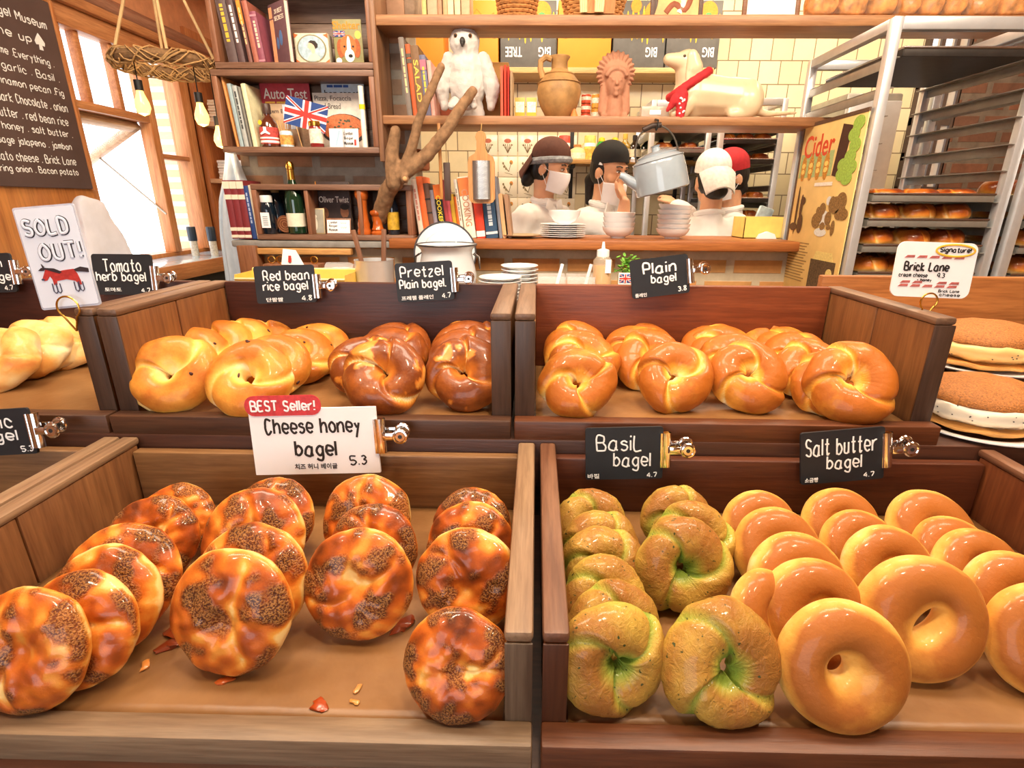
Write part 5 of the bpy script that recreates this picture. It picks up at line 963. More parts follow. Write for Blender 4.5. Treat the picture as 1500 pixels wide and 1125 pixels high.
# ------------------------------------------------------------------ worktop between trays and low wall, with pots
WT = .985; b = MB(); b.b2(-1.25, 1.04, 1.62, 2.29, WT-.04, WT, .004); b.b2(-1.2, 1.0, 1.66, 2.28, 0, WT-.04); tag(obj('worktop', b, wood('#7a5030', '#a07448', 'x')), 'wooden worktop behind the bagel trays', 'counter')
t = thing('enamel_pot', 'white enamel pot with dark rim and wire handles', 'pot', (P(655, 380, y=1.95).x, 1.95, WT)); ra = (P(697, 362, y=1.95).x-P(612, 362, y=1.95).x)/2; zt = P(655, 358, y=1.95).z-WT
lathe_part('body', [(ra*.72, 0), (ra*.80, .006), (ra*1.0, zt*.38), (ra*1.0, zt*.55), (ra*.86, zt*.86), (ra*.88, zt*.92), (ra*1.02, zt), (ra*.99, zt), (ra*.84, zt*.9), (ra*.92, zt*.5), (ra*.7, .01), (1e-4, .01)], mat('#d6dce2', .15, var=.02, coat=.6), t, 44)
b = MB(); b.tube([(ra*1.02*math.cos(a), ra*1.02*math.sin(a), zt) for a in [2*PI*i/44 for i in range(44)]], .0035, 6, close=True); obj('rim', b, mat('#3c3a3e', .35), t)
for s in (-1, 1):
    b = MB(); b.tube([(s*ra*.92, -.02, zt*.86), (s*ra*1.10, -.015, zt*.80), (s*ra*1.13, 0, zt*.62), (s*ra*1.10, .015, zt*.80), (s*ra*.92, .02, zt*.86)], .0028, 6); obj('wire_handle', b, mat('#55504c', .35, .8), t)
t = thing('pot_cover', 'large white enamel lid with dark rim standing behind the enamel pot', 'lid', (P(650, 380, y=2.10).x, 2.10, WT), RX(-12)); rl = (P(697, 360, y=2.10).x-P(605, 360, y=2.10).x)/2; zl = P(650, 323, y=2.13).z-WT-rl
b = MB(); b.b2(-.12, .12, -.02, .10, -.0, .002)
b = MB(); b.lathe([(1e-4, -.034), (rl*.45, -.030), (rl*.66, -.022), (rl*.72, -.008), (rl*.95, -.003), (rl, .002), (rl, .005), (rl*.94, 0), (rl*.7, -.004), (1e-4, -.03)], 44, M=T(0, 0, zl) @ RX(90) @ SC(1, 1, -1)); obj('dome', b, mat('#d0d6dc', .15, var=.02, coat=.6), t)
b = MB(); b.tube([(rl*math.cos(a), -.002, zl+rl*math.sin(a)) for a in [2*PI*i/44 for i in range(44)]], .0032, 6, close=True); obj('rim', b, mat('#3c3a3e', .35), t)
b = MB(); b.b2(-.10, .10, -.03, .05, 0, max(.02, zl-rl-.004), .003); o = obj('lid_rack', b, wood('#8a5a38', '#a87850', 'x'), t)
t = thing('steel_pot', 'tall stainless steel pot holding two wooden spoons', 'pot', (P(549, 395, y=1.95).x, 1.95, WT)); rp = (P(577, 395, y=1.95).x-P(522, 395, y=1.95).x)/2; zp = P(549, 380, y=1.95).z-WT
lathe_part('body', [(rp*.97, 0), (rp, .004), (rp, zp-.004), (rp*1.04, zp), (rp*.97, zp), (rp*.95, .01), (1e-4, .01)], mat('#dcdee0', .25, .4, .04, coat=.4), t, 36)
for dx, rt, lab in ((-.03, -10, 'dark wooden spoon leaning left in the steel pot'), (.03, 5, 'dark wooden spoon standing at the right of the steel pot')):
    b = MB(); b.box((0, 0, .12), (.018, .007, .24), .003); b.ell((0, 0, .012), (.022, .006, .03), 14, 8); o = obj('wooden_spoon', b, wood('#6a4430', '#8a6044', 'z')); o.matrix_world = T(P(549, 395, y=1.95).x+dx*.5, 1.95, WT+.035) @ RY(rt) @ T(dx*.3, 0, 0); tag(o, lab, 'spoon', 'wooden spoons in the steel pot')
plate_stack(733, 397, 430, 1.93, 62, 9, WT, 'small white plate in the left stack beside the enamel pot', 'left stack of small white plates', .0125); plate_stack(761, 385, 425, 2.05, 54, 10, WT, 'small white plate in the right stack beside the enamel pot', 'right stack of small white plates', .0140)
t = thing('squeeze_bottle', 'clear squeeze bottle of amber oil with white nozzle', 'bottle', (P(882, 400, y=1.95).x, 1.95, WT)); rs = .034; zs = P(882, 354, y=1.95).z-WT
lathe_part('oil', [(rs*.9, 0), (rs*.97, .003), (rs*.97, zs*.66)], mat('#c8912c', .15, var=.06, coat=.5), t); lathe_part('clear_body', [(rs, 0), (rs*1.02, .004), (rs*1.02, zs*.72), (rs*.6, zs*.80)], glass('#fff6e0', .08, .25), t); lathe_part('nozzle', [(rs*.66, zs*.78), (rs*.68, zs*.80), (rs*.66, zs*.88), (rs*.2, zs*.90), (rs*.12, zs)], WHITE, t); b = MB(); b.b2(.006, .026, -rs*1.04, -rs*.98, zs*.55, zs*.75, 0); obj('white_label', b, PAPER, t)
t = thing('herb_glass', 'small glass of green herbs behind the plain bagel sign', 'plant', (P(918, 400, y=1.98).x, 1.98, WT)); lathe_part('glass', [(.03, 0), (.034, .12)], glass('#e8f4e8', .04, .3), t); lathe_part('stems', [(.012, .005), (.018, .13)], mat('#5a8a3c', .6, var=.3), t); b = MB(); rnd = random.Random(9)
for _ in range(60): a = rnd.uniform(0, 6.28); rr = rnd.uniform(.005, .045); zz_ = .13+rnd.uniform(0, .055); b.ell((0, 0, 0), (.011, .006, .002), 8, 5, M=T(rr*math.cos(a), rr*math.sin(a), zz_) @ RZ(math.degrees(a)) @ RY(rnd.uniform(-50, 30)))
o = obj('leaves', b, mat('#6aa63c', .6, var=.35, vs_=40), t)
q = P(916, 408, y=1.90); t = thing('flag_card', 'small white card with a red and blue flag by the plain bagel sign', 'card', (q.x, 1.90, WT)); b = MB(); b.b2(-.024, .024, 0, .001, 0, q.z-WT+.02); obj('card', b, PAPER, t); flag(t, .042, .030, 0, q.z-WT, -.001)
for u, lab in ((808, 'clear plastic box with white scoop right of the plate stacks'), (850, 'clear plastic box with white scoop left of the squeeze bottle')):
    q = P(u, 405, y=1.97); t = thing('plastic_box', lab, 'container', (q.x, 1.97, WT), None, 'clear plastic boxes with scoops'); b = MB(); w0 = .05
    for s in ((-w0, -w0+.002, -.05, .05), (w0-.002, w0, -.05, .05), (-w0, w0, -.05, -.048), (-w0, w0, .048, .05)): b.b2(*s, 0, .115)
    b.b2(-w0, w0, -.05, .05, 0, .003); obj('walls', b, glass('#f6f8fa', .06, .25), t); b = MB(); b.b2(-w0+.004, w0-.004, -.045, .045, .004, .06, .004); obj('contents', b, mat('#a87848', .7, var=.3, bump=.5), t)
    b = MB(); b.box((.0, 0, .10), (.012, .004, .12), .002, M=RY(14)); obj('scoop', b, mat('#eceef2', .3), t)
t = thing('serving_box', 'yellow plastic serving box behind the red bean sign', 'box', (P(450, 415, y=1.80).x, 1.80, WT)); x0 = P(345, 415, y=1.8).x-P(450, 415, y=1.8).x; x1 = P(506, 415, y=1.8).x-P(450, 415, y=1.8).x; zy = P(450, 405, y=1.8).z-WT; ym = mat('#f4cf66', .4, var=.05); b = MB()
b.b2(x0, x1, -.002, 0, 0, zy-.01); b.b2(x0, x1, .12, .122, 0, zy+.01); b.b2(x0, x0+.002, 0, .122, 0, zy+.004); b.b2(x1-.002, x1, 0, .122, 0, zy+.004); b.b2(x0, x1, 0, .122, 0, .003); obj('walls', b, ym, t); b = MB()
for a_, c_, y_ in ((x0, x1, -.006), (x0, x1, .122)): b.b2(a_, c_, y_, y_+.008, zy-.012 if y_ < 0 else zy+.006, zy-.006 if y_ < 0 else zy+.014, .002)
obj('rim', b, mat('#fbe8b0', .4), t)
t = thing('glass_jar', 'clear glass jar lying behind the red bean sign', 'jar', (P(497, 392, y=2.05).x, 2.05, WT+.06)); b = MB(); b.lathe([(.03, -.05), (.036, -.045), (.036, .04), (.03, .055), (.03, .06)], 20, M=T(0, 0, .05) @ RY(90)); obj('glass_body', b, glass('#eef2f4', .03, .35), t); b = MB(); b.b2(-.05, .05, -.04, .04, -.06, .012, .003); obj('wooden_stand', b, CW, t)
t = thing('paper_tag_box', 'small box of rings and a folded white flyer under the wooden rail', 'box', (P(425, 388, y=2.10).x, 2.10, WT)); b = MB(); b.b2(-.11, .11, 0, .08, 0, .13, .003); obj('box', b, CWZ, t); b = MB(); b.add([(-.03, -.01, .13), (.06, -.01, .13), (.03, 0, .185), (-.02, 0, .19)], [(0, 1, 2, 3)]); f = obj('flyer', b, PAPER, t); b = MB(); b.prism([(.0, .14), (.012, .14), (.014, .165), (.004, .165)], -.014, -.012); obj('flyer_print', b, RED, f)
for dx in (-.085, -.05, .085): b = MB(); b.tube([(dx+.014*math.cos(a), .03, .145+.014*math.sin(a)) for a in [2*PI*i/14 for i in range(14)]], .0025, 5, close=True); obj('metal_ring', b, BRASS, t)
# ================================================================== figures on the long shelf
ZS = 1.6665
def wpt(u, v, y): return P(u, v, y=y)
fur = lambda p: .0035*noise.noise(p*55)+.002*noise.noise(p*130)
# snowy owl toy
_b = wpt(685, 160, 2.33); s = (wpt(685, 38, 2.33).z-ZS)/.36; t = thing('plush_owl', 'white plush snowy owl perched on the shelf above the branch', 'soft toy', (_b.x, 2.34, ZS+.0))
b = MB(); b.ell((0, 0, .145*s), (.085*s, .07*s, .115*s), 24, 16); b.ell((0, -.005, .20*s), (.078*s, .066*s, .075*s), 24, 16); b.ell((-.005*s, -.018, .295*s), (.066*s, .060*s, .062*s), 24, 16); b.cap((0, 0, .22*s), (0, -.01, .27*s), .06*s, .055*s); b.cap((.03*s, .02, .02*s), (.0, .01, .10*s), .045*s, .06*s); b.cap((-.02*s, .02, .02*s), (.0, .01, .10*s), .04*s, .06*s)
FUR = mat('#cfcac4', .95, var=.07, vs_=30, bump=.8, bs=260, sheen=.4); obj('body', voxel(b, .006, 2, .5, fur), FUR, t)
for sg, a in ((-1, 14), (1, -13)):
    b = MB(); b.cap((sg*.075*s, -.01, .235*s), (sg*.112*s, -.012, .12*s), .030*s, .038*s); b.cap((sg*.112*s, -.012, .12*s), (sg*.105*s, -.01, .045*s), .036*s, .018*s); obj('wing', voxel(b, .006, 2, .5, fur), mat('#c6c1bc', .95, var=.14, vs_=24, bump=.8, bs=260, sheen=.4), t)
for sg in (-1, 1):
    b = MB(); b.cap((sg*.035*s-.01, -.062, .055*s), (sg*.05*s-.01, -.10, .035*s), .024*s, .015*s); b.cap((sg*.03*s-.01, -.06, .05*s), (sg*.02*s-.01, -.095, .03*s), .02*s, .013*s); obj('foot', voxel(b, .005, 2, .5, fur), FUR, t)
for sg in (-1, 1):
    b = MB(); b.ell((-.005*s+sg*.031*s, -.0725*s, .308*s), (.0085*s, .006*s, .0085*s), 14, 8); e = obj('eye', b, mat('#8a5a24', .1, coat=1), t); b = MB(); b.ell((-.005*s+sg*.031*s, -.0775*s, .308*s), (.0055*s, .004*s, .0055*s), 12, 7); obj('pupil', b, BLACK, e)
b = MB(); b.ell((-.006*s, -.082*s, .286*s), (.012*s, .012*s, .016*s), 14, 10); b.ell((-.006*s, -.090*s, .274*s), (.006*s, .008*s, .012*s), 12, 8); obj('beak', b, mat('#33312f', .5), t)
# branch
def pw(u, v, y): q = P(u, v, y=y); return (q.x, q.y, q.z)
b = MB(); yb = 2.20
def limb(pts, r0, r1):
    q = [pw(*a) for a in pts]; n = len(q)
    for i in range(n-1): b.cap(q[i], q[i+1], r0+(r1-r0)*i/(n-1), r0+(r1-r0)*(i+1)/(n-1), 10)
limb([(556, 318, 2.31), (567, 282, 2.25), (580, 262, 2.22), (590, 252, 2.2)], .036, .030); limb([(578, 268, 2.21), (574, 225, 2.2), (579, 192, 2.19)], .034, .020); limb([(588, 255, 2.2), (604, 215, 2.18), (612, 180, 2.17), (628, 140, 2.17), (646, 98, 2.19)], .021, .015); limb([(588, 258, 2.2), (625, 228, 2.19), (655, 190, 2.19), (672, 162, 2.20), (692, 134, 2.22)], .028, .019)
b.ell(pw(593, 262, 2.165), (.016, .012, .016))
BARK = mat('#8a6a4c', .9, var=.35, vs_=40, bump=1, bs=90); o = obj('tree_branch', voxel(b, .006, 2, .5, lambda p: .003*noise.noise(V((p.x*60, p.y*60, p.z*18)))), BARK); tag(o, 'forked dry tree branch rising from the low crate towards the owl', 'branch')
b = MB(); b.ell(pw(593, 262, 2.155), (.009, .006, .009)); obj('knot', b, mat('#c89868', .8), o)
# books and boxes on the shelf behind the owl
g = 'books left of the owl'
spines(2.27, ZS, [(593, 601, 54, 164, -4, '#7c726a', 'tall grey brown book with light script at the left end of the owl shelf', '~', '#e8c890'), (602, 609, 64, 165, -4, '#b8582c', 'orange brown book beside the SALAD book', None, '', [(.74, .80, '#5a4c3c'), (.82, .87, '#5a4c3c')]), (609, 621, 66, 166, -4, '#7a5a3c', 'thick brown book with gold SALAD title', 'SALAD', '#e8c050'), (621, 630, 80, 166, -4, '#6c6c84', 'grey violet book with pink top beside the SALAD book', '~', '#d8c040', [(.76, .92, '#c86a7c')]), (630, 636, 88, 166, -3, '#d8a498', 'pink paperback half hidden by the owl wing')], g, .13)
for x, nm, c, lab in ((641, 'shelf_box', '#d88868', 'small salmon pink box behind the owl feet'), (711, 'shelf_book', '#a8783c', 'brown thick folder right of the owl wing')):
    w0 = .11 if nm == 'shelf_box' else .13; h0 = .075 if nm == 'shelf_box' else P(722, 88, y=2.38).z-ZS; q = P(x if nm == 'shelf_box' else 722, 165, y=2.40 if nm == 'shelf_box' else 2.40); b = MB(); b.b2(-w0/2, w0/2, 0, .05, 0, h0, .003); o = obj('storage_box' if nm == 'shelf_box' else 'folder', b, mat(c, .7)); o.location = (q.x, 2.41, ZS); tag(o, lab, 'box' if nm == 'shelf_box' else 'folder')
spines(2.27, ZS, [(733, 737, 97, 173, 0, '#c8503c', 'thin red booklet, leftmost of three beside the jug', None, '', [(0, 1, '#d8563c')]), (738, 742, 95, 173, 0, '#d0402c', 'thin bright red booklet, middle of three beside the jug'), (743, 746, 97, 173, 0, '#c03a30', 'thin dark red booklet, third of three beside the jug'), (747, 751, 104, 173, 0, '#a88c6c', 'thin tan booklet beside the red booklets')], 'thin booklets left of the jug', .13)
for u0, u1, lab in ((754, 769, 'yellow tea carton left of the jug'), (771, 786, 'yellow tea carton partly behind the jug')):
    x0, x1, z0, z1 = BX(u0, 142, u1, 173, 2.33); t = thing('tea_carton', lab, 'carton', ((x0+x1)/2, 2.33, ZS)); b = MB(); b.b2(-(x1-x0)/2, (x1-x0)/2, 0, .04, 0, z1-z0, .001); obj('carton', b, mat('#d8b058', .5), t); b = MB(); b.b2(-(x1-x0)*.42, (x1-x0)*.42, -.001, 0, .004, (z1-z0)*.8); obj('label', b, mat('#f4ead0', .6, var=.3, vs_=160), t); b = MB(); b.b2(-(x1-x0)*.42, (x1-x0)*.42, -.0016, 0, .004, (z1-z0)*.3); obj('gold_band', b, mat('#e8a830', .5), t)
# jug
q = P(818, 174, y=2.34); hh = P(818, 82, y=2.34).z-ZS; r = (P(849, 140, y=2.34).x-P(784, 140, y=2.34).x)/2; t = thing('clay_jug', 'round brown clay jug with one handle on the owl shelf', 'jug', (q.x, 2.35, ZS)); CL = mat('#a8804e', .55, var=.28, vs_=22, bump=.5, bs=120)
lathe_part('body', [(r*.48, 0), (r*.56, .004), (r*.86, hh*.22), (r*1.0, hh*.42), (r*.93, hh*.58), (r*.66, hh*.71), (r*.44, hh*.76), (r*.36, hh*.80), (r*.36, hh*.93), (r*.46, hh*.985), (r*.46, hh), (r*.36, hh), (r*.30, hh*.8)], CL, t, 44)
b = MB(); b.tube([(-r*.36, -.01, hh*.95), (-r*.62, -.012, hh*.98), (-r*.84, -.012, hh*.92), (-r*.86, -.012, hh*.80), (-r*.74, -.01, hh*.66)], [.012, .012, .011, .011, .012], 8); obj('handle', b, CL, t)
b = MB(); b.tube([(r*.955*math.cos(a), r*.955*math.sin(a), hh*.575) for a in [2*PI*i/36 for i in range(36)]], .0022, 5, close=True); b.tube([(r*.67*math.cos(a), r*.67*math.sin(a), hh*.715) for a in [2*PI*i/36 for i in range(36)]], .003, 5, close=True); obj('raised_ring', b, CL, t)
# small tins behind the jug
for u, v0, n_, c, lab in ((858, 136, 3, '#c85030', 'red and white tin in the small stack right of the jug'), (873, 136, 2, '#e0a040', 'yellow and green tin in the small stack behind the bust')):
    hh = (P(u, v0, y=2.40).z-ZS)/n_; q = P(u, 174, y=2.42)
    for k in range(n_):
        t = thing('spice_tin', lab, 'tin', (q.x, 2.435, ZS+k*hh), None, lab.split(' in ')[0]+'s'); lathe_part('tin', [(.019, .001), (.020, .002), (.020, hh-.003), (.018, hh-.001)], mat(c, .4, var=.3, vs_=100), t, 18); b = MB(); b.lathe([(.0204, hh*.35), (.0204, hh*.72)], 18, cap=False); obj('label', b, mat('#f4e8d0', .5, var=.3, vs_=150), t)
b = MB(); b.lathe([(.012, 0), (.016, .003), (.004, .03), (1e-4, .032)], 14); o = obj('orange_cone', b, mat('#e07a3c', .5)); q = P(841, 172, y=2.3); o.location = (q.x, 2.30, ZS); tag(o, 'small orange cone shaped ornament beside the jug', 'ornament')
# terracotta bust
q = P(899, 174, y=2.34); s = (P(899, 72, y=2.34).z-ZS)/.30; t = thing('terracotta_bust', 'terracotta head of a woman with a tall crested headdress', 'bust', (q.x, 2.345, ZS)); b = MB()
b.box((0, .01, .012*s), (.13*s, .07*s, .024*s)); b.cap((0, .0, .02*s), (0, -.002, .10*s), .045*s, .034*s); b.ell((0, .0, .155*s), (.048*s, .050*s, .066*s), 24, 16); b.ell((0, -.006, .118*s), (.034*s, .036*s, .030*s)); b.ell((0, .012, .205*s), (.092*s, .030*s, .093*s), 28, 18); b.ell((0, .006, .20*s), (.072*s, .040*s, .072*s), 24, 16)
for sg in (-1, 1): b.cap((sg*.05*s, .01, .17*s), (sg*.055*s, .008, .04*s), .020*s, .024*s); b.ell((sg*.017*s, -.046*s, .163*s), (.010*s, .006*s, .005*s)); b.cap((sg*.006*s, -.045*s, .176*s), (sg*.026*s, -.040*s, .175*s), .004*s, .003*s)
b.cap((0, -.047*s, .172*s), (0, -.056*s, .146*s), .005*s, .009*s); b.ell((0, -.049*s, .128*s), (.014*s, .007*s, .0045*s)); b.ell((0, -.048*s, .121*s), (.012*s, .007*s, .004*s)); b.ell((0, -.042*s, .104*s), (.014*s, .012*s, .011*s))
for i in range(9): a = R_(25+130*i/8); b.ell((.052*s*math.cos(a), -.032*s, .168*s+.048*s*math.sin(a)), (.011*s, .012*s, .011*s))
def ridges(p): a = math.atan2(p.z-.19*s, p.x); rr = math.hypot(p.x, p.z-.19*s); return (.0035*math.sin(a*26)*sm(.062*s, .075*s, rr) if p.z > .15*s else 0)+.001*noise.noise(p*60)
TC = mat('#b07c60', .8, var=.14, vs_=30, bump=.4, bs=140); obj('bust', voxel(b, .0045*s, 2, .5, ridges), TC, t)
# dachshund figure
q = P(1040, 174, y=2.35); L = P(1112, 140, y=2.35).x-P(968, 140, y=2.35).x; hh = P(1000, 75, y=2.35).z-ZS; t = thing('dog_figure', 'cream ceramic dachshund lying on the shelf with a red bandana', 'figurine', (q.x, 2.36, ZS)); X = lambda u: P(u, 130, y=2.35).x-q.x; Z = lambda v: P(1040, v, y=2.35).z-ZS; b = MB(); C_ = lambda u, v, y=0: (X(u), y, Z(v))
b.cap(C_(1020, 140), C_(1060, 143), .085, .078); b.cap(C_(1060, 143), C_(1092, 145), .078, .078); b.ell(C_(1016, 145), (.085, .07, .085)); b.cap(C_(1015, 135), C_(1005, 108, -.01), .065, .048); b.ell(C_(1003, 92, -.012), (.052, .046, .046)); b.cap(C_(996, 92, -.02), C_(974, 89, -.03), .036, .022); b.ell(C_(971, 86, -.03), (.012, .014, .011))
for y in (-.045, .045): b.cap(C_(1010, 150, y), C_(1000, 168, y-.01), .034, .024); b.cap(C_(1000, 169, y-.01), C_(985, 170, y-.015), .023, .018); b.ell(C_(1094, 152, y*1.2), (.05, .035, .06)); b.cap(C_(1092, 168, y*1.2), C_(1070, 170, y*1.3), .022, .018)
b.cap(C_(1104, 160), C_(1130, 166, .0), .02, .014); b.cap(C_(1130, 166), C_(1176, 163, .02), .014, .007)
CR = mat('#d2bd9a', .35, var=.08, vs_=12, coat=.3); obj('body', voxel(b, .007, 5, .5), CR, t)
for y, k in ((-.055, -1), (.038, 1)): b = MB(); b.cap(C_(1006, 86, y), C_(1010, 102, y-.006*k), .022, .034); b.ell(C_(1010, 112, y-.004), (.034, .012, .045)); e = voxel(b, .006, 3); e.v = [V((p.x, y+(p.y-y)*.55, p.z)) for p in e.v]; obj('ear', e, CR, t)
b = MB(); b.ell(C_(995, 86, -.052), (.006, .004, .005)); obj('eye', b, mat('#5a4a3a', .2), t)
b = MB(); nk = []
for i in range(20): a = 2*PI*i/20; nk.append((X(1009)+.07*math.cos(a), -.008+.063*math.sin(a), Z(124)+.045*math.cos(a)))
b.tube(nk, .017, 8, close=True); b.cap(C_(992, 140, -.075), C_(985, 150, -.082), .018, .02); b.cap(C_(985, 150, -.082), C_(975, 166, -.082), .020, .008); b.cap(C_(994, 145, -.085), C_(992, 178, -.095), .022, .016); b.ell(C_(993, 138, -.078), (.018, .014, .016)); bn = obj('bandana', voxel(b, .005, 2, .5, lambda p: .002*noise.noise(p*70)), mat('#b8262c', .8, var=.15, vs_=60), t, 'red printed bandana')
b = MB(); rnd = random.Random(4)
for _ in range(12): u = rnd.uniform(988, 997); v = rnd.uniform(148, 174); b.ell(C_(u, v, -.108), (.004, .004, .004), 8, 5)
obj('paisley_print', b, PAPER, bn)
q = P(960, 173, y=2.33); t = thing('label_box', 'small clear box with a white label between bust and dog', 'box', (q.x, 2.34, ZS)); b = MB(); b.b2(-.055, .055, 0, .05, 0, .048, .004); obj('box', b, mat('#b8a898', .25, var=.15), t); b = MB(); b.b2(-.022, .022, -.002, 0, .018, .034); obj('label', b, PAPER, t)
# ------------------------------------------------------------------ top shelf
ZT = 1.9985
spines(2.27, ZT, [(617, 624, -24, 21, 0, '#c8b070', 'worn gilt edged book, first in the row on the top shelf'), (625, 640, -26, 21, 0, '#b09878', 'worn grey tan book, second in the row on the top shelf'), (640, 647, -22, 21, 0, '#a88060', 'narrow brown book, third in the row on the top shelf'), (648, 655, -24, 21, 0, '#c09a70', 'light brown book, fourth in the row on the top shelf'), (655, 664, -20, 21, 0, '#e0c8a0', 'cream book, fifth in the row on the top shelf'), (665, 674, -24, 21, 0, '#dcc49a', 'cream book with dark edge, sixth in the row on the top shelf'), (675, 688, -22, 21, 0, '#c8a07c', 'tan book at the right end of the row on the top shelf')], 'worn books on the top shelf', .12)
def basket(u0, u1, y, lab, c1, c2, h=.16):
    q = P((u0+u1)/2, 22, y=y); r = (P(u1, 15, y=y).x-P(u0, 15, y=y).x)/2; t = thing('wicker_basket', lab, 'basket', (q.x, y+.03, ZT)); b = MB(); nseg = 40; rows = 12
    for j in range(rows):
        z = .008+h*j/rows; rr = r*(.82+.32*j/rows); b.tube([((rr+.003*(1 if (i+j) % 2 else -1))*math.cos(2*PI*i/nseg), (rr+.003*(1 if (i+j) % 2 else -1))*.62*math.sin(2*PI*i/nseg), z) for i in range(nseg)], .0066, 6, close=True)
    b.lathe([(1e-4, 0), (r*.8, 0), (r*.8, .004), (1e-4, .004)], 24, M=SC(1, .62, 1)); obj('weave', b, mat(c1, .8, var=.3, vs_=50), t); b = MB(); rr = r*1.15; b.tube([(rr*math.cos(2*PI*i/32), rr*.62*math.sin(2*PI*i/32), h+.01) for i in range(32)], .011, 7, close=True); obj('rim', b, mat(c2, .8, var=.2), t); return t, r
basket(726, 788, 2.29, 'brown woven wicker basket on the top shelf above the owl', '#a8703c', '#8a5a30'); t, r = basket(822, 918, 2.29, 'round basket with wooden bands and pale cord on the top shelf', '#b07a44', '#c89050', .14)
for k, x in enumerate((-.45, -.38, -.31, .02, .09, .16, .23)): b = MB(); y_ = -math.sqrt(max(0, 1-x*x))*r*.62*1.06-.012; b.tube([(x*r*.9, y_*.86, .004), (x*r*1.02, y_, .07), (x*r*1.1, y_*1.1, .15)], .006, 6); obj('cord', b, mat('#e8cc98', .9), t)
for x in (-.12, .42): b = MB(); y_ = -math.sqrt(max(0, 1-x*x))*r*.62*1.06-.008; b.add([(x*r-.02, y_*.86, .002), (x*r+.02, y_*.86, .002), (x*r*1.1+.022, y_*1.12, .15), (x*r*1.1-.022, y_*1.12, .15), (x*r-.02, y_*.86+.006, .002), (x*r+.02, y_*.86+.006, .002), (x*r*1.1+.022, y_*1.12+.006, .15), (x*r*1.1-.022, y_*1.12+.006, .15)], [(0, 1, 2, 3), (4, 7, 6, 5), (0, 4, 5, 1), (3, 2, 6, 7), (0, 3, 7, 4), (1, 5, 6, 2)]); obj('wooden_band', b, wood('#a86a38', '#c88a50', 'z'), t)
for u0, u1, lab, fc, pc in ((953, 1030, 'dark framed picture with swirling brown shapes on the top shelf', '#54382a', '#c8a468'), (1088, 1172, 'brown wooden frame with pale paper on the top shelf', '#7a5030', '#e0dcd4')):
    x0, x1, _, _ = BX(u0, 0, u1, 20, 2.34); w0 = x1-x0; t = thing('picture_frame', lab, 'picture frame', ((x0+x1)/2, 2.33, ZT), RX(-6)); hh = .26; b = MB(); e = .016
    for q in ((-w0/2, w0/2, 0, e), (-w0/2, w0/2, hh-e, hh)): b.b2(q[0], q[1], 0, .014, q[2], q[3], .003)
    for sx in (-1, 1): b.b2(sx*w0/2-(e if sx > 0 else 0), sx*w0/2+(0 if sx > 0 else e), 0, .014, e, hh-e, .003)
    obj('frame', b, wood(fc, fc, 'x'), t); b = MB(); b.b2(-w0/2+e, w0/2-e, .006, .010, e, hh-e); pic = obj('picture', b, mat(pc, .5, var=.25 if u0 < 1000 else .03, vs_=14), t)
    if u0 < 1000:
        for c, pts in (('#8a4a2c', [(-.04, .02), (-.01, .05), (.03, .03), (.05, .08), (.0, .10)]), ('#e8dcc8', [(.01, .02), (.025, .06), (.0, .085)]), ('#5a4a44', [(-.09, .02), (-.08, .06), (-.09, .10)])): b = MB(); b.tube([(x, .0055, z+.01) for x, z in smooth_line(pts)], .010, 6, flat=(0, -1, 0)); obj('brush_shape', b, mat(c, .6, var=.2), pic)
    else: b = MB(); b.b2(-w0/2+e, w0/2-e, .002, .006, e, e+.008); b.b2(-w0/2+e, w0/2-e, .002, .006, hh-e-.008, hh-e); obj('mount', b, mat('#a8803c', .4), t)
bagm = glass('#fff4e0', .08, .07); k = 0
for u0, u1, n_ in ((1190, 1322, 3), (1322, 1425, 3), (1425, 1520, 2)):
    x0, x1, _, _ = BX(u0, 0, u1, 18, 2.27); t = thing('bread_bag', ['clear bag of sliced loaves, leftmost on the top shelf', 'clear bag of sliced loaves in the middle above the wire rack', 'brown bag of bread at the right end of the top shelf'][k], 'bread bag', ((x0+x1)/2, 2.26, ZT)); k += 1
    for i in range(n_):
        b = MB(); cx = (x1-x0)*((i+.5)/n_-.5); b.b2(cx-(x1-x0)/n_*.495, cx+(x1-x0)/n_*.495, .012, .120, .003, .19, .035); obj('loaf', voxel(b, .008, 2, .5, lambda p: .004*noise.noise(p*35)), mat('#cc8640', .45, var=.55, vs_=35, bump=.4, coat=.3), t)
    b = MB(); b.b2(-(x1-x0)*.495, (x1-x0)*.495, .002, .128, .001, .23, .02); o = obj('clear_bag', b, bagm, t)
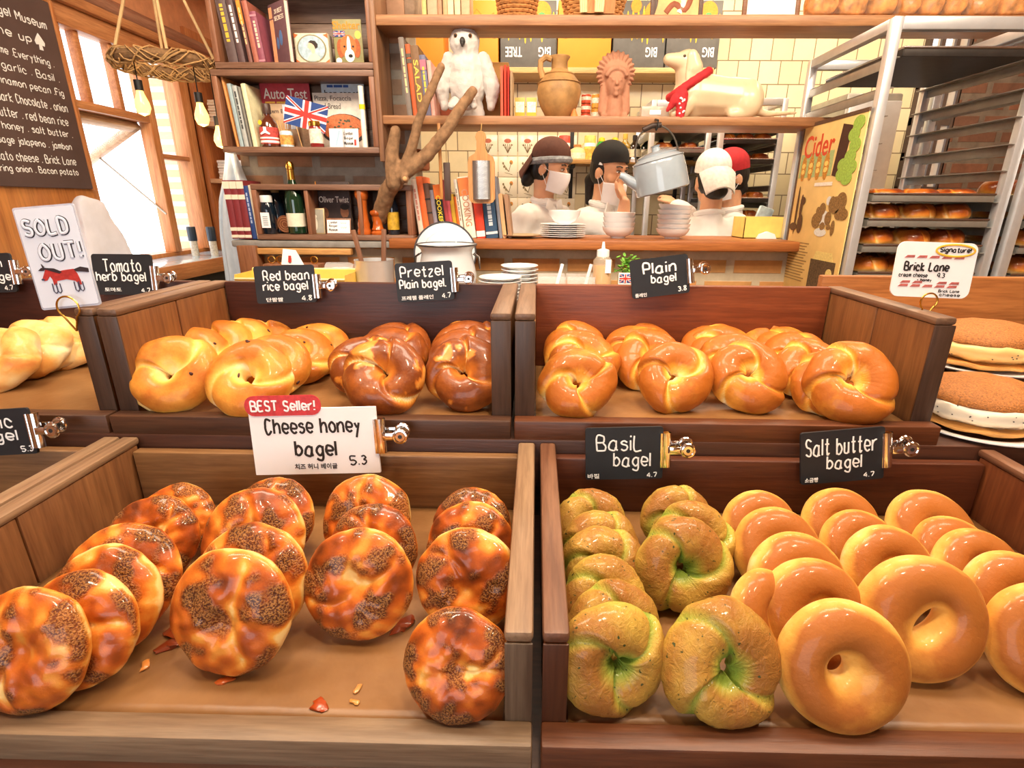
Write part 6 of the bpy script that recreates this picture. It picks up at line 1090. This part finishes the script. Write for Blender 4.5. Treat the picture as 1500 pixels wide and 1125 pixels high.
# ------------------------------------------------------------------ fruit crates on the pale back shelf
zf = 2.0855
for u0, u1, vt, kind, lab in ((598, 652, 50, 'y', 'plain orange fruit crate left of the owl on the back shelf'), (694, 731, 50, 'y', 'plain orange fruit crate right of the owl on the back shelf'), (733, 814, 54, 't', 'dark printed fruit crate standing upside down behind the jug'), (816, 894, 54, 'y', 'orange fruit crate with oval hand holes behind the jug and bust'), (896, 972, 55, 'b', 'dark printed fruit crate upside down between bust and dog'), (973, 1050, 55, 'b', 'dark printed fruit crate upside down behind the dog head')):
    x0, x1, z0, z1 = BX(u0, vt, u1, 110, 3.50); w0 = x1-x0-.004; hh = .33 if kind == 'y' else .33; t = thing('fruit_crate', lab, 'crate', ((x0+x1)/2, 3.47, zf), None)
    b = MB(); b.b2(-w0/2, w0/2, 0, .20, 0, hh, .004); obj('box', b, mat('#e08a28' if kind == 'y' else '#5c5a58', .6, var=.06 if kind == 'y' else .25, vs_=9), t)
    b = MB()
    for sx in (-1, 1): b.prism(ellipse(.035, .07, sx*w0*.36, hh*.55, 18), -.003, -.0005)
    obj('hand_hole', b, mat('#4a2c18', .8), t)
    if kind != 'y':
        q_y[0] = -.0016; w_, h = w0, hh; rnd = random.Random(u0); part('printed_trees', [E_(.05, rnd.uniform(.3, .6), -.45+.1*i, .65) for i in range(10)], '#c8a82c', t, .4); q_y[0] = -.0024; part('printed_fruit', [E_(.34, .34, .24, .82), E_(.2, .2, -.1, .92)], '#e88a2c', t); q_y[0] = -.003; part('printed_leaf', [E_(.13, .09, .24, .78)], '#5a9a5c', t)
        for tx, fx in ((('TREE', -.26), ('BIG', .3)) if kind == 't' else (('BIG', .24 if u0 < 950 else .3),)): obj('lettering', print_(tx, (.30 if tx == 'TREE' else .22)*w0, .15*hh, fx*w0, .24*hh, -.0016, rot=180), PAPER, t)
    else: b = MB(); b.tube([(-.1, -.001, .22), (-.05, -.001, .29), (.0, -.001, .24), (.05, -.001, .27)], .004, 5, flat=(0, -1, 0)); obj('printed_mark', b, mat('#c8802c', .7), t)
tag(obj('wall_shelf', MB().b2(-.62, -.2, 3.45, 3.70, 2.055, 2.085, .004), wood('#b88a50', '#d8b078', 'x')), 'pale wooden shelf end behind the owl under the fruit crates', 'shelf')
# ------------------------------------------------------------------ bottle shelf behind the bakers
zb = 1.6005; yb = 3.56
def shelf_lathe(u, vt, name, lab, cat, prof, parts_, group=None):
    q = P(u, 238, y=yb); hh = P(u, vt, y=yb).z-zb; t = thing(name, lab, cat, (q.x, yb, zb), None, group)
    for nm, pr, m in parts_: lathe_part(nm, [(max(r, 1e-4), z*hh) for r, z in pr], m, t, 18)
    return t, hh
for u, vt, c, lab in ((826, 199, '#d84838', 'tall red and yellow cylindrical snack tin beside the syrup jug'), (863, 199, '#e8c060', 'tall pale yellow cylindrical tin right of the syrup jug')):
    shelf_lathe(u, vt, 'cylinder_tin', lab, 'tin', None, [('tin', [(.033, 0), (.035, .01), (.035, .97), (.033, 1)], mat(c, .4, var=.5, vs_=26)), ('label', [(.0355, .12), (.0355, .46)], mat('#f0b04c', .5, var=.4, vs_=50)), ('label_band', [(.0355, .56), (.0355, .70)], PAPER)])
t, hh = shelf_lathe(845, 212, 'syrup_jug', 'small tan syrup jug with ring handle on the bottle shelf', 'jug', None, [('body', [(.05, 0), (.054, .02), (.054, .52), (.044, .68), (.022, .80), (.02, .88)], mat('#e8c890', .35)), ('cap', [(.024, .87), (.024, .99), (.02, 1)], mat('#b07a3c', .4)), ('label', [(.0545, .10), (.0545, .46)], mat('#f4e8d0', .5, var=.25, vs_=60))])
b = MB(); b.tube([(.022+.018+.018*math.cos(a), 0, .82*hh+.022*math.sin(a)) for a in [2*PI*i/14 for i in range(14)]], .005, 6, close=True); obj('ring_handle', b, mat('#e8c890', .35), t)
for u, lab in ((880, 'green squeeze bottle with yellow cap behind the baker in the black cap'), (899, 'green bottle with yellow cap mostly hidden by the black cap')): shelf_lathe(u, 201, 'juice_bottle', lab, 'bottle', None, [('body', [(.036, 0), (.04, .02), (.04, .45), (.03, .7), (.018, .82)], mat('#2f9a3c', .25, coat=.5)), ('cap', [(.018, .81), (.020, .83), (.019, .95), (.006, 1)], mat('#f0d030', .4))])
for u, vt, c, cc, lab in ((914, 196, '#a8842c', '#e0b850', 'amber bottle with gold capsule on the bottle shelf'), (928, 198, '#221a16', '#2c2420', 'dark bottle with white label, left of the kettle'), (946, 198, '#2c3a2c', '#1c1c1c', 'dark green square bottle behind the kettle handle'), (966, 197, '#2a2420', '#c89a4c', 'dark round bottle with tan stopper above the kettle'), (984, 195, '#201c1c', '#2a2624', 'dark wine bottle at the right above the kettle')):
    shelf_lathe(u, vt, 'wine_bottle' if u > 980 else 'liquor_bottle', lab, 'bottle', None, [('glass_body', [(.034, 0), (.037, .02), (.037, .52), (.03, .62), (.014, .74), (.013, .86)], mat(c, .08, var=.1, coat=1)), ('capsule', [(.0145, .80), (.015, .82), (.015, .98), (.012, 1)], mat(cc, .35)), ('label', [(.0376, .14), (.0376, .44)], mat('#e8dcc0', .6, var=.2, vs_=50))])
# ------------------------------------------------------------------ hanging kettle
p0 = P(966, 251, y=2.22); M = T(p0.x, 2.22, p0.z) @ RY(-15); sc0 = (P(1008, 250, y=2.22).x-P(929, 250, y=2.22).x)/2; t = thing('enamel_kettle', 'large pale grey enamel kettle hanging tilted from the shelf', 'kettle', rot=M); r = sc0*.98; EN = mat('#9aa6b0', .18, var=.05, coat=.7)
lathe_part('body', [(r*.96, -r*.74), (r*1.0, -r*.70), (r*1.0, -r*.3), (r*.97, r*.28), (r*.93, r*.42), (r*.72, r*.58)], EN, t, 44); lathe_part('lid', [(r*.74, r*.57), (r*.74, r*.61), (r*.5, r*.70), (r*.16, r*.74), (r*.14, r*.86), (r*.18, r*.92), (1e-4, r*.95)], EN, t, 36)
b = MB(); b.tube([(r*.935*math.cos(a), r*.935*math.sin(a), r*.42) for a in [2*PI*i/44 for i in range(44)]], r*.03, 6, close=True); obj('shoulder_ring', b, EN, t)
b = MB(); b.tube([(-r*.80, 0, -r*.34), (-r*1.16, 0, -r*.05), (-r*1.36, 0, r*.18), (-r*1.48, 0, r*.24)], [r*.26, r*.19, r*.14, r*.12], 14); obj('spout', b, EN, t)
b = MB(); ap = r*1.62; b.tube([(r*.80*math.cos(a), 0, r*.45+(ap-r*.45)*math.sin(a)**.8) for a in [PI*i/20 for i in range(21)]], r*.035, 6); hd = obj('bail_handle', b, mat('#6a645c', .4, .8), t); b = MB(); b.tube([(-r*.34, 0, ap*.965), (0, 0, ap), (r*.34, 0, ap*.965)], r*.10, 10); obj('wooden_grip', b, mat('#3a2a22', .5), hd)
q = P(962, 182, y=2.22); b = MB(); b.tube([(q.x, 2.252, 1.655), (q.x, 2.20, 1.645), (q.x, 2.195, 1.625), (q.x, 2.22, 1.615), (q.x, 2.235, 1.63)], .004, 6); tag(obj('iron_hook', b, BLACK), 'iron hook on the shelf edge that carries the kettle', 'hook')
# ------------------------------------------------------------------ bread racks
def bun(seed, r=.06, h=.035, nm='bun'): return bread_mesh('bun', seed)
def sheet_pan(t_, w0, d0, lab=None): return t_
PAN = MB(); PW, PD = .395, .46; PAN.b2(-PW/2, PW/2, 0, PD, 0, .002)
for a in ((-PW/2, PW/2, -.002, .002), (-PW/2, PW/2, PD-.002, PD+.002), (-PW/2-.002, -PW/2+.002, 0, PD), (PW/2-.002, PW/2+.002, 0, PD)): PAN.b2(*a, 0, .024, .001)
RIM = MB(); RIM.tube([(-PW/2, -.002, .024), (PW/2, -.002, .024), (PW/2, PD, .024), (-PW/2, PD, .024)], .004, 6, close=True)
PANM = PAN.mesh('pan_bottom', DARKSTEEL); RIMM = RIM.mesh('rolled_rim', mat('#d2d4d6', .25, 1, .05))
def pan(x, y, z, lab, group, dark=False):
    t = thing('sheet_pan', lab, 'tray', (x, y, z), None, group); a = link('pan_bottom', PANM if not dark else PANDK, t); link('rolled_rim', RIMM, a); return t
PANDK = PAN.mesh('pan_bottom', mat('#3c3632', .5, .6, .2))
def rack(x0, x1, y0, y1, zt, lab, zs, post=.03):
    t = thing('bread_rack', lab, 'rack', (x0, y0, 0)); w0, d0 = x1-x0, y1-y0
    for px in (0, w0-post):
        for py in (0, d0-post): b = MB(); b.b2(px, px+post, py, py+post, .06, zt, .003); p_ = obj('post', b, STEEL, t); b = MB(); b.ell((px+post/2, py+post/2, .032), (.018, .028, .032), 12, 8); obj('caster', b, BLACK, p_)
    for py in (0, d0-post): b = MB(); b.b2(post, w0-post, py, py+post, zt-post*1.15, zt, .003); obj('top_bar', b, STEEL, t); b = MB(); b.b2(post, w0-post, py, py+post, .12, .15, .003); obj('bottom_bar', b, STEEL, t)
    for px in (0, w0-post): b = MB(); b.b2(px, px+post, post, d0-post, zt-post, zt, .003); obj('top_bar', b, STEEL, t); b = MB(); b.b2(px, px+post, post, d0-post, .12, .15, .003); obj('bottom_bar', b, STEEL, t)
    for z in zs:
        for px in (post*.4, w0-post*.4-.003):
            b = MB(); b.b2(px, px+.003, .002, d0-.002, z-.03, z, .0008); b.b2(px if px < w0/2 else px-.03, px+.03 if px < w0/2 else px, .004, d0-.004, z-.003, z, .0008); obj('tray_rail', b, DARKSTEEL, t)
    return t
zr = [1.783, 1.70, 1.62, 1.54, 1.46, 1.362, 1.282, 1.198, 1.105, 1.02, .93]
rack(1.068, 1.560, 1.88, 2.42, 1.888, 'tall stainless steel bread rack at the right with filled sheet pans', zr)
pan(1.315, 1.885, 1.783, 'empty dark baking sheet on the top rails of the near rack', None, True)
for k, (z, lab) in enumerate(((1.362, 'first filled pan below the empty rails of the near rack'), (1.282, 'second filled pan of the near rack'), (1.198, 'third filled pan of the near rack, behind the white card'), (1.105, 'lowest visible pan of the near rack'))):
    pan(1.315, 1.885, z, 'steel sheet pan, '+lab, None); rnd = random.Random(k)
    for i in range(3):
        for j in range(2):
            o = link('glazed_bun', bun((i*2+j+k) % 5)); flat = .75 if k else .38; o.matrix_world = T(1.315-.122+i*.122, 1.885+.085+j*.15, z+.010+.036*flat) @ RZ(rnd.uniform(0, 360)) @ SC(1.08, 1.08, flat*2.1)
            tag(o, f'glazed brown bun on the {lab}', 'bun', 'glazed buns on the '+lab)
rack(1.575, 2.065, 1.86, 2.42, 1.888, 'second steel bread rack cut off by the right picture edge', [1.70, 1.54, 1.362, 1.282, 1.198, 1.105, 1.02])
for z, lab in ((1.362, 'upper pan of the rack at the right edge'), (1.282, 'second pan of the rack at the right edge'), (1.198, 'third pan of the rack at the right edge'), (1.105, 'lowest pan of the rack at the right edge')):
    pan(1.82, 1.865, z, 'steel sheet pan, '+lab, None)
    for i in range(3):
        for j in range(2): o = link('glazed_bun', bun((i+j*2) % 5)); o.matrix_world = T(1.82-.122+i*.122, 1.865+.085+j*.15, z+.040) @ RZ(50*i+90*j) @ SC(1.08, 1.08, 1.6); tag(o, f'glazed brown bun on the {lab}', 'bun', 'glazed buns on the '+lab)
fx0, fx1 = P(1040, 270, y=3.2).x, P(1131, 270, y=3.2).x
rack(fx0, fx1, 3.14, 3.66, 1.88, 'dark bread rack standing far back behind the bakers', [1.74, 1.66, 1.56, 1.45, 1.36, 1.26, 1.16])
for z, n_, lab in ((1.74, 3, 'top pan of the far rack'), (1.66, 3, 'second pan of the far rack'), (1.56, 3, 'third pan of the far rack'), (1.36, 3, 'fourth pan of the far rack'), (1.26, 2, 'fifth pan of the far rack')):
    cx = (fx0+fx1)/2; t = pan(cx, 3.15, z, 'dark sheet pan, '+lab, None, True); t.scale = ((fx1-fx0-.04)/PW, 1.05, 1)
    for i in range(n_):
        for j in range(2): o = link('glazed_bun', bun((i+j) % 5)); o.matrix_world = T(cx+((i+.5)/n_-.5)*(fx1-fx0-.05), 3.24+j*.18, z+.03) @ RZ(70*i) @ SC(.85, .85, 1.2); tag(o, f'small golden bun on the {lab}', 'bun', 'golden buns on the '+lab)
fx2 = P(1000, 240, y=3.4).x; rack(fx0-.36, fx0-.02, 3.2, 3.66, 1.88, 'narrow bread rack half hidden behind the kettle and bakers', [1.72, 1.62, 1.52])
for z in (1.72, 1.62):
    t = pan(fx0-.19, 3.21, z, f'sheet pan with pastries on the {"upper" if z > 1.7 else "lower"} rail of the narrow far rack', None); t.scale = (.72, .95, 1)
    for i in range(2):
        for j in range(2): o = link('glazed_bun', bun(i+j)); o.matrix_world = T(fx0-.26+.14*i, 3.28+.16*j, z+.03) @ SC(.85, .85, 1.1); tag(o, f'golden bun on the {"upper" if z > 1.7 else "lower"} pan of the narrow far rack', 'bun', f'golden buns on the {"upper" if z > 1.7 else "lower"} narrow pan')
# ------------------------------------------------------------------ cider poster on the side of the rack
tl, bl, tr = P(1190, 195, x=1.06), P(1161, 416, x=1.06), P(1270, 172, x=1.06); PY0, PY1, PZ0, PZ1 = 1.90, 2.325, 1.02, 1.635; w_, h = PY1-PY0, PZ1-PZ0
t = thing('cider_poster', 'tall yellow poster with bottles and green apples headed Cider on the rack side', 'poster', (1.062, (PY0+PY1)/2, PZ0), RZ(-90)); b = MB(); b.b2(-w_/2, w_/2, -.004, 0, 0, h, .001); pb = obj('board', b, mat('#e8c880', .55, var=.10, vs_=10), t); b = MB(); b.b2(-w_/2-.01, -w_/2, -.006, .001, 0, h+.012); b.b2(-w_/2-.01, w_/2, -.006, .001, h, h+.012); obj('dark_edge', b, mat('#5c4230', .6), t)
q_y[0] = -.0048; part('green_panel', [[(-.48*w_, .70*h), (.1*w_, .70*h), (.1*w_, .84*h), (-.48*w_, .84*h)]], '#a8bc80', t); obj('lettering', print_('Cider', .52*w_, .13*h, -.18*w_, .88*h, -.005), mat('#d8502c', .6), t)
q_y[0] = -.0056; part('printed_bottle', [E_(.09, .15, -.40+.135*i, .755) for i in range(4)], '#c88a34', t, .4); q_y[0] = -.0062; part('printed_band', [E_(.06, .03, -.40+.135*i, .735+.035*j) for i in range(4) for j in range(2)], '#f0d070', t)
q_y[0] = -.0056; part('printed_barrel', [[(.12*w_, .70*h), (.26*w_, .68*h), (.32*w_, .95*h), (.17*w_, .97*h)]], '#4a2c1e', t); q_y[0] = -.0066; part('printed_apple', [E_(.16, .075, .40-.04*(i % 2), .955-.055*i) for i in range(6)]+[E_(.15, .07, .27, .70+.05*i) for i in range(2)], '#9cc050', t, .25)
rnd = random.Random(11); part('printed_tools', [E_(.05, .16, -.32, .52), E_(.035, .3, -.40, .50), E_(.09, .05, -.30, .56), E_(.1, .12, -.30, .42), E_(.14, .05, -.42, .40)], '#5a3c24', t, .4); part('printed_kitchen', [E_(rnd.uniform(.05, .16), rnd.uniform(.03, .10), .18+rnd.uniform(-.18, .24), .52+rnd.uniform(-.12, .10)) for _ in range(14)], '#8a6a3c', t, .5); q_y[0] = -.0062; part('printed_figure', [E_(.16, .09, .12, .46), E_(.08, .05, .16, .56), E_(.2, .05, .1, .38)], '#dce0dc', t); part('name_strip', [[(-.14*w_, .645*h), (.16*w_, .645*h), (.16*w_, .665*h), (-.14*w_, .665*h)]], '#f0ece0', t)
q_y[0] = -.0050; part('text_line', [[(-.46*w_, (.30-.018*i)*h), ((-.06-.03*(i % 3))*w_, (.30-.018*i)*h), ((-.06-.03*(i % 3))*w_, (.306-.018*i)*h), (-.46*w_, (.306-.018*i)*h)] for i in range(14)], '#9a7c4c', t); part('printed_barn', [[(.02*w_, .02*h), (.44*w_, .02*h), (.44*w_, .22*h), (.02*w_, .22*h)]], '#5c4a34', t, .5); q_y[0] = -.0058; part('printed_house', [[(.06*w_, .22*h), (.40*w_, .22*h), (.36*w_, .27*h), (.10*w_, .27*h)], E_(.1, .06, .36, .15)], '#e0cc80', t)
# ================================================================== bakers
SKIN = mat('#e2ac86', .5, var=.05, sss=.1); HAIR = mat('#1d1816', .45, var=.2, vs_=90); TROU = mat('#34343a', .8)
def fold(p): return .011*noise.noise(V((p.x*12, p.y*12, p.z*5)))+.005*noise.noise(V((p.x*30, p.y*30, p.z*14)))
def person(label, u, v, y, yaw, hyaw, tilt, lean, arms, shirt, cap, capc, mask, hair, roll=0, vox=.0065):
    """u, v: centre of the head in the picture; arms: (elbow, wrist, finger target) per side in world space, or None for hanging"""
    H = P(u, v, y=y); root = thing('person', label, 'person', (H.x, H.y, 0), RZ(yaw)); inv = root.matrix_world.inverted(); hc = H.z
    B = MB(); HM = T(0, 0, hc) @ RZ(hyaw-yaw) @ RX(tilt) @ RY(roll); sh = hc-.245; lx, ly = lean
    nb = V((lx*.2, ly*.2+.03, hc-.17)); ch = V((lx*.5, ly*.5+.035, hc-.40)); pv = V((lx, ly+.05, hc-.70))
    def torso(m, g):
        m.ell(ch, (.155+g, .105+g, .19+g), 24, 16); m.ell((ch+pv)/2, (.14+g, .10+g, .17+g), 24, 16); m.ell(pv, (.155+g, .11+g, .12+g), 24, 16); m.cap(nb+V((-.13, 0, -.075)), nb+V((.13, 0, -.075)), .055+g, .055+g); m.cap(nb+V((0, 0, -.09)), nb+V((0, 0, -.02)), .085+g, .055+g)
    torso(B, 0); B.cap(nb+V((0, .0, -.06)), HM @ V((0, .025, -.05)), .056, .052)
    S = MB(); torso(S, .018); hands = []
    for k, sg in enumerate((-1, 1)):
        a = arms[k]; s0 = nb+V((sg*.165, .005, -.085))
        e, w_, f = (inv @ V(q) for q in a) if a else (s0+V((sg*.06, .03, -.27)), s0+V((sg*.0, -.17, -.36)), s0+V((-sg*.03, -.26, -.40)))
        B.cap(s0, e, .048, .040); B.cap(e, w_, .040, .027); S.cap(s0, s0.lerp(e, .92 if shirt == 'short' else 1), .066, .060)
        if shirt == 'long': S.cap(e, e.lerp(w_, .8), .057, .045)
        d = (f-w_).normalized(); up = V((0, 0, 1)) if abs(d.z) < .8 else V((0, 1, 0)); sd = d.cross(up).normalized(); nn = sd.cross(d).normalized()
        B.ell((0, 0, 0), (.038, .016, .046), 16, 12, M=Matrix(((sd.x, nn.x, d.x, w_.x+d.x*.05), (sd.y, nn.y, d.y, w_.y+d.y*.05), (sd.z, nn.z, d.z, w_.z+d.z*.05), (0, 0, 0, 1))))
        for i in range(4):
            p0 = w_+d*.082+sd*(-.027+.018*i); L = (.042, .050, .047, .036)[i]; p1 = p0+d*L*.55-nn*.006; p2 = p1+d*L*.40-nn*.022; B.cap(p0, p1, .0088, .0080, 8); B.cap(p1, p2, .0080, .0068, 8)
        p0 = w_+d*.03+sd*sg*-.03; p1 = p0+d*.032+sd*sg*-.018-nn*.008; B.cap(p0, p1, .011, .010, 8); B.cap(p1, p1+d*.028-nn*.010, .010, .008, 8)
    for sg in (-1, 1):
        hp = pv+V((sg*.085, 0, -.06)); kn = V((hp.x*1.05, hp.y-.02, .48)); an = V((hp.x*1.1, hp.y+.03, .09)); B.cap(hp, kn, .085, .055); B.cap(kn, an, .055, .038); B.cap(an, an+V((0, -.13, -.045)), .038, .032)
    B.M = HM; B.ell((0, .012, .022), (.074, .092, .103), 28, 20); B.ell((0, -.018, -.055), (.054, .066, .060), 24, 16); B.ell((0, -.052, -.093), (.024, .022, .018)); B.cap((0, -.082, .018), (0, -.100, -.022), .008, .012); B.ell((0, -.084, -.062), (.022, .010, .010)); B.cap((-.03, -.076, .034), (.03, -.076, .034), .012, .012)
    for sg in (-1, 1): B.ell((sg*.040, -.052, -.022), (.024, .024, .026)); B.ell((sg*.076, .012, -.010), (.009, .020, .031)); B.ell((sg*.012, -.094, -.026), (.008, .008, .007))
    body = obj('body', voxel(B, vox, 2, .5), SKIN, root)
    def kid(nm, m, mt, par=root, lab=None): return obj(nm, m, mt, par, lab)
    kid('shirt', voxel(S, .011, 3, .5, fold), mat('#f2efec', .85, var=.03), lab='white cotton work shirt')
    c = MB(); c.M = T(*nb); ring = [(.064*math.cos(a), .060*math.sin(a)-.004, .012+.012*math.sin(a)) for a in [2*PI*i/24 for i in range(24)]]; c.tube(ring, .014, 8, close=True); c.box((-.035, -.072, -.022), (.05, .008, .05), .003, M=RY(20)); c.box((.035, -.072, -.022), (.05, .008, .05), .003, M=RY(-20)); kid('collar', c, mat('#f6f4f2', .85, var=.02))
    Tm = MB()
    Tm.ell(pv+V((0, 0, -.06)), (.172, .127, .12), 20, 14)
    for sg in (-1, 1): hp = pv+V((sg*.085, 0, -.08)); Tm.cap(hp, V((hp.x*1.05, hp.y-.02, .48)), .100, .075); Tm.cap(V((hp.x*1.05, hp.y-.02, .48)), V((hp.x*1.1, hp.y+.03, .10)), .075, .062)
    kid('trousers', voxel(Tm, .014, 2), TROU)
    for sg in (-1, 1): hp = pv.x+sg*.085; sh_ = MB(); sh_.cap((hp*1.1, pv.y+.05, .045), (hp*1.1, pv.y-.09, .04), .048, .044); kid('shoe', voxel(sh_, .01, 2), BLACK)
    hm = MB(); hm.M = HM
    if hair:
        hm.ell((0, .028, .012), (.082, .086, .098), 24, 16)
        if hair == 'bun': hm.cap((0, .095, -.045), (0, .115, -.085), .042, .034)
        if hair == 'tail': hm.cap((0, .085, -.02), (0, .118, -.06), .036, .034); hm.cap((0, .118, -.06), (.0, .110, -.17), .032, .016)
        if hair == 'nape': hm.ell((0, .062, -.055), (.062, .042, .045))
        hv = voxel(hm, .006, 2, .5, lambda p: .002*noise.noise(V((p.x*80, p.y*80, p.z*14)))); ih = HM.inverted()
        keep = [((ih @ p).y > -.022-.25*max(0, (ih @ p).z-.03)) for p in hv.v]; hv.f = [f for f in hv.f if all(keep[i] for i in f)]; hv.mi = [0]*len(hv.f); used = sorted({i for f in hv.f for i in f}); mp = {i: k for k, i in enumerate(used)}; hv.v = [hv.v[i] for i in used]; hv.f = [tuple(mp[i] for i in f) for f in hv.f]
        kid('hair', hv, HAIR)
    for sg in (-1, 1):
        e = MB(); e.M = HM; e.ell((sg*.031, -.0795, .010), (.0135, .006, .0055), 14, 8); ey = kid('eye', e, mat('#efe8e2', .2)); e = MB(); e.M = HM; e.ell((sg*.031, -.0838, .009), (.0055, .003, .0048), 12, 7); kid('iris', e, mat('#1c1512', .15), ey); e = MB(); e.M = HM; e.tube([(sg*.017, -.0845, .0145), (sg*.031, -.0862, .0165), (sg*.046, -.0790, .0135)], .0022, 5); kid('eyelid', e, HAIR, ey)
        e = MB(); e.M = HM; e.tube([(sg*.014, -.0885, .032), (sg*.032, -.0875, .037), (sg*.050, -.078, .032)], .0034, 6); kid('eyebrow', e, HAIR)
    e = MB(); e.M = HM; e.tube([(-.018, -.090, -.0615), (0, -.0945, -.0600), (.018, -.090, -.0615)], .0026, 6); kid('mouth', e, mat('#b5685a', .5))
    if cap:
        c = MB(); c.M = HM; n = 28; pr = [(math.cos(t_), math.sin(t_)) for t_ in [PI/2*i/9 for i in range(10)]]
        c.lathe([(max(a, 1e-4), b_) for a, b_ in [(1, -.32), (1.0, -.1)]+pr], n, M=T(0, .012, .064) @ RX(-13 if cap != 'front' else 4) @ SC(.0845, .104, .088)); cp = kid('cap', c, mat(capc, .8, var=.12, vs_=60, bump=.3))
        br = MB(); br.M = HM; s_ = 1 if cap == 'back' else -1
        if cap in ('back', 'front'):
            br.grid(lambda i, j: ((i-.5)*.185*(1-.22*j), s_*(.110+.052*j-.045*((i-.5)*2)**2), .050-.105*j-.028*((i-.5)*2)**2), 14, 8); br.grid(lambda i, j: ((i-.5)*.185*(1-.22*j), s_*(.113+.052*j-.045*((i-.5)*2)**2), .055-.104*j-.028*((i-.5)*2)**2), 14, 8); kid('brim', br, mat(capc, .8, var=.12, vs_=60, bump=.3), cp)
        bt = MB(); bt.M = HM; bt.ell((0, .012, .138), (.008, .008, .004), 10, 6); kid('button', bt, mat(capc, .8), cp)
    if cap == 'band':
        em = MB(); em.M = HM; em.prism([(-.012, 0), (.012, 0), (.012, .016), (0, .022), (-.012, .016)], -.106, -.088, M=T(.035, .012, .062) @ RZ(22)); em.prism([(-.01, 0), (.01, 0), (.006, .012), (-.006, .012)], -.090, -.080, M=T(0, .03, .03) @ RZ(-70)); kid('cap_emblem', em, PAPER, cp)
    if mask is not None:
        dz = mask; m_ = MB(); m_.M = HM
        def mk(i, j, o=0): a = (i-.5)*2.35; z = .000-.108*j+dz; bulge = 1+.21*math.sin(PI*(.12+.88*j)**.8)*math.cos(a)**2; return ((.078+o)*math.sin(a)*(1-.15*j), -(.093+o)*math.cos(a)*bulge*(1-.08*j)-.006+.02*(1-math.cos(a)), z-.012*math.sin(a)**2*(.5-j))
        m_.grid(mk, 26, 16); mm = kid('face_mask', m_, mat('#f4f2f4', .85, var=.03), lab='white pleated face mask'); md = mm.modifiers.new('s', 'SOLIDIFY'); md.thickness = .003
        st = MB(); st.M = HM
        for sg in (-1, 1):
            for zz_ in (-.012, -.085): st.tube([(sg*.070, -.036, zz_+dz), (sg*.083, .015, -.012+.02*(zz_ > -.05))], .0014, 5)
        kid('ear_loop', st, PAPER, mm)
        pl = MB(); pl.M = HM
        for j in (.35, .55, .72): pl.tube([(lambda q: (q[0], q[1]-.0022, q[2]))(mk(.12+.76*i/14, j)) for i in range(15)], .0012, 5)
        kid('pleat', pl, mat('#dcd8dc', .85), mm)
    return root, HM, kid
D_ = None
root, HM, kid = person('person in a brown backwards cap and white face mask looking down to the right', 806, 247, 2.95, 50, 66, 14, (-.02, .03), (D_, D_), 'long', 'back', '#5c382c', 0, 'bun')
b = MB(); b.M = HM; pts = [(.084*math.cos(a), .012+.100*math.sin(a), .034-.030*math.sin(a)) for a in [2*PI*i/32 for i in range(32)]]; b.tube(pts, .017, 8, close=True, flat=None); kid('headband', b, mat('#8f949a', .4, var=.4, vs_=60), lab='shiny grey headband under the cap')
e_, w_, f_ = P(911, 330, y=2.74), P(915, 297, y=2.75), P(906, 272, y=2.79)
root, HM, kid = person('person in a black cap holding a hand to the lowered white mask', 893, 252, 2.95, 48, 44, 10, (-.03, .02), ((e_, w_, f_), D_), 'short', 'band', '#1c1b1b', -.042, 'tail', vox=.0055)
e3, w3, f3 = P(1006, 318, y=3.0), P(988, 300, y=3.12), P(978, 290, y=3.18)
root, HM, kid = person('person in a white backwards cap and white shirt seen from behind', 1042, 265, 2.88, 184, 186, 6, (.01, .0), (D_, (e3, w3, f3)), 'long', 'back', '#efece4', None, 'nape')
root, HM, kid = person('person in a red cap and white shirt standing behind the white capped baker', 1067, 261, 3.06, -95, -72, 8, (0, .0), (D_, D_), 'long', 'front', '#b3242c', 0, 'nape')
